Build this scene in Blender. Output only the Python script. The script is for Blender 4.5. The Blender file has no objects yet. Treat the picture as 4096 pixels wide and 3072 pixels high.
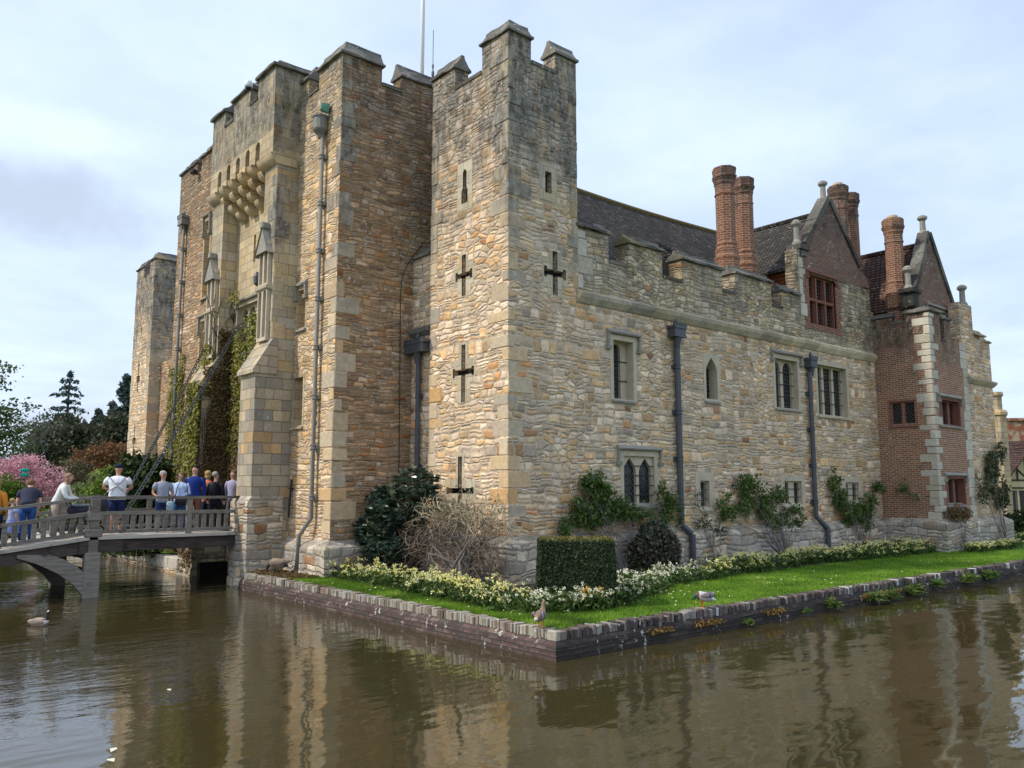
import bpy, math, random
import numpy as np
from mathutils import Vector, Matrix
from mathutils.geometry import tessellate_polygon
random.seed(7); RNG = np.random.default_rng(7)
R = math.radians; PI = math.pi
scene = bpy.context.scene; COL = scene.collection
GZ = .42            # level of the castle lawn above the moat water

# ------------------------------------------------------------------ node helpers
class NT:
    def __init__(s, tree): s.t = tree; s.n = tree.nodes; s.l = tree.links
    def node(s, typ, **kw):
        nd = s.n.new(typ)
        for k, v in kw.items(): setattr(nd, k, v)
        return nd
    def put(s, sock, v):
        if isinstance(v, bpy.types.NodeSocket): s.l.new(v, sock)
        elif v is not None:
            if isinstance(v, (tuple, list)) and len(v) == 3 and sock.type == 'RGBA': v = (*v, 1)
            sock.default_value = v
    def math(s, op, a, b=None, c=None, clamp=False):
        nd = s.node('ShaderNodeMath', operation=op, use_clamp=clamp)
        s.put(nd.inputs[0], a)
        if b is not None: s.put(nd.inputs[1], b)
        if c is not None: s.put(nd.inputs[2], c)
        return nd.outputs[0]
    def mix(s, f, a, b, mode='MIX'):
        nd = s.node('ShaderNodeMix', data_type='RGBA', blend_type=mode)
        s.put(nd.inputs[0], f); s.put(nd.inputs[6], a); s.put(nd.inputs[7], b)
        return nd.outputs[2]
    def ramp(s, f, stops, interp='LINEAR'):
        nd = s.node('ShaderNodeValToRGB'); cr = nd.color_ramp; cr.interpolation = interp
        while len(cr.elements) < len(stops): cr.elements.new(.5)
        for e, (p, c) in zip(cr.elements, stops):
            e.position = p; e.color = (*c, 1) if len(c) == 3 else c
        s.put(nd.inputs[0], f); return nd.outputs[0]
    def step(s, v, a, b):
        nd = s.node('ShaderNodeMapRange', interpolation_type='SMOOTHSTEP')
        s.put(nd.inputs[0], v); nd.inputs[1].default_value = a; nd.inputs[2].default_value = b
        return nd.outputs[0]
    def noise(s, vec, scale, detail=4, rough=.55, dim='3D'):
        nd = s.node('ShaderNodeTexNoise', noise_dimensions=dim)
        s.put(nd.inputs['Vector'], vec); nd.inputs['Scale'].default_value = scale
        nd.inputs['Detail'].default_value = detail; nd.inputs['Roughness'].default_value = rough
        return nd
    def comb(s, x, y, z=0.):
        nd = s.node('ShaderNodeCombineXYZ'); s.put(nd.inputs[0], x); s.put(nd.inputs[1], y); s.put(nd.inputs[2], z)
        return nd.outputs[0]
    def sep(s, v):
        nd = s.node('ShaderNodeSeparateXYZ'); s.put(nd.inputs[0], v); return nd.outputs
    def bump(s, h, strength, dist, normal=None):
        nd = s.node('ShaderNodeBump'); s.put(nd.inputs['Height'], h)
        nd.inputs['Strength'].default_value = strength; nd.inputs['Distance'].default_value = dist
        if normal is not None: s.put(nd.inputs['Normal'], normal)
        return nd.outputs[0]

def new_mat(name):
    m = bpy.data.materials.new(name); m.use_nodes = True
    nt = NT(m.node_tree); b = m.node_tree.nodes['Principled BSDF']
    return m, nt, b

def pbr(name, col, rough=.8, metal=0., var=.25, nscale=6., bump=.0, spec=None, attr=False):
    """plain material with noise variation"""
    m, nt, b = new_mat(name)
    g = nt.node('ShaderNodeNewGeometry').outputs['Position']
    n = nt.noise(g, nscale, 5, .6).outputs[0]
    f = nt.math('MULTIPLY_ADD', n, var * 2, 1 - var)
    if attr:
        a = nt.node('ShaderNodeAttribute', attribute_name='rnd').outputs['Fac']
        f = nt.math('MULTIPLY', f, nt.math('MULTIPLY_ADD', a, .6, .7))
    c = nt.mix(1., col, nt.comb(f, f, f), 'MULTIPLY')
    nt.put(b.inputs['Base Color'], c); b.inputs['Roughness'].default_value = rough
    b.inputs['Metallic'].default_value = metal
    if spec is not None: b.inputs['Specular IOR Level'].default_value = spec
    if bump: nt.put(b.inputs['Normal'], nt.bump(n, bump, .02))
    return m

def wall_uv(nt):
    p = nt.sep(nt.node('ShaderNodeNewGeometry').outputs['Position'])
    return nt.math('ADD', p[0], p[1]), p[2], nt.node('ShaderNodeNewGeometry').outputs['Position']

def weather(nt, col, pos, z, stain, lichen):
    """grey-black weathering growing with height (stain = (z0, z1, amount, colour)) and white/ochre lichen blotches"""
    if stain:
        z0, z1, amt, sc = stain
        n = nt.noise(pos, .8, 5, .65).outputs[0]
        g = nt.step(nt.math('ADD', z, nt.math('MULTIPLY', nt.math('SUBTRACT', n, .5), 8.)), z0, z1)
        mp = nt.node('ShaderNodeMapping'); mp.inputs['Scale'].default_value = (3., 3., .8); nt.put(mp.inputs[0], pos)
        n2 = nt.noise(mp.outputs[0], 1.6, 6, .7).outputs[0]
        f = nt.math('MULTIPLY', g, nt.math('MULTIPLY_ADD', nt.step(n2, .36, .58), amt * .58, amt * .42), clamp=True)
        dark = nt.mix(nt.step(nt.noise(pos, 3.3, 4, .7).outputs[0], .42, .6), tuple(c * 1.5 for c in sc), tuple(c * .45 for c in sc))
        col = nt.mix(f, col, nt.mix(.88, col, dark, 'MIX'))
        w = nt.math('MULTIPLY', g, nt.step(nt.noise(pos, 6.5, 3, .6).outputs[0], .62, .70))
        col = nt.mix(nt.math('MULTIPLY', w, .6 * amt), col, (.46, .45, .41))
    if lichen:
        n3 = nt.noise(pos, 9., 3, .6).outputs[0]
        n4 = nt.noise(pos, .9, 3, .5).outputs[0]
        f = nt.math('MULTIPLY', nt.step(n3, .6, .68), nt.math('MULTIPLY', nt.step(n4, .48, .6), lichen))
        col = nt.mix(f, col, (.50, .49, .44))
    return col

def rubble(name, sx, sz, pal, mortar=(.46, .38, .27), stain=None, lichen=.5, mw=.05, bump=.9, offs=0., gray=.3, split=.55, warp=1., poly=0., **_):
    """random coursed rubble: wandering courses of varying height, stones of varying width, some of them split in two"""
    m, nt, b = new_mat(name)
    u, z, pos = wall_uv(nt)
    ws = nt.sep(nt.noise(pos, 1.1, 3).outputs['Color']); ws2 = nt.sep(nt.noise(pos, 6., 3).outputs['Color'])
    def wob(c, i, a, c2): return nt.math('ADD', c, nt.math('ADD', nt.math('MULTIPLY', nt.math('SUBTRACT', ws[i], .5), a), nt.math('MULTIPLY', nt.math('SUBTRACT', ws2[i], .5), c2)))
    U = wob(u, 0, .40 * warp, .085 * warp); V = wob(z, 2, .34 * warp, .062 * warp)
    n1 = nt.node('ShaderNodeTexNoise', noise_dimensions='1D'); nt.put(n1.inputs['W'], nt.math('MULTIPLY', V, sz * .45)); n1.inputs['Scale'].default_value = 1; n1.inputs['Detail'].default_value = 1
    vv = nt.math('ADD', nt.math('MULTIPLY', V, sz), nt.math('MULTIPLY', n1.outputs[0], 1.5))
    row = nt.math('FLOOR', vv); fv = nt.math('FRACT', vv)
    rr = nt.node('ShaderNodeTexWhiteNoise', noise_dimensions='1D'); nt.put(rr.inputs['W'], row)
    W_ = nt.math('ADD', nt.math('MULTIPLY', nt.math('MULTIPLY', U, sx), nt.math('MULTIPLY_ADD', rr.outputs['Value'], .6, .7)), nt.math('MULTIPLY', rr.outputs['Value'], 731.))
    v1 = nt.node('ShaderNodeTexVoronoi', voronoi_dimensions='1D'); nt.put(v1.inputs['W'], W_); v1.inputs['Scale'].default_value = 1
    v2 = nt.node('ShaderNodeTexVoronoi', voronoi_dimensions='1D', feature='DISTANCE_TO_EDGE'); nt.put(v2.inputs['W'], W_); v2.inputs['Scale'].default_value = 1
    c0 = nt.node('ShaderNodeSeparateColor'); nt.put(c0.inputs[0], v1.outputs['Color'])
    sp = nt.math('LESS_THAN', c0.outputs[2], split)
    half = nt.math('MULTIPLY', sp, nt.math('FLOOR', nt.math('MULTIPLY', nt.math('ADD', fv, nt.math('MULTIPLY', nt.math('SUBTRACT', c0.outputs[1], .5), .3)), 2.)))
    wn = nt.node('ShaderNodeTexWhiteNoise', noise_dimensions='3D'); nt.put(wn.inputs['Vector'], nt.comb(nt.math('MULTIPLY', c0.outputs[0], 91.), row, half))
    cs = nt.node('ShaderNodeSeparateColor'); nt.put(cs.inputs[0], wn.outputs['Color'])
    eh = nt.math('DIVIDE', v2.outputs['Distance'], sx); ev = nt.math('DIVIDE', nt.math('MINIMUM', fv, nt.math('SUBTRACT', 1., fv)), sz)
    e2 = nt.math('ADD', nt.math('DIVIDE', nt.math('ABSOLUTE', nt.math('SUBTRACT', nt.math('ADD', fv, nt.math('MULTIPLY', nt.math('SUBTRACT', c0.outputs[1], .5), .3)), .5)), sz), nt.math('SUBTRACT', 1., sp))
    def smin(a, c): return nt.math('SMOOTH_MIN', a, c, .035)
    fine = nt.noise(pos, 14., 6, .7).outputs[0]
    edge = nt.math('ADD', nt.math('MULTIPLY', smin(smin(eh, ev), e2), 4.), nt.math('MULTIPLY', nt.math('SUBTRACT', fine, .5), .10))
    crv = [cs.outputs[k] for k in range(3)]
    if poly:      # patches of uncoursed polygonal rubble, as where the wall was repaired
        pv = nt.comb(nt.math('MULTIPLY', U, sx * 1.1), nt.math('MULTIPLY', V, sz * 1.4))
        q1 = nt.node('ShaderNodeTexVoronoi', voronoi_dimensions='2D'); nt.put(q1.inputs['Vector'], pv); q1.inputs['Scale'].default_value = 1
        q2 = nt.node('ShaderNodeTexVoronoi', voronoi_dimensions='2D', feature='DISTANCE_TO_EDGE'); nt.put(q2.inputs['Vector'], pv); q2.inputs['Scale'].default_value = 1
        qc = nt.node('ShaderNodeSeparateColor'); nt.put(qc.inputs[0], q1.outputs['Color'])
        pm = nt.step(nt.noise(pos, .38, 3, .6).outputs[0], .58 - poly * .16, .60 - poly * .16)
        def lerp(a, c): return nt.math('ADD', nt.math('MULTIPLY', a, nt.math('SUBTRACT', 1., pm)), nt.math('MULTIPLY', c, pm))
        edge = lerp(edge, nt.math('ADD', nt.math('MULTIPLY', q2.outputs['Distance'], .85), nt.math('MULTIPLY', nt.math('SUBTRACT', fine, .5), .10)))
        crv = [lerp(a, qc.outputs[k]) for k, a in enumerate(crv)]
    base = nt.ramp(crv[0], pal, 'CONSTANT')
    big = nt.noise(pos, .45, 3, .5).outputs[0]
    br = nt.math('MULTIPLY', nt.math('MULTIPLY_ADD', crv[1], .55, .70), nt.math('MULTIPLY_ADD', fine, 1.2, .4))
    base = nt.mix(1., base, nt.comb(br, br, br), 'MULTIPLY')
    mot = nt.noise(pos, 1.9, 4, .65).outputs[0]; warm = nt.noise(pos, .7, 3, .6).outputs[0]      # stains and damp patches
    base = nt.mix(nt.step(mot, .36, .66), nt.mix(1., base, (.86, .84, .82), 'MULTIPLY'), nt.mix(1., base, (1.25, 1.24, 1.22), 'MULTIPLY'))
    base = nt.mix(nt.math('MULTIPLY', nt.step(warm, .5, .66), .32), base, nt.mix(1., base, (1.08, .90, .68), 'MULTIPLY'))
    base = nt.mix(nt.math('MULTIPLY', nt.step(big, .42, .62), gray), base, nt.mix(.6, base, (.33, .31, .27)))
    mask = nt.math('MULTIPLY_ADD', nt.step(edge, mw * .1, mw * 1.9), .8, .2)
    mort = nt.mix(fine, mortar, tuple(c * .72 for c in mortar))
    col = nt.mix(mask, mort, base)
    gap = nt.step(nt.noise(pos, 3.1, 4, .7).outputs[0], .5, .62)      # open joints here and there
    shade = nt.math('SUBTRACT', 1., nt.math('MULTIPLY', nt.math('SUBTRACT', 1., nt.step(edge, 0., mw)), nt.math('MULTIPLY_ADD', gap, .62, .06)))
    col = nt.mix(1., col, nt.comb(shade, shade, shade), 'MULTIPLY')
    col = weather(nt, col, pos, z, stain, lichen)
    nt.put(b.inputs['Base Color'], col); b.inputs['Roughness'].default_value = .92
    b.inputs['Specular IOR Level'].default_value = .25
    h = nt.math('ADD', nt.step(edge, 0., mw * 3.2), nt.math('MULTIPLY', nt.math('ADD', fine, crv[2]), .6))
    nt.put(b.inputs['Normal'], nt.bump(h, bump * .85, .04))
    return m

def bricks(name, bw, bh, pal, mortar, ms=.012, uv=False, stain=None, lichen=.5, bump=.6, offset=.5, rough=.9, warp=.02):
    m, nt, b = new_mat(name)
    if uv:
        p = nt.sep(nt.node('ShaderNodeUVMap').outputs[0]); u, z = p[0], p[1]
        pos = nt.node('ShaderNodeNewGeometry').outputs['Position']
        zz = nt.sep(pos)[2]
    else:
        u, z, pos = wall_uv(nt); zz = z
    wv = nt.sep(nt.noise(pos, 2.2, 3).outputs['Color'])
    U = nt.math('ADD', u, nt.math('MULTIPLY', wv[0], warp * 3)); V = nt.math('ADD', z, nt.math('MULTIPLY', wv[1], warp))
    t = nt.node('ShaderNodeTexBrick'); t.offset = offset
    nt.put(t.inputs['Vector'], nt.comb(U, V))
    t.inputs['Scale'].default_value = 1; t.inputs['Brick Width'].default_value = bw
    t.inputs['Row Height'].default_value = bh; t.inputs['Mortar Size'].default_value = ms
    t.inputs['Mortar Smooth'].default_value = .3; t.inputs['Bias'].default_value = 0
    t.inputs['Color1'].default_value = (0, 0, 0, 1); t.inputs['Color2'].default_value = (1, 1, 1, 1)
    t.inputs['Mortar'].default_value = (.5, .5, .5, 1)
    # a second random number per brick from white noise on the cell id
    row = nt.math('FLOOR', nt.math('DIVIDE', V, bh))
    odd = nt.math('MULTIPLY', nt.math('MODULO', nt.math('ABSOLUTE', row), 2.), offset)
    colid = nt.math('FLOOR', nt.math('ADD', nt.math('DIVIDE', U, bw), odd))
    wn = nt.node('ShaderNodeTexWhiteNoise', noise_dimensions='2D'); nt.put(wn.inputs['Vector'], nt.comb(colid, row))
    base = nt.ramp(t.outputs['Color'], pal)
    fine = nt.noise(pos, 16., 5, .7).outputs[0]
    br = nt.math('MULTIPLY', nt.math('MULTIPLY_ADD', wn.outputs['Value'], .3, .85), nt.math('MULTIPLY_ADD', fine, .8, .6))
    base = nt.mix(1., base, nt.comb(br, br, br), 'MULTIPLY')
    col = nt.mix(t.outputs['Fac'], base, mortar)
    col = weather(nt, col, pos, zz, stain, lichen)
    nt.put(b.inputs['Base Color'], col); b.inputs['Roughness'].default_value = rough
    b.inputs['Specular IOR Level'].default_value = .25
    h = nt.math('SUBTRACT', nt.math('MULTIPLY', fine, .5), nt.math('MULTIPLY', t.outputs['Fac'], .9))
    nt.put(b.inputs['Normal'], nt.bump(h, bump, .02))
    return m

def attr_blocks(name, pal, stain=None, lichen=.5, bump=.5, rough=.9, nscale=9.):
    """separate stones / bricks: the colour of each block from the face attribute rnd"""
    m, nt, b = new_mat(name)
    pos = nt.node('ShaderNodeNewGeometry').outputs['Position']; z = nt.sep(pos)[2]
    a = nt.node('ShaderNodeAttribute', attribute_name='rnd').outputs['Fac']
    base = nt.ramp(a, pal)
    fine = nt.noise(pos, nscale, 6, .7).outputs[0]
    br = nt.math('MULTIPLY_ADD', fine, 1., .5)
    col = nt.mix(1., base, nt.comb(br, br, br), 'MULTIPLY')
    col = weather(nt, col, pos, z, stain, lichen)
    nt.put(b.inputs['Base Color'], col); b.inputs['Roughness'].default_value = rough
    b.inputs['Specular IOR Level'].default_value = .25
    nt.put(b.inputs['Normal'], nt.bump(fine, bump, .03))
    return m

def leaf_mat(name, pal, trans=.3, rough=.55, spec=.3):
    m, nt, b = new_mat(name)
    a = nt.node('ShaderNodeAttribute', attribute_name='rnd').outputs['Fac']
    pos = nt.node('ShaderNodeNewGeometry').outputs['Position']
    n = nt.noise(pos, 1.5, 2).outputs[0]
    col = nt.ramp(nt.math('ADD', nt.math('MULTIPLY', a, .75), nt.math('MULTIPLY', nt.math('SUBTRACT', n, .35), .8), clamp=True), pal)
    nt.put(b.inputs['Base Color'], col); b.inputs['Roughness'].default_value = rough
    b.inputs['Specular IOR Level'].default_value = spec
    if trans:
        tr = nt.node('ShaderNodeBsdfTranslucent'); nt.put(tr.inputs[0], col)
        mx = nt.node('ShaderNodeMixShader'); mx.inputs[0].default_value = trans
        out = nt.n['Material Output']
        nt.l.new(b.outputs[0], mx.inputs[1]); nt.l.new(tr.outputs[0], mx.inputs[2]); nt.l.new(mx.outputs[0], out.inputs[0])
    return m

# ------------------------------------------------------------------ palettes / materials
P_FAC = [(0, (0.646, 0.464, 0.279)), (0.14, (0.712, 0.54, 0.375)), (0.3, (0.605, 0.386, 0.192)), (0.4, (0.669, 0.501, 0.337)), (0.54, (0.538, 0.425, 0.319)), (0.66, (0.646, 0.405, 0.202)), (0.76, (0.734, 0.569, 0.414)), (0.88, (0.464, 0.358, 0.26)), (0.95, (0.561, 0.29, 0.125)), (0.985, (0.324, 0.135, 0.058))]
P_TWR = [(0, (0.63, 0.51, 0.346)), (0.18, (0.525, 0.42, 0.269)), (0.34, (0.672, 0.54, 0.365)), (0.48, (0.462, 0.38, 0.269)), (0.62, (0.609, 0.43, 0.23)), (0.76, (0.651, 0.53, 0.365)), (0.88, (0.399, 0.33, 0.24)), (0.965, (0.42, 0.22, 0.096))]
P_GH = [(0, (0.461, 0.295, 0.165)), (0.16, (0.375, 0.234, 0.133)), (0.3, (0.512, 0.356, 0.227)), (0.44, (0.41, 0.22, 0.095)), (0.56, (0.341, 0.242, 0.165)), (0.7, (0.487, 0.319, 0.18)), (0.84, (0.265, 0.173, 0.109)), (0.91, (0.53, 0.4, 0.297)), (0.96, (0.359, 0.151, 0.056))]
P_FRONT = [(0, (0.597, 0.442, 0.278)), (0.2, (0.535, 0.365, 0.202)), (0.38, (0.638, 0.49, 0.337)), (0.55, (0.494, 0.365, 0.241)), (0.7, (0.617, 0.404, 0.192)), (0.85, (0.566, 0.452, 0.327)), (0.95, (0.432, 0.24, 0.115))]
P_QUO = [(0, (0.424, 0.36, 0.266)), (0.25, (0.551, 0.44, 0.294)), (0.45, (0.382, 0.33, 0.257)), (0.62, (0.572, 0.42, 0.237)), (0.78, (0.594, 0.48, 0.323)), (0.93, (0.572, 0.33, 0.123)), (1, (0.466, 0.39, 0.285))]
GREYSTAIN = (.13, .125, .11)
M = {}
M['facade'] = rubble('facade_rubble_stone', 3.1, 5.0, P_FAC, (.68, .55, .38), stain=(8.4, 12.4, 1.1, (.135, .13, .115)), lichen=.45, mw=.075, gray=.22, warp=.8, split=.5, poly=.12)
M['parapet'] = rubble('parapet_weathered_rubble', 3.4, 5.6, [(p, tuple(v * .97 for v in c)) for p, c in P_TWR], (.40, .33, .22), stain=(6.0, 11.5, 1., (.10, .088, .065)), lichen=1.3, mw=.06, warp=.8, poly=.15)
M['tower'] = M['facade']
M['gate_return'] = rubble('gatehouse_thin_rubble', 3.4, 7.6, P_GH, (.38, .28, .17), stain=(7.5, 17., .9, (.10, .08, .06)), lichen=1.3, mw=.06, gray=.1, warp=.8)
M['gate_front'] = rubble('gatehouse_front_rubble', 3.1, 6.2, P_FRONT, (.60, .47, .30), stain=(10.5, 15.5, 1., (.14, .13, .11)), lichen=.2, mw=.055, gray=.1, poly=.05)
M['plinth'] = rubble('plinth_grey_rubble', 2.4, 4.4, [(p, (c[0] * .80, c[1] * .85, c[2] * .95)) for p, c in P_TWR], (.40, .36, .30), lichen=1.2, mw=.06, gray=.8, split=.4)
M['ashlar'] = bricks('ashlar_dressed_stone', .62, .31, [(0, (.42, .35, .24)), (.3, (.52, .40, .23)), (.55, (.44, .39, .30)), (.8, (.54, .44, .28)), (1, (.50, .34, .16))], (.26, .21, .14), .010, stain=(9.5, 14., 1., (.12, .11, .09)), lichen=.5)
M['ashlar_warm'] = bricks('ashlar_warm_stone', .5, .27, [(0, (.44, .34, .20)), (.4, (.52, .41, .25)), (.7, (.40, .32, .21)), (1, (.52, .37, .19))], (.26, .20, .13), .009, lichen=.2, stain=(11, 17, .6, (.16, .13, .10)), bump=.9)
M['ashlar_grey'] = bricks('ashlar_grey_stone', .52, .30, [(0, (.34, .29, .21)), (.3, (.46, .38, .26)), (.55, (.26, .24, .20)), (.75, (.50, .40, .25)), (1, (.46, .30, .14))], (.24, .19, .13), .012, lichen=.6, bump=1., warp=.05)
M['quoin'] = attr_blocks('quoin_stone', P_QUO, stain=(7.0, 11.5, 1., GREYSTAIN), lichen=.5)
M['quoin_pale'] = attr_blocks('pale_quoin_stone', [(0, (.48, .44, .36)), (.5, (.56, .51, .41)), (1, (.42, .37, .28))], lichen=.8)
M['dressed'] = pbr('dressed_limestone', (.50, .42, .30), .85, var=.3, nscale=5, bump=.25)
M['dressed_grey'] = pbr('weathered_limestone', (.27, .25, .21), .9, var=.5, nscale=7, bump=.4)
M['coping'] = rubble('coping_lichen_stone', 1.0, .3, [(0, (.15, .14, .12)), (.4, (.095, .09, .08)), (.7, (.18, .165, .135)), (.9, (.16, .135, .08))], (.06, .055, .048), lichen=1.1, mw=.02, bump=.5, split=0., warp=.3)
M['coping_dark'] = rubble('dark_gable_coping', .9, .25, [(0, (.10, .095, .08)), (.4, (.06, .057, .05)), (.7, (.13, .12, .095)), (.9, (.15, .125, .06))], (.05, .045, .04), lichen=.9, mw=.02, bump=.5, split=0., warp=.3)
M['string'] = rubble('string_course_stone', .8, .2, [(0, (.46, .38, .26)), (.3, (.40, .34, .24)), (.6, (.50, .42, .28)), (.85, (.33, .29, .22))], (.22, .18, .13), lichen=.3, mw=.015, bump=.3, split=0., warp=.2)
BP = [(0, (.21, .075, .04)), (.35, (.31, .115, .06)), (.6, (.25, .09, .05)), (.85, (.35, .16, .085)), (1, (.13, .06, .04))]
M['brick'] = bricks('tudor_red_brick', .235, .075, BP, (.42, .34, .24), .014, stain=(5.8, 9.8, 1., (.075, .065, .05)), lichen=1.)
M['gable_brick'] = bricks('gable_red_brick', .235, .075, [(p, (c[0] * .72, c[1] * .85, c[2])) for p, c in BP], (.27, .22, .18), .012, lichen=.9, stain=(9., 14., .85, (.07, .06, .05)))
M['brick_uv'] = bricks('chimney_brick', .235, .085, [(0, (.17, .06, .035)), (.4, (.24, .09, .05)), (.7, (.19, .07, .045)), (1, (.28, .12, .065))], (.36, .29, .20), .012, uv=True, lichen=.3, stain=(12.2, 13.8, .85, (.06, .05, .045)))
M['brick_red'] = bricks('bright_red_brick', .22, .075, [(0, (.20, .065, .04)), (.5, (.25, .09, .055)), (1, (.16, .06, .045))], (.34, .25, .18), .010, lichen=.2)
M['terracotta'] = pbr('red_brick_dressings', (.20, .075, .05), .85, var=.35, nscale=8, bump=.3)
M['roof'] = bricks('dark_clay_tiles', .17, .10, [(0, (.042, .036, .03)), (.35, (.07, .06, .05)), (.6, (.05, .042, .037)), (.85, (.09, .078, .064)), (1, (.12, .105, .085))], (.008, .007, .006), .018, lichen=.5, bump=1., warp=.012)
M['roof_red'] = bricks('brown_clay_tiles', .20, .125, [(0, (.075, .04, .032)), (.4, (.12, .06, .045)), (.7, (.07, .04, .035)), (1, (.16, .09, .06))], (.012, .008, .007), .022, lichen=.5, bump=1., warp=.012)
M['tile_hung'] = bricks('red_hung_tiles', .20, .14, [(0, (.24, .06, .03)), (.4, (.34, .10, .045)), (.7, (.28, .075, .04)), (1, (.38, .15, .08))], (.03, .012, .010), .014, lichen=.05, bump=1., warp=.012)
M['moss'] = pbr('ochre_moss', (.16, .115, .035), .95, var=.5, nscale=10, bump=.4)
M['lead'] = pbr('old_lead', (.085, .09, .10), .55, .35, var=.35, nscale=8, bump=.1)
M['lead_pale'] = pbr('pale_painted_iron', (.20, .19, .165), .7, .1, var=.35, nscale=6, bump=.2)
M['copper'] = pbr('verdigris_copper', (.13, .33, .26), .7, .2)
M['iron'] = pbr('black_iron', (.02, .02, .02), .6, .3)
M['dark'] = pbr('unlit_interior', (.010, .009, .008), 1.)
M['grime'] = pbr('dark_mortar_core', (.12, .10, .075), 1.)

def glass_mat(name, diamond):
    m, nt, b = new_mat(name)
    u, z, pos = wall_uv(nt)
    if diamond:
        a = nt.math('ADD', nt.math('MULTIPLY', u, 1.25), z); c = nt.math('SUBTRACT', nt.math('MULTIPLY', u, 1.25), z); per = .16
    else: a, c, per = u, z, .13
    def line(x, w): return nt.math('LESS_THAN', nt.math('ABSOLUTE', nt.math('SUBTRACT', nt.math('FRACT', nt.math('DIVIDE', x, per)), .5)), w)
    f = nt.math('MAXIMUM', line(a, .07), line(c, .07))
    n = nt.noise(pos, 9., 2).outputs[0]
    col = nt.mix(f, (.012, .013, .014), (.075, .075, .072))
    nt.put(b.inputs['Base Color'], col)
    nt.put(b.inputs['Roughness'], nt.math('MULTIPLY_ADD', f, .5, .12))
    b.inputs['Specular IOR Level'].default_value = .35
    nt.put(b.inputs['Normal'], nt.bump(n, .5, .02)); return m
M['leaded'] = glass_mat('leaded_square_panes', False)
M['leaded_diamond'] = glass_mat('leaded_diamond_panes', True)

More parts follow.
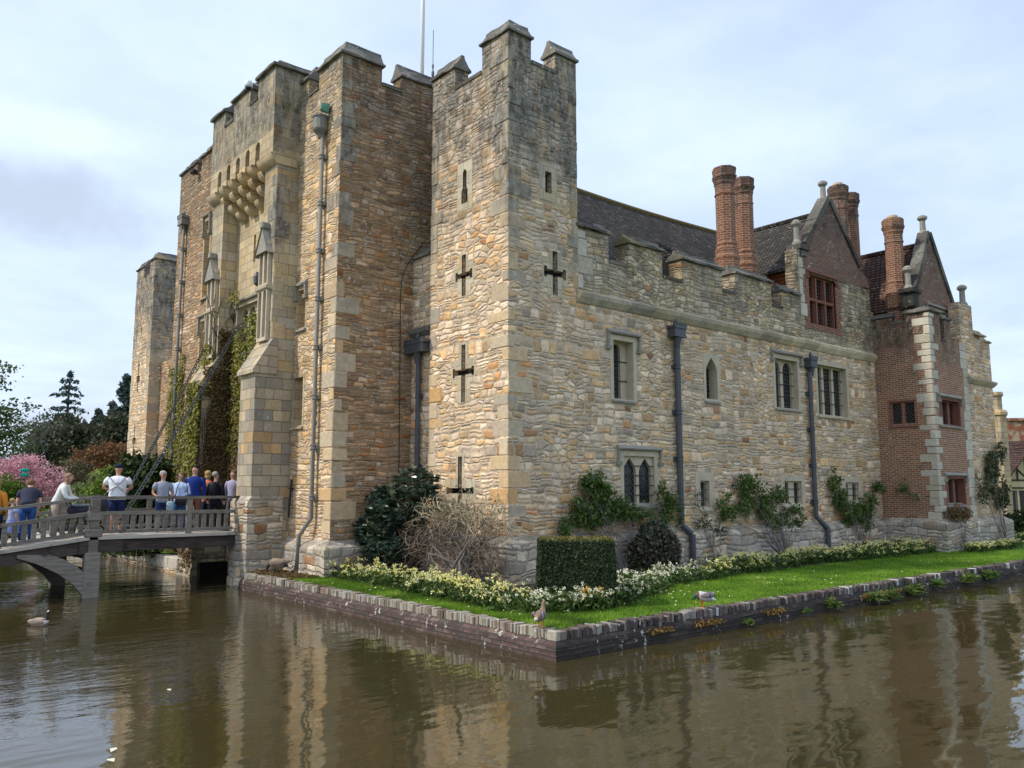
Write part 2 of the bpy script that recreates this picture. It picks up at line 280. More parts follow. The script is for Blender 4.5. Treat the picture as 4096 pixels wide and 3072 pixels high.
# ------------------------------------------------------------------ mesh builder
class MB:
    def __init__(s): s.v = []; s.f = []; s.m = []; s.r = []; s.uv = {}
    def face(s, idx, m=0, r=None, uv=None):
        if uv: s.uv[len(s.f)] = uv
        s.f.append(tuple(idx)); s.m.append(m); s.r.append(random.random() if r is None else r)
    def quad(s, a, b, c, d, m=0, r=None, uv=None):
        i = len(s.v); s.v += [tuple(a), tuple(b), tuple(c), tuple(d)]; s.face((i, i + 1, i + 2, i + 3), m, r, uv)
    def box(s, x0, y0, z0, x1, y1, z1, m=0, r=None, j=0., bev=0.):
        if r is None: r = random.random()
        i = len(s.v); q = lambda: random.uniform(-j, j)
        for z in (z0, z1):
            for x, y in ((x0, y0), (x1, y0), (x1, y1), (x0, y1)): s.v.append((x + q(), y + q(), z + q()))
        for f in ((0, 3, 2, 1), (4, 5, 6, 7), (0, 1, 5, 4), (1, 2, 6, 5), (2, 3, 7, 6), (3, 0, 4, 7)): s.face([i + k for k in f], m, r)
    def bbox(s, x0, y0, z0, x1, y1, z1, b=.015, m=0, r=None, j=0.):
        """box with chamfered edges"""
        if r is None: r = random.random()
        q = lambda: random.uniform(-j, j)
        i = len(s.v); X = (x0 + q(), x1 + q()); Y = (y0 + q(), y1 + q()); Z = (z0 + q(), z1 + q()); ids = {}
        for a in (0, 1):
            for c in (0, 1):
                for d in (0, 1):
                    sx, sy, sz = (1, -1)[a], (1, -1)[c], (1, -1)[d]
                    ids[a, c, d] = len(s.v)
                    s.v += [(X[a], Y[c] + sy * b, Z[d] + sz * b), (X[a] + sx * b, Y[c], Z[d] + sz * b), (X[a] + sx * b, Y[c] + sy * b, Z[d])]
        I = lambda a, c, d, k: ids[a, c, d] + k
        for a in (0, 1): s.face([I(a, 0, 0, 0), I(a, 1, 0, 0), I(a, 1, 1, 0), I(a, 0, 1, 0)], m, r)
        for c in (0, 1): s.face([I(0, c, 0, 1), I(1, c, 0, 1), I(1, c, 1, 1), I(0, c, 1, 1)], m, r)
        for d in (0, 1): s.face([I(0, 0, d, 2), I(1, 0, d, 2), I(1, 1, d, 2), I(0, 1, d, 2)], m, r)
        for a in (0, 1):
            for c in (0, 1): s.face([I(a, c, 0, 0), I(a, c, 0, 1), I(a, c, 1, 1), I(a, c, 1, 0)], m, r)
        for a in (0, 1):
            for d in (0, 1): s.face([I(a, 0, d, 0), I(a, 0, d, 2), I(a, 1, d, 2), I(a, 1, d, 0)], m, r)
        for c in (0, 1):
            for d in (0, 1): s.face([I(0, c, d, 1), I(0, c, d, 2), I(1, c, d, 2), I(1, c, d, 1)], m, r)
        for a in (0, 1):
            for c in (0, 1):
                for d in (0, 1): s.face([I(a, c, d, 0), I(a, c, d, 1), I(a, c, d, 2)], m, r)
    def plate(s, ax, val, outer, holes=(), depth=.45, m=0, mh=None, back=True, jit=0., r=.5):
        """a wall: polygon in the plane x=val (ax 0) or y=val (ax 1), given as (along, z), running back by depth; real holes"""
        if jit:
            o2 = []
            for k, p in enumerate(outer):
                qn = outer[(k + 1) % len(outer)]; L = math.dist(p, qn); n = max(1, int(L / .3))
                if min(p[1], qn[1]) < 5.: n = 1
                for t in range(n):
                    a = p[0] + (qn[0] - p[0]) * t / n; z = p[1] + (qn[1] - p[1]) * t / n
                    if t: a += random.uniform(-jit, jit); z += random.uniform(-jit, jit)
                    o2.append((a, z))
            outer = o2
        P = (lambda a, z, d: (val + d, a, z)) if ax == 0 else (lambda a, z, d: (a, val + d, z))
        loops = [list(outer)] + [list(h) for h in holes]
        flat = [p for l in loops for p in l]
        tris = tessellate_polygon([[Vector((p[0], p[1], 0)) for p in l] for l in loops])
        i = len(s.v); s.v += [P(p[0], p[1], 0) for p in flat]
        j = len(s.v); s.v += [P(p[0], p[1], depth) for p in flat]
        for t in tris:
            s.face([i + k for k in t], m, r)
            if back: s.face([j + k for k in reversed(t)], m, r)
        o = 0
        for n, l in enumerate(loops):
            for k in range(len(l)):
                a, c = o + k, o + (k + 1) % len(l)
                s.face((i + a, i + c, j + c, j + a), m if (n == 0 or mh is None) else mh, r)
            o += len(l)
    def prism(s, ax, val, a0, a1, prof, m=0, r=None, mit0=0, mit1=0, seg=1, jit=0.):
        """profile [(outward offset, z)] swept along a wall from a0 to a1; mit = +-1 mitres the end round an outer corner"""
        P = (lambda a, o, z: (val - o, a, z)) if ax == 0 else (lambda a, o, z: (a, val - o, z))
        base = len(s.v); n = len(prof)
        for k in range(seg + 1):
            t = k / seg
            for o, z in prof:
                A0 = a0 - mit0 * o; A1 = a1 + mit1 * o
                w = jit if 0 < k < seg else 0
                s.v.append(P(A0 + (A1 - A0) * t + random.uniform(-w, w), o + random.uniform(-w, w), z + random.uniform(-w, w)))
        for k in range(seg):
            for q in range(n): s.face((base + k * n + q, base + k * n + (q + 1) % n, base + (k + 1) * n + (q + 1) % n, base + (k + 1) * n + q), m, r)
        s.face([base + q for q in range(n)], m, r); s.face([base + seg * n + q for q in reversed(range(n))], m, r)
    def lathe(s, cx, cy, rings, n=8, m=0, rot=0., r=None, cap=True, uvs=1.):
        b = len(s.v); acc = 0.
        for k, (rad, z) in enumerate(rings):
            for q in range(n):
                a = rot + 2 * PI * q / n; s.v.append((cx + rad * math.cos(a), cy + rad * math.sin(a), z))
        for k in range(len(rings) - 1):
            r0 = max(rings[k][0], rings[k + 1][0])
            dl = math.dist(rings[k], rings[k + 1])
            for q in range(n):
                c = 2 * PI * r0 / n
                s.face((b + k * n + q, b + k * n + (q + 1) % n, b + (k + 1) * n + (q + 1) % n, b + (k + 1) * n + q), m, r,
                       [(q * c, acc), ((q + 1) * c, acc), ((q + 1) * c, acc + dl), (q * c, acc + dl)])
            acc += dl
        if cap:
            s.face([b + q for q in reversed(range(n))], m, r); s.face([b + (len(rings) - 1) * n + q for q in range(n)], m, r)
    def tube(s, pts, rad, n=6, m=0, r=None, cap=True):
        pts = [Vector(p) for p in pts]; R_ = rad if isinstance(rad, (list, tuple)) else [rad] * len(pts)
        b = len(s.v); prev = None
        if r is None: r = random.random()
        for k, p in enumerate(pts):
            d = (pts[min(k + 1, len(pts) - 1)] - pts[max(k - 1, 0)])
            d = d.normalized() if d.length > 1e-6 else Vector((0, 0, 1))
            if prev is None: prev = d.orthogonal().normalized()
            u = (prev - d * prev.dot(d)); u = u.normalized() if u.length > 1e-5 else d.orthogonal().normalized()
            w = d.cross(u); prev = u
            for q in range(n):
                a = 2 * PI * q / n; s.v.append(tuple(p + (u * math.cos(a) + w * math.sin(a)) * R_[k]))
        for k in range(len(pts) - 1):
            for q in range(n): s.face((b + k * n + q, b + k * n + (q + 1) % n, b + (k + 1) * n + (q + 1) % n, b + (k + 1) * n + q), m, r)
        if cap:
            s.face([b + q for q in reversed(range(n))], m, r); s.face([b + (len(pts) - 1) * n + q for q in range(n)], m, r)
    def blob(s, c, rad, nu=10, nv=7, m=0, r=None, noise=0., rot=None):
        """ellipsoid"""
        b = len(s.v)
        if r is None: r = random.random()
        def T(p):
            v = Vector(p)
            if rot is not None: v = rot @ v
            return (c[0] + v.x, c[1] + v.y, c[2] + v.z)
        s.v.append(T((0, 0, -rad[2])))
        for k in range(1, nv):
            ph = -PI / 2 + PI * k / nv
            for q in range(nu):
                a = 2 * PI * q / nu; w = 1 + random.uniform(-noise, noise)
                s.v.append(T((rad[0] * math.cos(ph) * math.cos(a) * w, rad[1] * math.cos(ph) * math.sin(a) * w, rad[2] * math.sin(ph) * w)))
        s.v.append(T((0, 0, rad[2]))); top = len(s.v) - 1
        for q in range(nu): s.face((b, b + 1 + (q + 1) % nu, b + 1 + q), m, r)
        for k in range(nv - 2):
            for q in range(nu): s.face((b + 1 + k * nu + q, b + 1 + k * nu + (q + 1) % nu, b + 1 + (k + 1) * nu + (q + 1) % nu, b + 1 + (k + 1) * nu + q), m, r)
        for q in range(nu): s.face((b + 1 + (nv - 2) * nu + q, b + 1 + (nv - 2) * nu + (q + 1) % nu, top), m, r)
    def build(s, name, mats, parent=None, smooth=False, label=None, cat=None, kind=None, group=None, split=False):
        if split: return s.build_split(name, mats, parent)
        if not isinstance(mats, (list, tuple)): mats = [mats]
        me = bpy.data.meshes.new(name); me.from_pydata(s.v, [], s.f)
        for mt in mats: me.materials.append(M[mt] if isinstance(mt, str) else mt)
        me.polygons.foreach_set('material_index', s.m)
        at = me.attributes.new('rnd', 'FLOAT', 'FACE'); at.data.foreach_set('value', s.r)
        if s.uv:
            uvl = me.uv_layers.new(name='UVMap')
            for p in me.polygons:
                if p.index in s.uv:
                    for li, c in zip(p.loop_indices, s.uv[p.index]): uvl.data[li].uv = c
        if smooth: me.polygons.foreach_set('use_smooth', [True] * len(me.polygons))
        me.update()
        o = bpy.data.objects.new(name, me); COL.objects.link(o)
        if parent is not None: o.parent = parent
        return tag(o, label, cat, kind, group)

    def build_split(s, name, mats, parent, gap=.06):
        """one object for each group of touching shells"""
        par = list(range(len(s.v)))
        def find(a):
            while par[a] != a: par[a] = par[par[a]]; a = par[a]
            return a
        for f in s.f:
            for k in f[1:]: par[find(k)] = find(f[0])
        box = {}
        for i, v in enumerate(s.v):
            r_ = find(i)
            if r_ in box: b = box[r_]; box[r_] = [min(b[q], v[q]) for q in range(3)] + [max(b[q + 3], v[q]) for q in range(3)]
            else: box[r_] = list(v) + list(v)
        keys = list(box); grp = {k: k for k in keys}
        def g(a):
            while grp[a] != a: a = grp[a]
            return a
        for i, a in enumerate(keys):
            for c in keys[i + 1:]:
                A, B = box[a], box[c]
                if all(A[q] - gap < B[q + 3] and B[q] - gap < A[q + 3] for q in range(3)): grp[g(a)] = g(c)
        out = {}
        for fi, f in enumerate(s.f): out.setdefault(g(find(f[0])), []).append(fi)
        res = []
        for k, fs in out.items():
            n = MB(); mp = {}
            for fi in fs:
                idx = []
                for q in s.f[fi]:
                    if q not in mp: mp[q] = len(n.v); n.v.append(s.v[q])
                    idx.append(mp[q])
                n.face(idx, s.m[fi], s.r[fi])
            res.append(n.build(name, mats, parent))
        return res

def tag(o, label=None, cat=None, kind=None, group=None):
    if label: o['label'] = label
    if cat: o['category'] = cat
    if kind: o['kind'] = kind
    if group: o['group'] = group
    return o
def thing(name, label, cat, loc=(0, 0, 0), rotz=0., group=None):
    o = bpy.data.objects.new(name, None); COL.objects.link(o); o.location = loc; o.rotation_euler = (0, 0, rotz)
    o.empty_display_size = .2
    return tag(o, label, cat, None, group)

def quads_mesh(name, mats, V, nper, rnd=None, midx=None, parent=None, smooth=False):
    """fast mesh of many separate n-gons: V is (n*nper, 3)"""
    n = len(V) // nper; me = bpy.data.meshes.new(name)
    me.vertices.add(len(V)); me.vertices.foreach_set('co', np.asarray(V, dtype=np.float32).ravel())
    me.loops.add(len(V)); me.loops.foreach_set('vertex_index', np.arange(len(V), dtype=np.int32))
    me.polygons.add(n); me.polygons.foreach_set('loop_start', np.arange(0, len(V), nper, dtype=np.int32))
    if not isinstance(mats, (list, tuple)): mats = [mats]
    for mt in mats: me.materials.append(M[mt] if isinstance(mt, str) else mt)
    if midx is not None: me.polygons.foreach_set('material_index', np.asarray(midx, dtype=np.int32))
    at = me.attributes.new('rnd', 'FLOAT', 'FACE')
    at.data.foreach_set('value', np.asarray(RNG.random(n) if rnd is None else rnd, dtype=np.float32))
    me.update(calc_edges=True); me.validate()
    o = bpy.data.objects.new(name, me); COL.objects.link(o)
    if parent is not None: o.parent = parent
    return o

def leaves(P, size, nrm=None, nj=1., aspect=1.6, droop=0.):
    """rhombic leaves at points P -> vertices (4 per leaf)"""
    P = np.asarray(P, float); n = len(P)
    N = RNG.normal(size=(n, 3)) * nj
    if nrm is not None: N = N + np.asarray(nrm, float)
    N /= np.linalg.norm(N, axis=1)[:, None] + 1e-9
    T = RNG.normal(size=(n, 3)); T[:, 2] -= droop
    T -= N * (T * N).sum(1)[:, None]; T /= np.linalg.norm(T, axis=1)[:, None] + 1e-9
    B = np.cross(N, T); s = (size * RNG.uniform(.6, 1.3, n))[:, None]
    a = T * s * .5 * aspect; b = B * s * .5; c = N * s * .12
    V = np.stack([P - a, P - b * .9 + c, P + a, P + b * .9 + c], 1)
    return V.reshape(-1, 3)
M['loop_stone'] = bricks('loop_slab_stone', .45, .32, [(0, (.50, .43, .31)), (.5, (.44, .39, .29)), (1, (.56, .44, .27))], (.34, .28, .19), .010, lichen=.4)
M['pot'] = pbr('buff_chimney_pot', (.50, .40, .28), .8, var=.15)
# =================================================================== the castle
castle = thing('castle', 'moated sandstone castle with battlemented gatehouse, corner towers, brick gables and tall chimneys', 'castle', (0, 0, 0))
RECT = lambda a0, a1, z0, z1: [(a0, z0), (a1, z0), (a1, z1), (a0, z1)]

def coping(mb, ax, val, a0, a1, z, t=.45, m0=0, m1=0, h=.42, e=.07, back=0):
    """saddle-back coping stone of a merlon: overhanging eaves, slopes and a roll on top"""
    pr = [(e, 0), (e + .005, .06), (-.02, .13), (-t / 2 + .07, h - .09), (-t / 2 + .05, h), (-t / 2 - .05, h), (-t / 2 - .07, h - .09), (-t + .02, .13), (-t - e - .005, .06), (-t - e, 0)]
    s = max(1, int(abs(a1 - a0) / .45))
    if not m0: a0 -= e * .7
    if not m1: a1 += e * .7
    mb.prism(ax, val, a0, a1, [(o, z + .004 * (ax + 1) + q) for o, q in pr], mit0=m0, mit1=m1, seg=s * 2, jit=.02)

def crenel(a0, a1, z0, tops):
    """outline of a wall whose top edge steps through tops [(a_start, a_end, z)]"""
    o = [(a0, z0), (a1, z0)]
    for s, e, z in reversed(tops): o += [(e, z), (s, z)]
    return o
def sill(mb, ax, val, a0, a1, z, t=.45):
    mb.prism(ax, val, a0 + .003, a1 - .003, [(.03, z - .07), (.05, z + .01), (-t * .5, z + .07), (-t - .05, z + .01), (-t - .03, z - .07)], seg=2, jit=.006)

def quoins(mb, cx, cy, z0, z1, sx=1, sy=1, h=.33, long=.52, short=.28, proud=.008, m=0, wx=True, wy=True):
    """alternating long and short corner stones round the outer corner (cx, cy); the walls run +x*sx and +y*sy"""
    z = z0; k = 0
    while z < z1 - .08:
        hh = min(h * random.uniform(.75, 1.25), z1 - z); hh = max(hh, .12)
        a, b = (long, short) if k % 2 else (short, long)
        a *= random.uniform(.6, 1.3); b *= random.uniform(.6, 1.3)
        X = sorted((cx - sx * proud, cx + sx * (a if wx else .2))); Y = sorted((cy - sy * proud, cy + sy * (b if wy else .2)))
        mb.bbox(X[0], Y[0], z + .006, X[1], Y[1], min(z + hh, z1) - .006, b=.018, m=m, j=.016)
        z += hh; k += 1

def cross(ac, zc, hz, up, dn, w=.085, hw=.4, r=.12):
    hz = hz * 1.35
    """cross-shaped arrow loop with widened ends, as a closed outline"""
    W = w
    return [(ac - W, zc - dn), (ac + W, zc - dn), (ac + W, zc - hz), (ac + hw - .1, zc - hz), (ac + hw - .1, zc - r), (ac + hw, zc - r), (ac + hw, zc + r), (ac + hw - .1, zc + r), (ac + hw - .1, zc + hz), (ac + W, zc + hz), (ac + W, zc + up), (ac - W, zc + up), (ac - W, zc + hz), (ac - hw + .1, zc + hz), (ac - hw + .1, zc + r), (ac - hw, zc + r), (ac - hw, zc - r), (ac - hw + .1, zc - r), (ac - hw + .1, zc - hz), (ac - W, zc - hz)]

def loop_frame(mb, ax, val, outline, pad=.2):
    """dressed slab round an arrow loop, its face a little proud of the rubble, with the loop cut through"""
    A = [p[0] for p in outline]; Z = [p[1] for p in outline]
    mb.plate(ax, val - .006, RECT(min(A) - pad * .35, max(A) + pad * .35, min(Z) + (max(Z) - min(Z)) * .12, max(Z) - (max(Z) - min(Z)) * .12), [], .03)

# ------------------------------------------------------------------ corner tower (near)
def tower(x0, y0, x1, y1, z0, LT, RT, left_holes, right_holes, mat, name, far=False):
    mb = MB(); t = .45
    yA = [s for s in LT]
    mb.plate(0, x0, crenel(y0 + .003, y1 - .003, z0, LT), left_holes, t, jit=.02)
    mb.plate(1, y0, crenel(x0 + .003, x1, z0, RT), right_holes, t, jit=.02)
    # the two far walls, same battlements
    mb.plate(0, x1 - t, crenel(y0 + t, y1 - .003, z0 + .01, [(y0 + t, y0 + 1.1, 14.1), (y0 + 1.1, y1 - 1.1, 13.45), (y1 - 1.1, y1 - .003, 14.1)]), [], t - .003)
    mb.plate(1, y1 - t, crenel(x0 + t, x1 - t, z0 + .01, [(x0 + t, x0 + .8, 14.1), (x0 + .8, x1 - .9, 13.45), (x1 - .9, x1 - t, 14.1)]), [], t - .003)
    o = mb.build(name, mat, castle)
    fl = MB(); fl.box(x0 + t, y0 + t, 13.0, x1 - t, y1 - t, 13.1); fl.box(x0 + t, y0 + t, 6.9, x1 - t, y1 - t, 7.)
    fl.box(x0 + t + .9, y0 + t + .9, z0, x1 - t - .02, y1 - t - .02, 12.95)  # unseen near-black floors and fill, added to keep the loops dark
    fl.build('dark_inner_fill', 'dark', o)
    return o
TX0, TY0, TX1, TY1 = 3.67, 5.5, 6.05, 8.8
slitL = [(7.15, 10.06), (7.42, 10.06), (7.42, 10.42), (7.36, 10.5), (7.36, 10.92), (7.28, 11.0), (7.2, 10.92), (7.2, 10.5), (7.15, 10.42)]
cr2 = cross(7.29, 8.12, .05, .55, .55, hw=.36); cr3 = cross(7.28, 5.58, .055, .71, .77, hw=.45); cr4 = cross(7.39, 2.57, .05, .86, 1.0, hw=.57, r=.09)
slR = RECT(4.90, 5.12, 10.15, 10.72); crR = cross(5.225, 8.08, .055, .57, .57, hw=.38, r=.14)
LT = [(TY0 + .003, 6.58, 14.12), (6.58, 7.76, 13.44), (7.76, TY1 - .003, 14.02)]
RT = [(TX0 + .003, 4.43, 14.12), (4.43, 5.28, 13.55), (5.28, TX1, 14.06)]
tw = tower(TX0, TY0, TX1, TY1, .2, LT, RT, [slitL, cr2, cr3, cr4], [slR, crR], 'tower', 'corner_tower')
mb = MB()
coping(mb, 0, TX0, TY0, 6.58, 14.12, m0=1); coping(mb, 1, TY0, TX0, 4.43, 14.12, m0=1)
coping(mb, 0, TX0, 7.76, TY1, 14.02); coping(mb, 1, TY0, 5.28, TX1, 14.06)
coping(mb, 0, TX1 - .45, TY1 - 1.1, TY1, 14.1); coping(mb, 1, TY1 - .45, TX0 + .45, TX0 + .8, 14.1); coping(mb, 1, TY1 - .45, TX1 - .9, TX1, 14.12)
sill(mb, 0, TX0, 6.58, 7.76, 13.44); sill(mb, 1, TY0, 4.43, 5.28, 13.55)
mb.build('merlon_coping', 'coping', tw, split=True)
mb = MB(); quoins(mb, TX0, TY0, 1.5, 14.1, h=.36, long=.62, short=.34); quoins(mb, TX0, TY1, 1.5, 14.0, sy=-1, h=.36, long=.45, short=.3); quoins(mb, TX1, TY0, 7.8, 14.0, sx=-1, h=.36, long=.42, short=.26)
mb.build('quoins', 'quoin', tw, split=True)
for ol, ax, v in ((cr2, 0, TX0), (cr3, 0, TX0), (cr4, 0, TX0), (crR, 1, TY0), (slitL, 0, TX0), (slR, 1, TY0)):
    mb = MB(); A = [p[0] for p in ol]; Z = [p[1] for p in ol]; am = (min(A) + max(A)) / 2
    a0_, a1_, z0_, z1_ = min(A), max(A), min(Z), max(Z); zc_ = [p_[1] for p_ in ol if p_[0] == a1_] if len(ol) == 20 else [0]
    if len(ol) == 20:
        zl, zh = min(zc_) - .16, max(zc_) + .2; q = random.uniform(.16, .24); w_ = random.uniform(.24, .32)
        out = [(am - w_, z0_ - .02), (am + w_ * .9, z0_ - .02), (am + w_ * .9, zl), (a1_ + .07, zl), (a1_ + .07, zh), (am + q, zh), (am + q, z1_ + .05), (am - q, z1_ + .05), (am - q, zh), (a0_ - .07, zh), (a0_ - .07, zl), (am - w_, zl)]
    else: out = RECT(a0_ - .2, a1_ + .18, z0_ - .2, z1_ + .2)
    mb.plate(ax, v - .007, out, [ol], .03, back=False)
    al = mb.build('arrow_loop', 'loop_stone', tw); mb = MB(); mb.plate(ax, v + .17, RECT(a0_ - .1, a1_ + .1, z0_ - .1, z1_ + .1), [], .02); mb.build('loop_dark_backing', 'dark', al)  # near-black sheet added behind each loop in place of its inner shade
# wooden rail leaning in the lowest loop
# plinth with sloped top round the tower and along the facade
def plinth(mb, ax, val, a0, a1, z0, z1, e=.26, m0=0, m1=0, seg=1):
    mb.prism(ax, val, a0, a1, [(e, z0), (e, z1 - .16), (e - .03, z1 - .1), (.0, z1 + .06), (-.2, z1 + .06), (-.2, z0)], mit0=m0, mit1=m1, seg=seg, jit=.015)
mb = MB(); plinth(mb, 0, TX0, TY0, TY1, .1, 1.45, m0=1, seg=8); plinth(mb, 1, TY0, TX0, 22.05, .1, 1.46, m0=1, seg=30)
mb.build('plinth', 'plinth', castle)

# ------------------------------------------------------------------ far corner tower
LT2 = [(33.003, 33.75, 14.12), (33.75, 34.75, 13.5), (34.75, 35.95, 14.05)]
RT2 = [(3.573, 4.9, 14.12), (4.9, 5.5, 13.5), (5.5, 6.0, 14.1)]
oval = [(34.62 + .09 * math.cos(a), 10.75 + .22 * math.sin(a)) for a in [k * PI / 6 for k in range(12)]]
tw2 = tower(3.57, 33., 6.0, 35.95, .2, LT2, RT2, [oval, cross(34.75, 8.2, .12, .75, .70, .075, .27, .16), cross(34.85, 5.05, .12, .78, .75, .075, .27, .16)], [], 'tower', 'far_corner_tower')
mb = MB(); coping(mb, 0, 3.57, 33., 33.75, 14.12, m0=1); coping(mb, 1, 33., 3.57, 4.9, 14.12, m0=1); coping(mb, 0, 3.57, 34.75, 35.95, 14.05); coping(mb, 1, 33., 5.5, 6., 14.1)
mb.build('merlon_coping', 'coping', tw2, split=True)
mb = MB(); quoins(mb, 3.57, 33., .3, 14.1, h=.4, long=.9, short=.5); quoins(mb, 3.57, 35.95, .3, 14., sy=-1, h=.4); mb.build('quoins', 'quoin', tw2, split=True)
mb = MB(); mb.plate(0, 3.57 + .15, RECT(34.3, 35.3, 4., 11.2), [], .02); mb.build('loop_dark_backing', 'dark', tw2)  # added dark sheet, standing in for the shade inside the loops
cw = MB(); cw.plate(0, 4.1, RECT(21.5, 33.2, .2, 8.9), [], .5); cw.plate(0, 9., RECT(9.8, 33.2, .2, 8.), [], .5)
cw.build('curtain_wall', 'gate_return', castle)

# ------------------------------------------------------------------ windows
def arch(x0, x1, z0, z1, kind, n=7):
    if kind == 'flat': return RECT(x0, x1, z0, z1)
    w = x1 - x0; c = (x0 + x1) / 2; rise = {'pointed': .85, 'tudor': .5, 'round': .5}[kind] * w; zs = z1 - rise
    pts = [(x0, z0), (x1, z0)]
    for k in range(n + 1):
        t = k / n
        if kind == 'round': a = t * PI / 2; pts.append((c + w / 2 * math.cos(a), zs + rise * math.sin(a)))
        else: a = t * PI / 2; pts.append((x1 - w / 2 * (1 - math.cos(a * 1.0)) ** .9, zs + rise * (math.sin(a) ** 1.0 if kind == 'tudor' else t ** .8)))
    pts = pts + [(2 * c - x, z) for x, z in reversed(pts[2:-1])]
    return pts

def window(name, ax, val, a0, a1, z0, z1, lights, kind='flat', mull=.09, depth=.28, pad=.12, frame='dressed', hood=None, bars=0, glass='leaded', blind=False, tran=None, sillp=True, parent=None, label=None, top=.0, hoodmat='dressed_grey'):
    """stone window: surround proud of the wall, recessed tracery with its lights, glass, bars, sill and hood"""
    P = (lambda a, o, z: (val - o, a, z)) if ax == 0 else (lambda a, o, z: (a, val - o, z))
    mb = MB(); mb.plate(ax, val - .008, RECT(a0 - pad, a1 + pad, z0 - pad * .6, z1 + pad), [RECT(a0, a1, z0, z1)], depth + .05, back=False)
    w = mb.build(name, frame, parent or castle, label=label)
    n = lights; e0 = mull if n == 1 and mull > .2 else min(.05, max(mull, .02)); lw = (a1 - a0 - 2 * e0 - (n - 1) * mull) / n; holes = []; mb = MB()
    zt = z1 - .05 - top; LXs = [a0 + e0 + k * (lw + mull) for k in range(n)]
    for x in LXs:
        if tran: holes += [arch(x, x + lw, z0 + .05, tran - .05, 'flat'), arch(x, x + lw, tran + .05, zt, kind)]
        else: holes.append(arch(x, x + lw, z0 + .05, zt, kind))
    mb.plate(ax, val + depth, RECT(a0 - .01, a1 + .01, z0 - .01, z1 + .01), holes, .11, back=False)
    mb.build('tracery', frame, w)
    mb = MB(); mb.plate(ax, val + depth + .09, RECT(a0, a1, z0, z1), [], .02)
    mb.build('stone_panel' if blind else 'glazing', frame if blind else glass, w)
    if bars:
        mb = MB()
        for k in range(bars):
            z = z0 + (z1 - z0) * (k + 1) / (bars + 1); mb.tube([P(a0, -depth + .02, z), P(a1, -depth + .02, z)], .012, 5)
        if n <= 3:
            for k in range(n):
                x = LXs[k] + lw / 2; mb.tube([P(x, -depth + .02, z0), P(x, -depth + .02, z1 - .1)], .008, 5)
        mb.build('window_bars', 'iron', w)
    if sillp:
        mb = MB(); mb.prism(ax, val, a0 - .08, a1 + .08, [(.07, z0 - .1), (.07, z0 - .05), (-depth, z0 + .05), (-depth, z0 - .1)], seg=3, jit=.006); mb.build('sill', hoodmat if hood else frame, w)
    if hood:
        e, drop = hood; mb = MB(); A0, A1, zt = a0 - e, a1 + e, z1 + pad + .02
        pr = [(0, zt), (.09, zt + .01), (.11, zt + .05), (.03, zt + .13), (0, zt + .14)]
        mb.prism(ax, val, A0, A1, pr, seg=4, jit=.006)
        for x0_, x1_ in ((A0, A0 + .07), (A1 - .07, A1)):
            mb.prism(ax, val, x0_, x1_, [(0, zt - drop), (.07, zt - drop), (.09, zt - .003), (0, zt - .003)])
            mb.prism(ax, val, x0_ - .05, x1_ + .05, [(0, zt - drop - .1), (.09, zt - drop - .1), (.11, zt - drop - .003), (0, zt - drop - .003)])
        mb.build('hood_mould', hoodmat, w)
    return w

# ------------------------------------------------------------------ south range
FY = 5.5
W = [(7.36, 8.16, 5.02, 6.62), (11.42, 11.98, 5.3, 6.56), (15.18, 16.55, 5.28, 6.93), (17.84, 19.86, 5.2, 6.98), (7.70, 8.95, 2.19, 3.50), (11.0, 11.42, 2.07, 2.86), (15.46, 16.5, 2.10, 2.88), (19.42, 20.36, 2.17, 2.86)]
EX = lambda a0, a1, z0, z1, e=.02: RECT(a0 - e, a1 + e, z0 - e, z1 + e)
holes = [EX(*w) for w in W]; holes[1] = EX(*W[1]); lanc = arch(*W[1], 'pointed')
mb = MB(); mb.plate(1, FY, RECT(TX1, 22.1, .2, 7.6), holes, .5)
sr = mb.build('south_wall', 'facade', castle)
window('window', 1, FY, *W[0], 1, 'tudor', mull=.24, depth=.26, pad=.13, hood=(.26, .34), bars=2, label='tall single light under a square hood mould')
# the lancet
mb = MB(); mb.plate(1, FY - .008, RECT(11.3, 12.1, 5.22, 6.68), [lanc], .4, back=False); lw_ = mb.build('lancet_window', 'dressed', castle)
mb = MB(); mb.plate(1, FY + .3, arch(*W[1], 'pointed'), [], .02); mb.build('glazing', 'leaded', lw_)
mb = MB(); [mb.tube([(11.4, FY + .28, z), (12., FY + .28, z)], .011, 5) for z in (5.6, 5.95, 6.2)]; mb.build('window_bars', 'iron', lw_)
mb = MB(); mb.prism(1, FY, 11.32, 12.08, [(.06, 5.16), (.06, 5.22), (-.28, 5.33), (-.28, 5.16)]); mb.build('sill', 'dressed_grey', lw_)
window('window', 1, FY, *W[2], 2, 'tudor', mull=.16, depth=.2, pad=.14, hood=(.24, .2), bars=3)
window('window', 1, FY, *W[3], 3, 'flat', mull=.15, depth=.19, pad=.14, bars=3, hood=None)
window('window', 1, FY, *W[4], 2, 'pointed', mull=.11, depth=.07, pad=.13, hood=(.27, .3), bars=4, glass='leaded_diamond')
window('small_window', 1, FY, *W[5], 1, 'flat', mull=.0, depth=.1, pad=.24, glass='leaded_diamond', bars=2)
window('small_window', 1, FY, *W[6], 2, 'flat', mull=.32, depth=.08, pad=.2, glass='leaded_diamond', bars=2)
window('small_window', 1, FY, *W[7], 2, 'flat', mull=.3, depth=.08, pad=.2, glass='leaded_diamond', bars=2)
# string course
mb = MB(); mb.prism(1, FY, 5.98, 22.1, [(0, 7.44), (.04, 7.45), (.13, 7.60), (.15, 7.70), (.02, 7.79), (0, 7.80), (-.1, 7.80), (-.1, 7.44)], seg=36, jit=.008)
mb.build('string_course', 'string', castle)
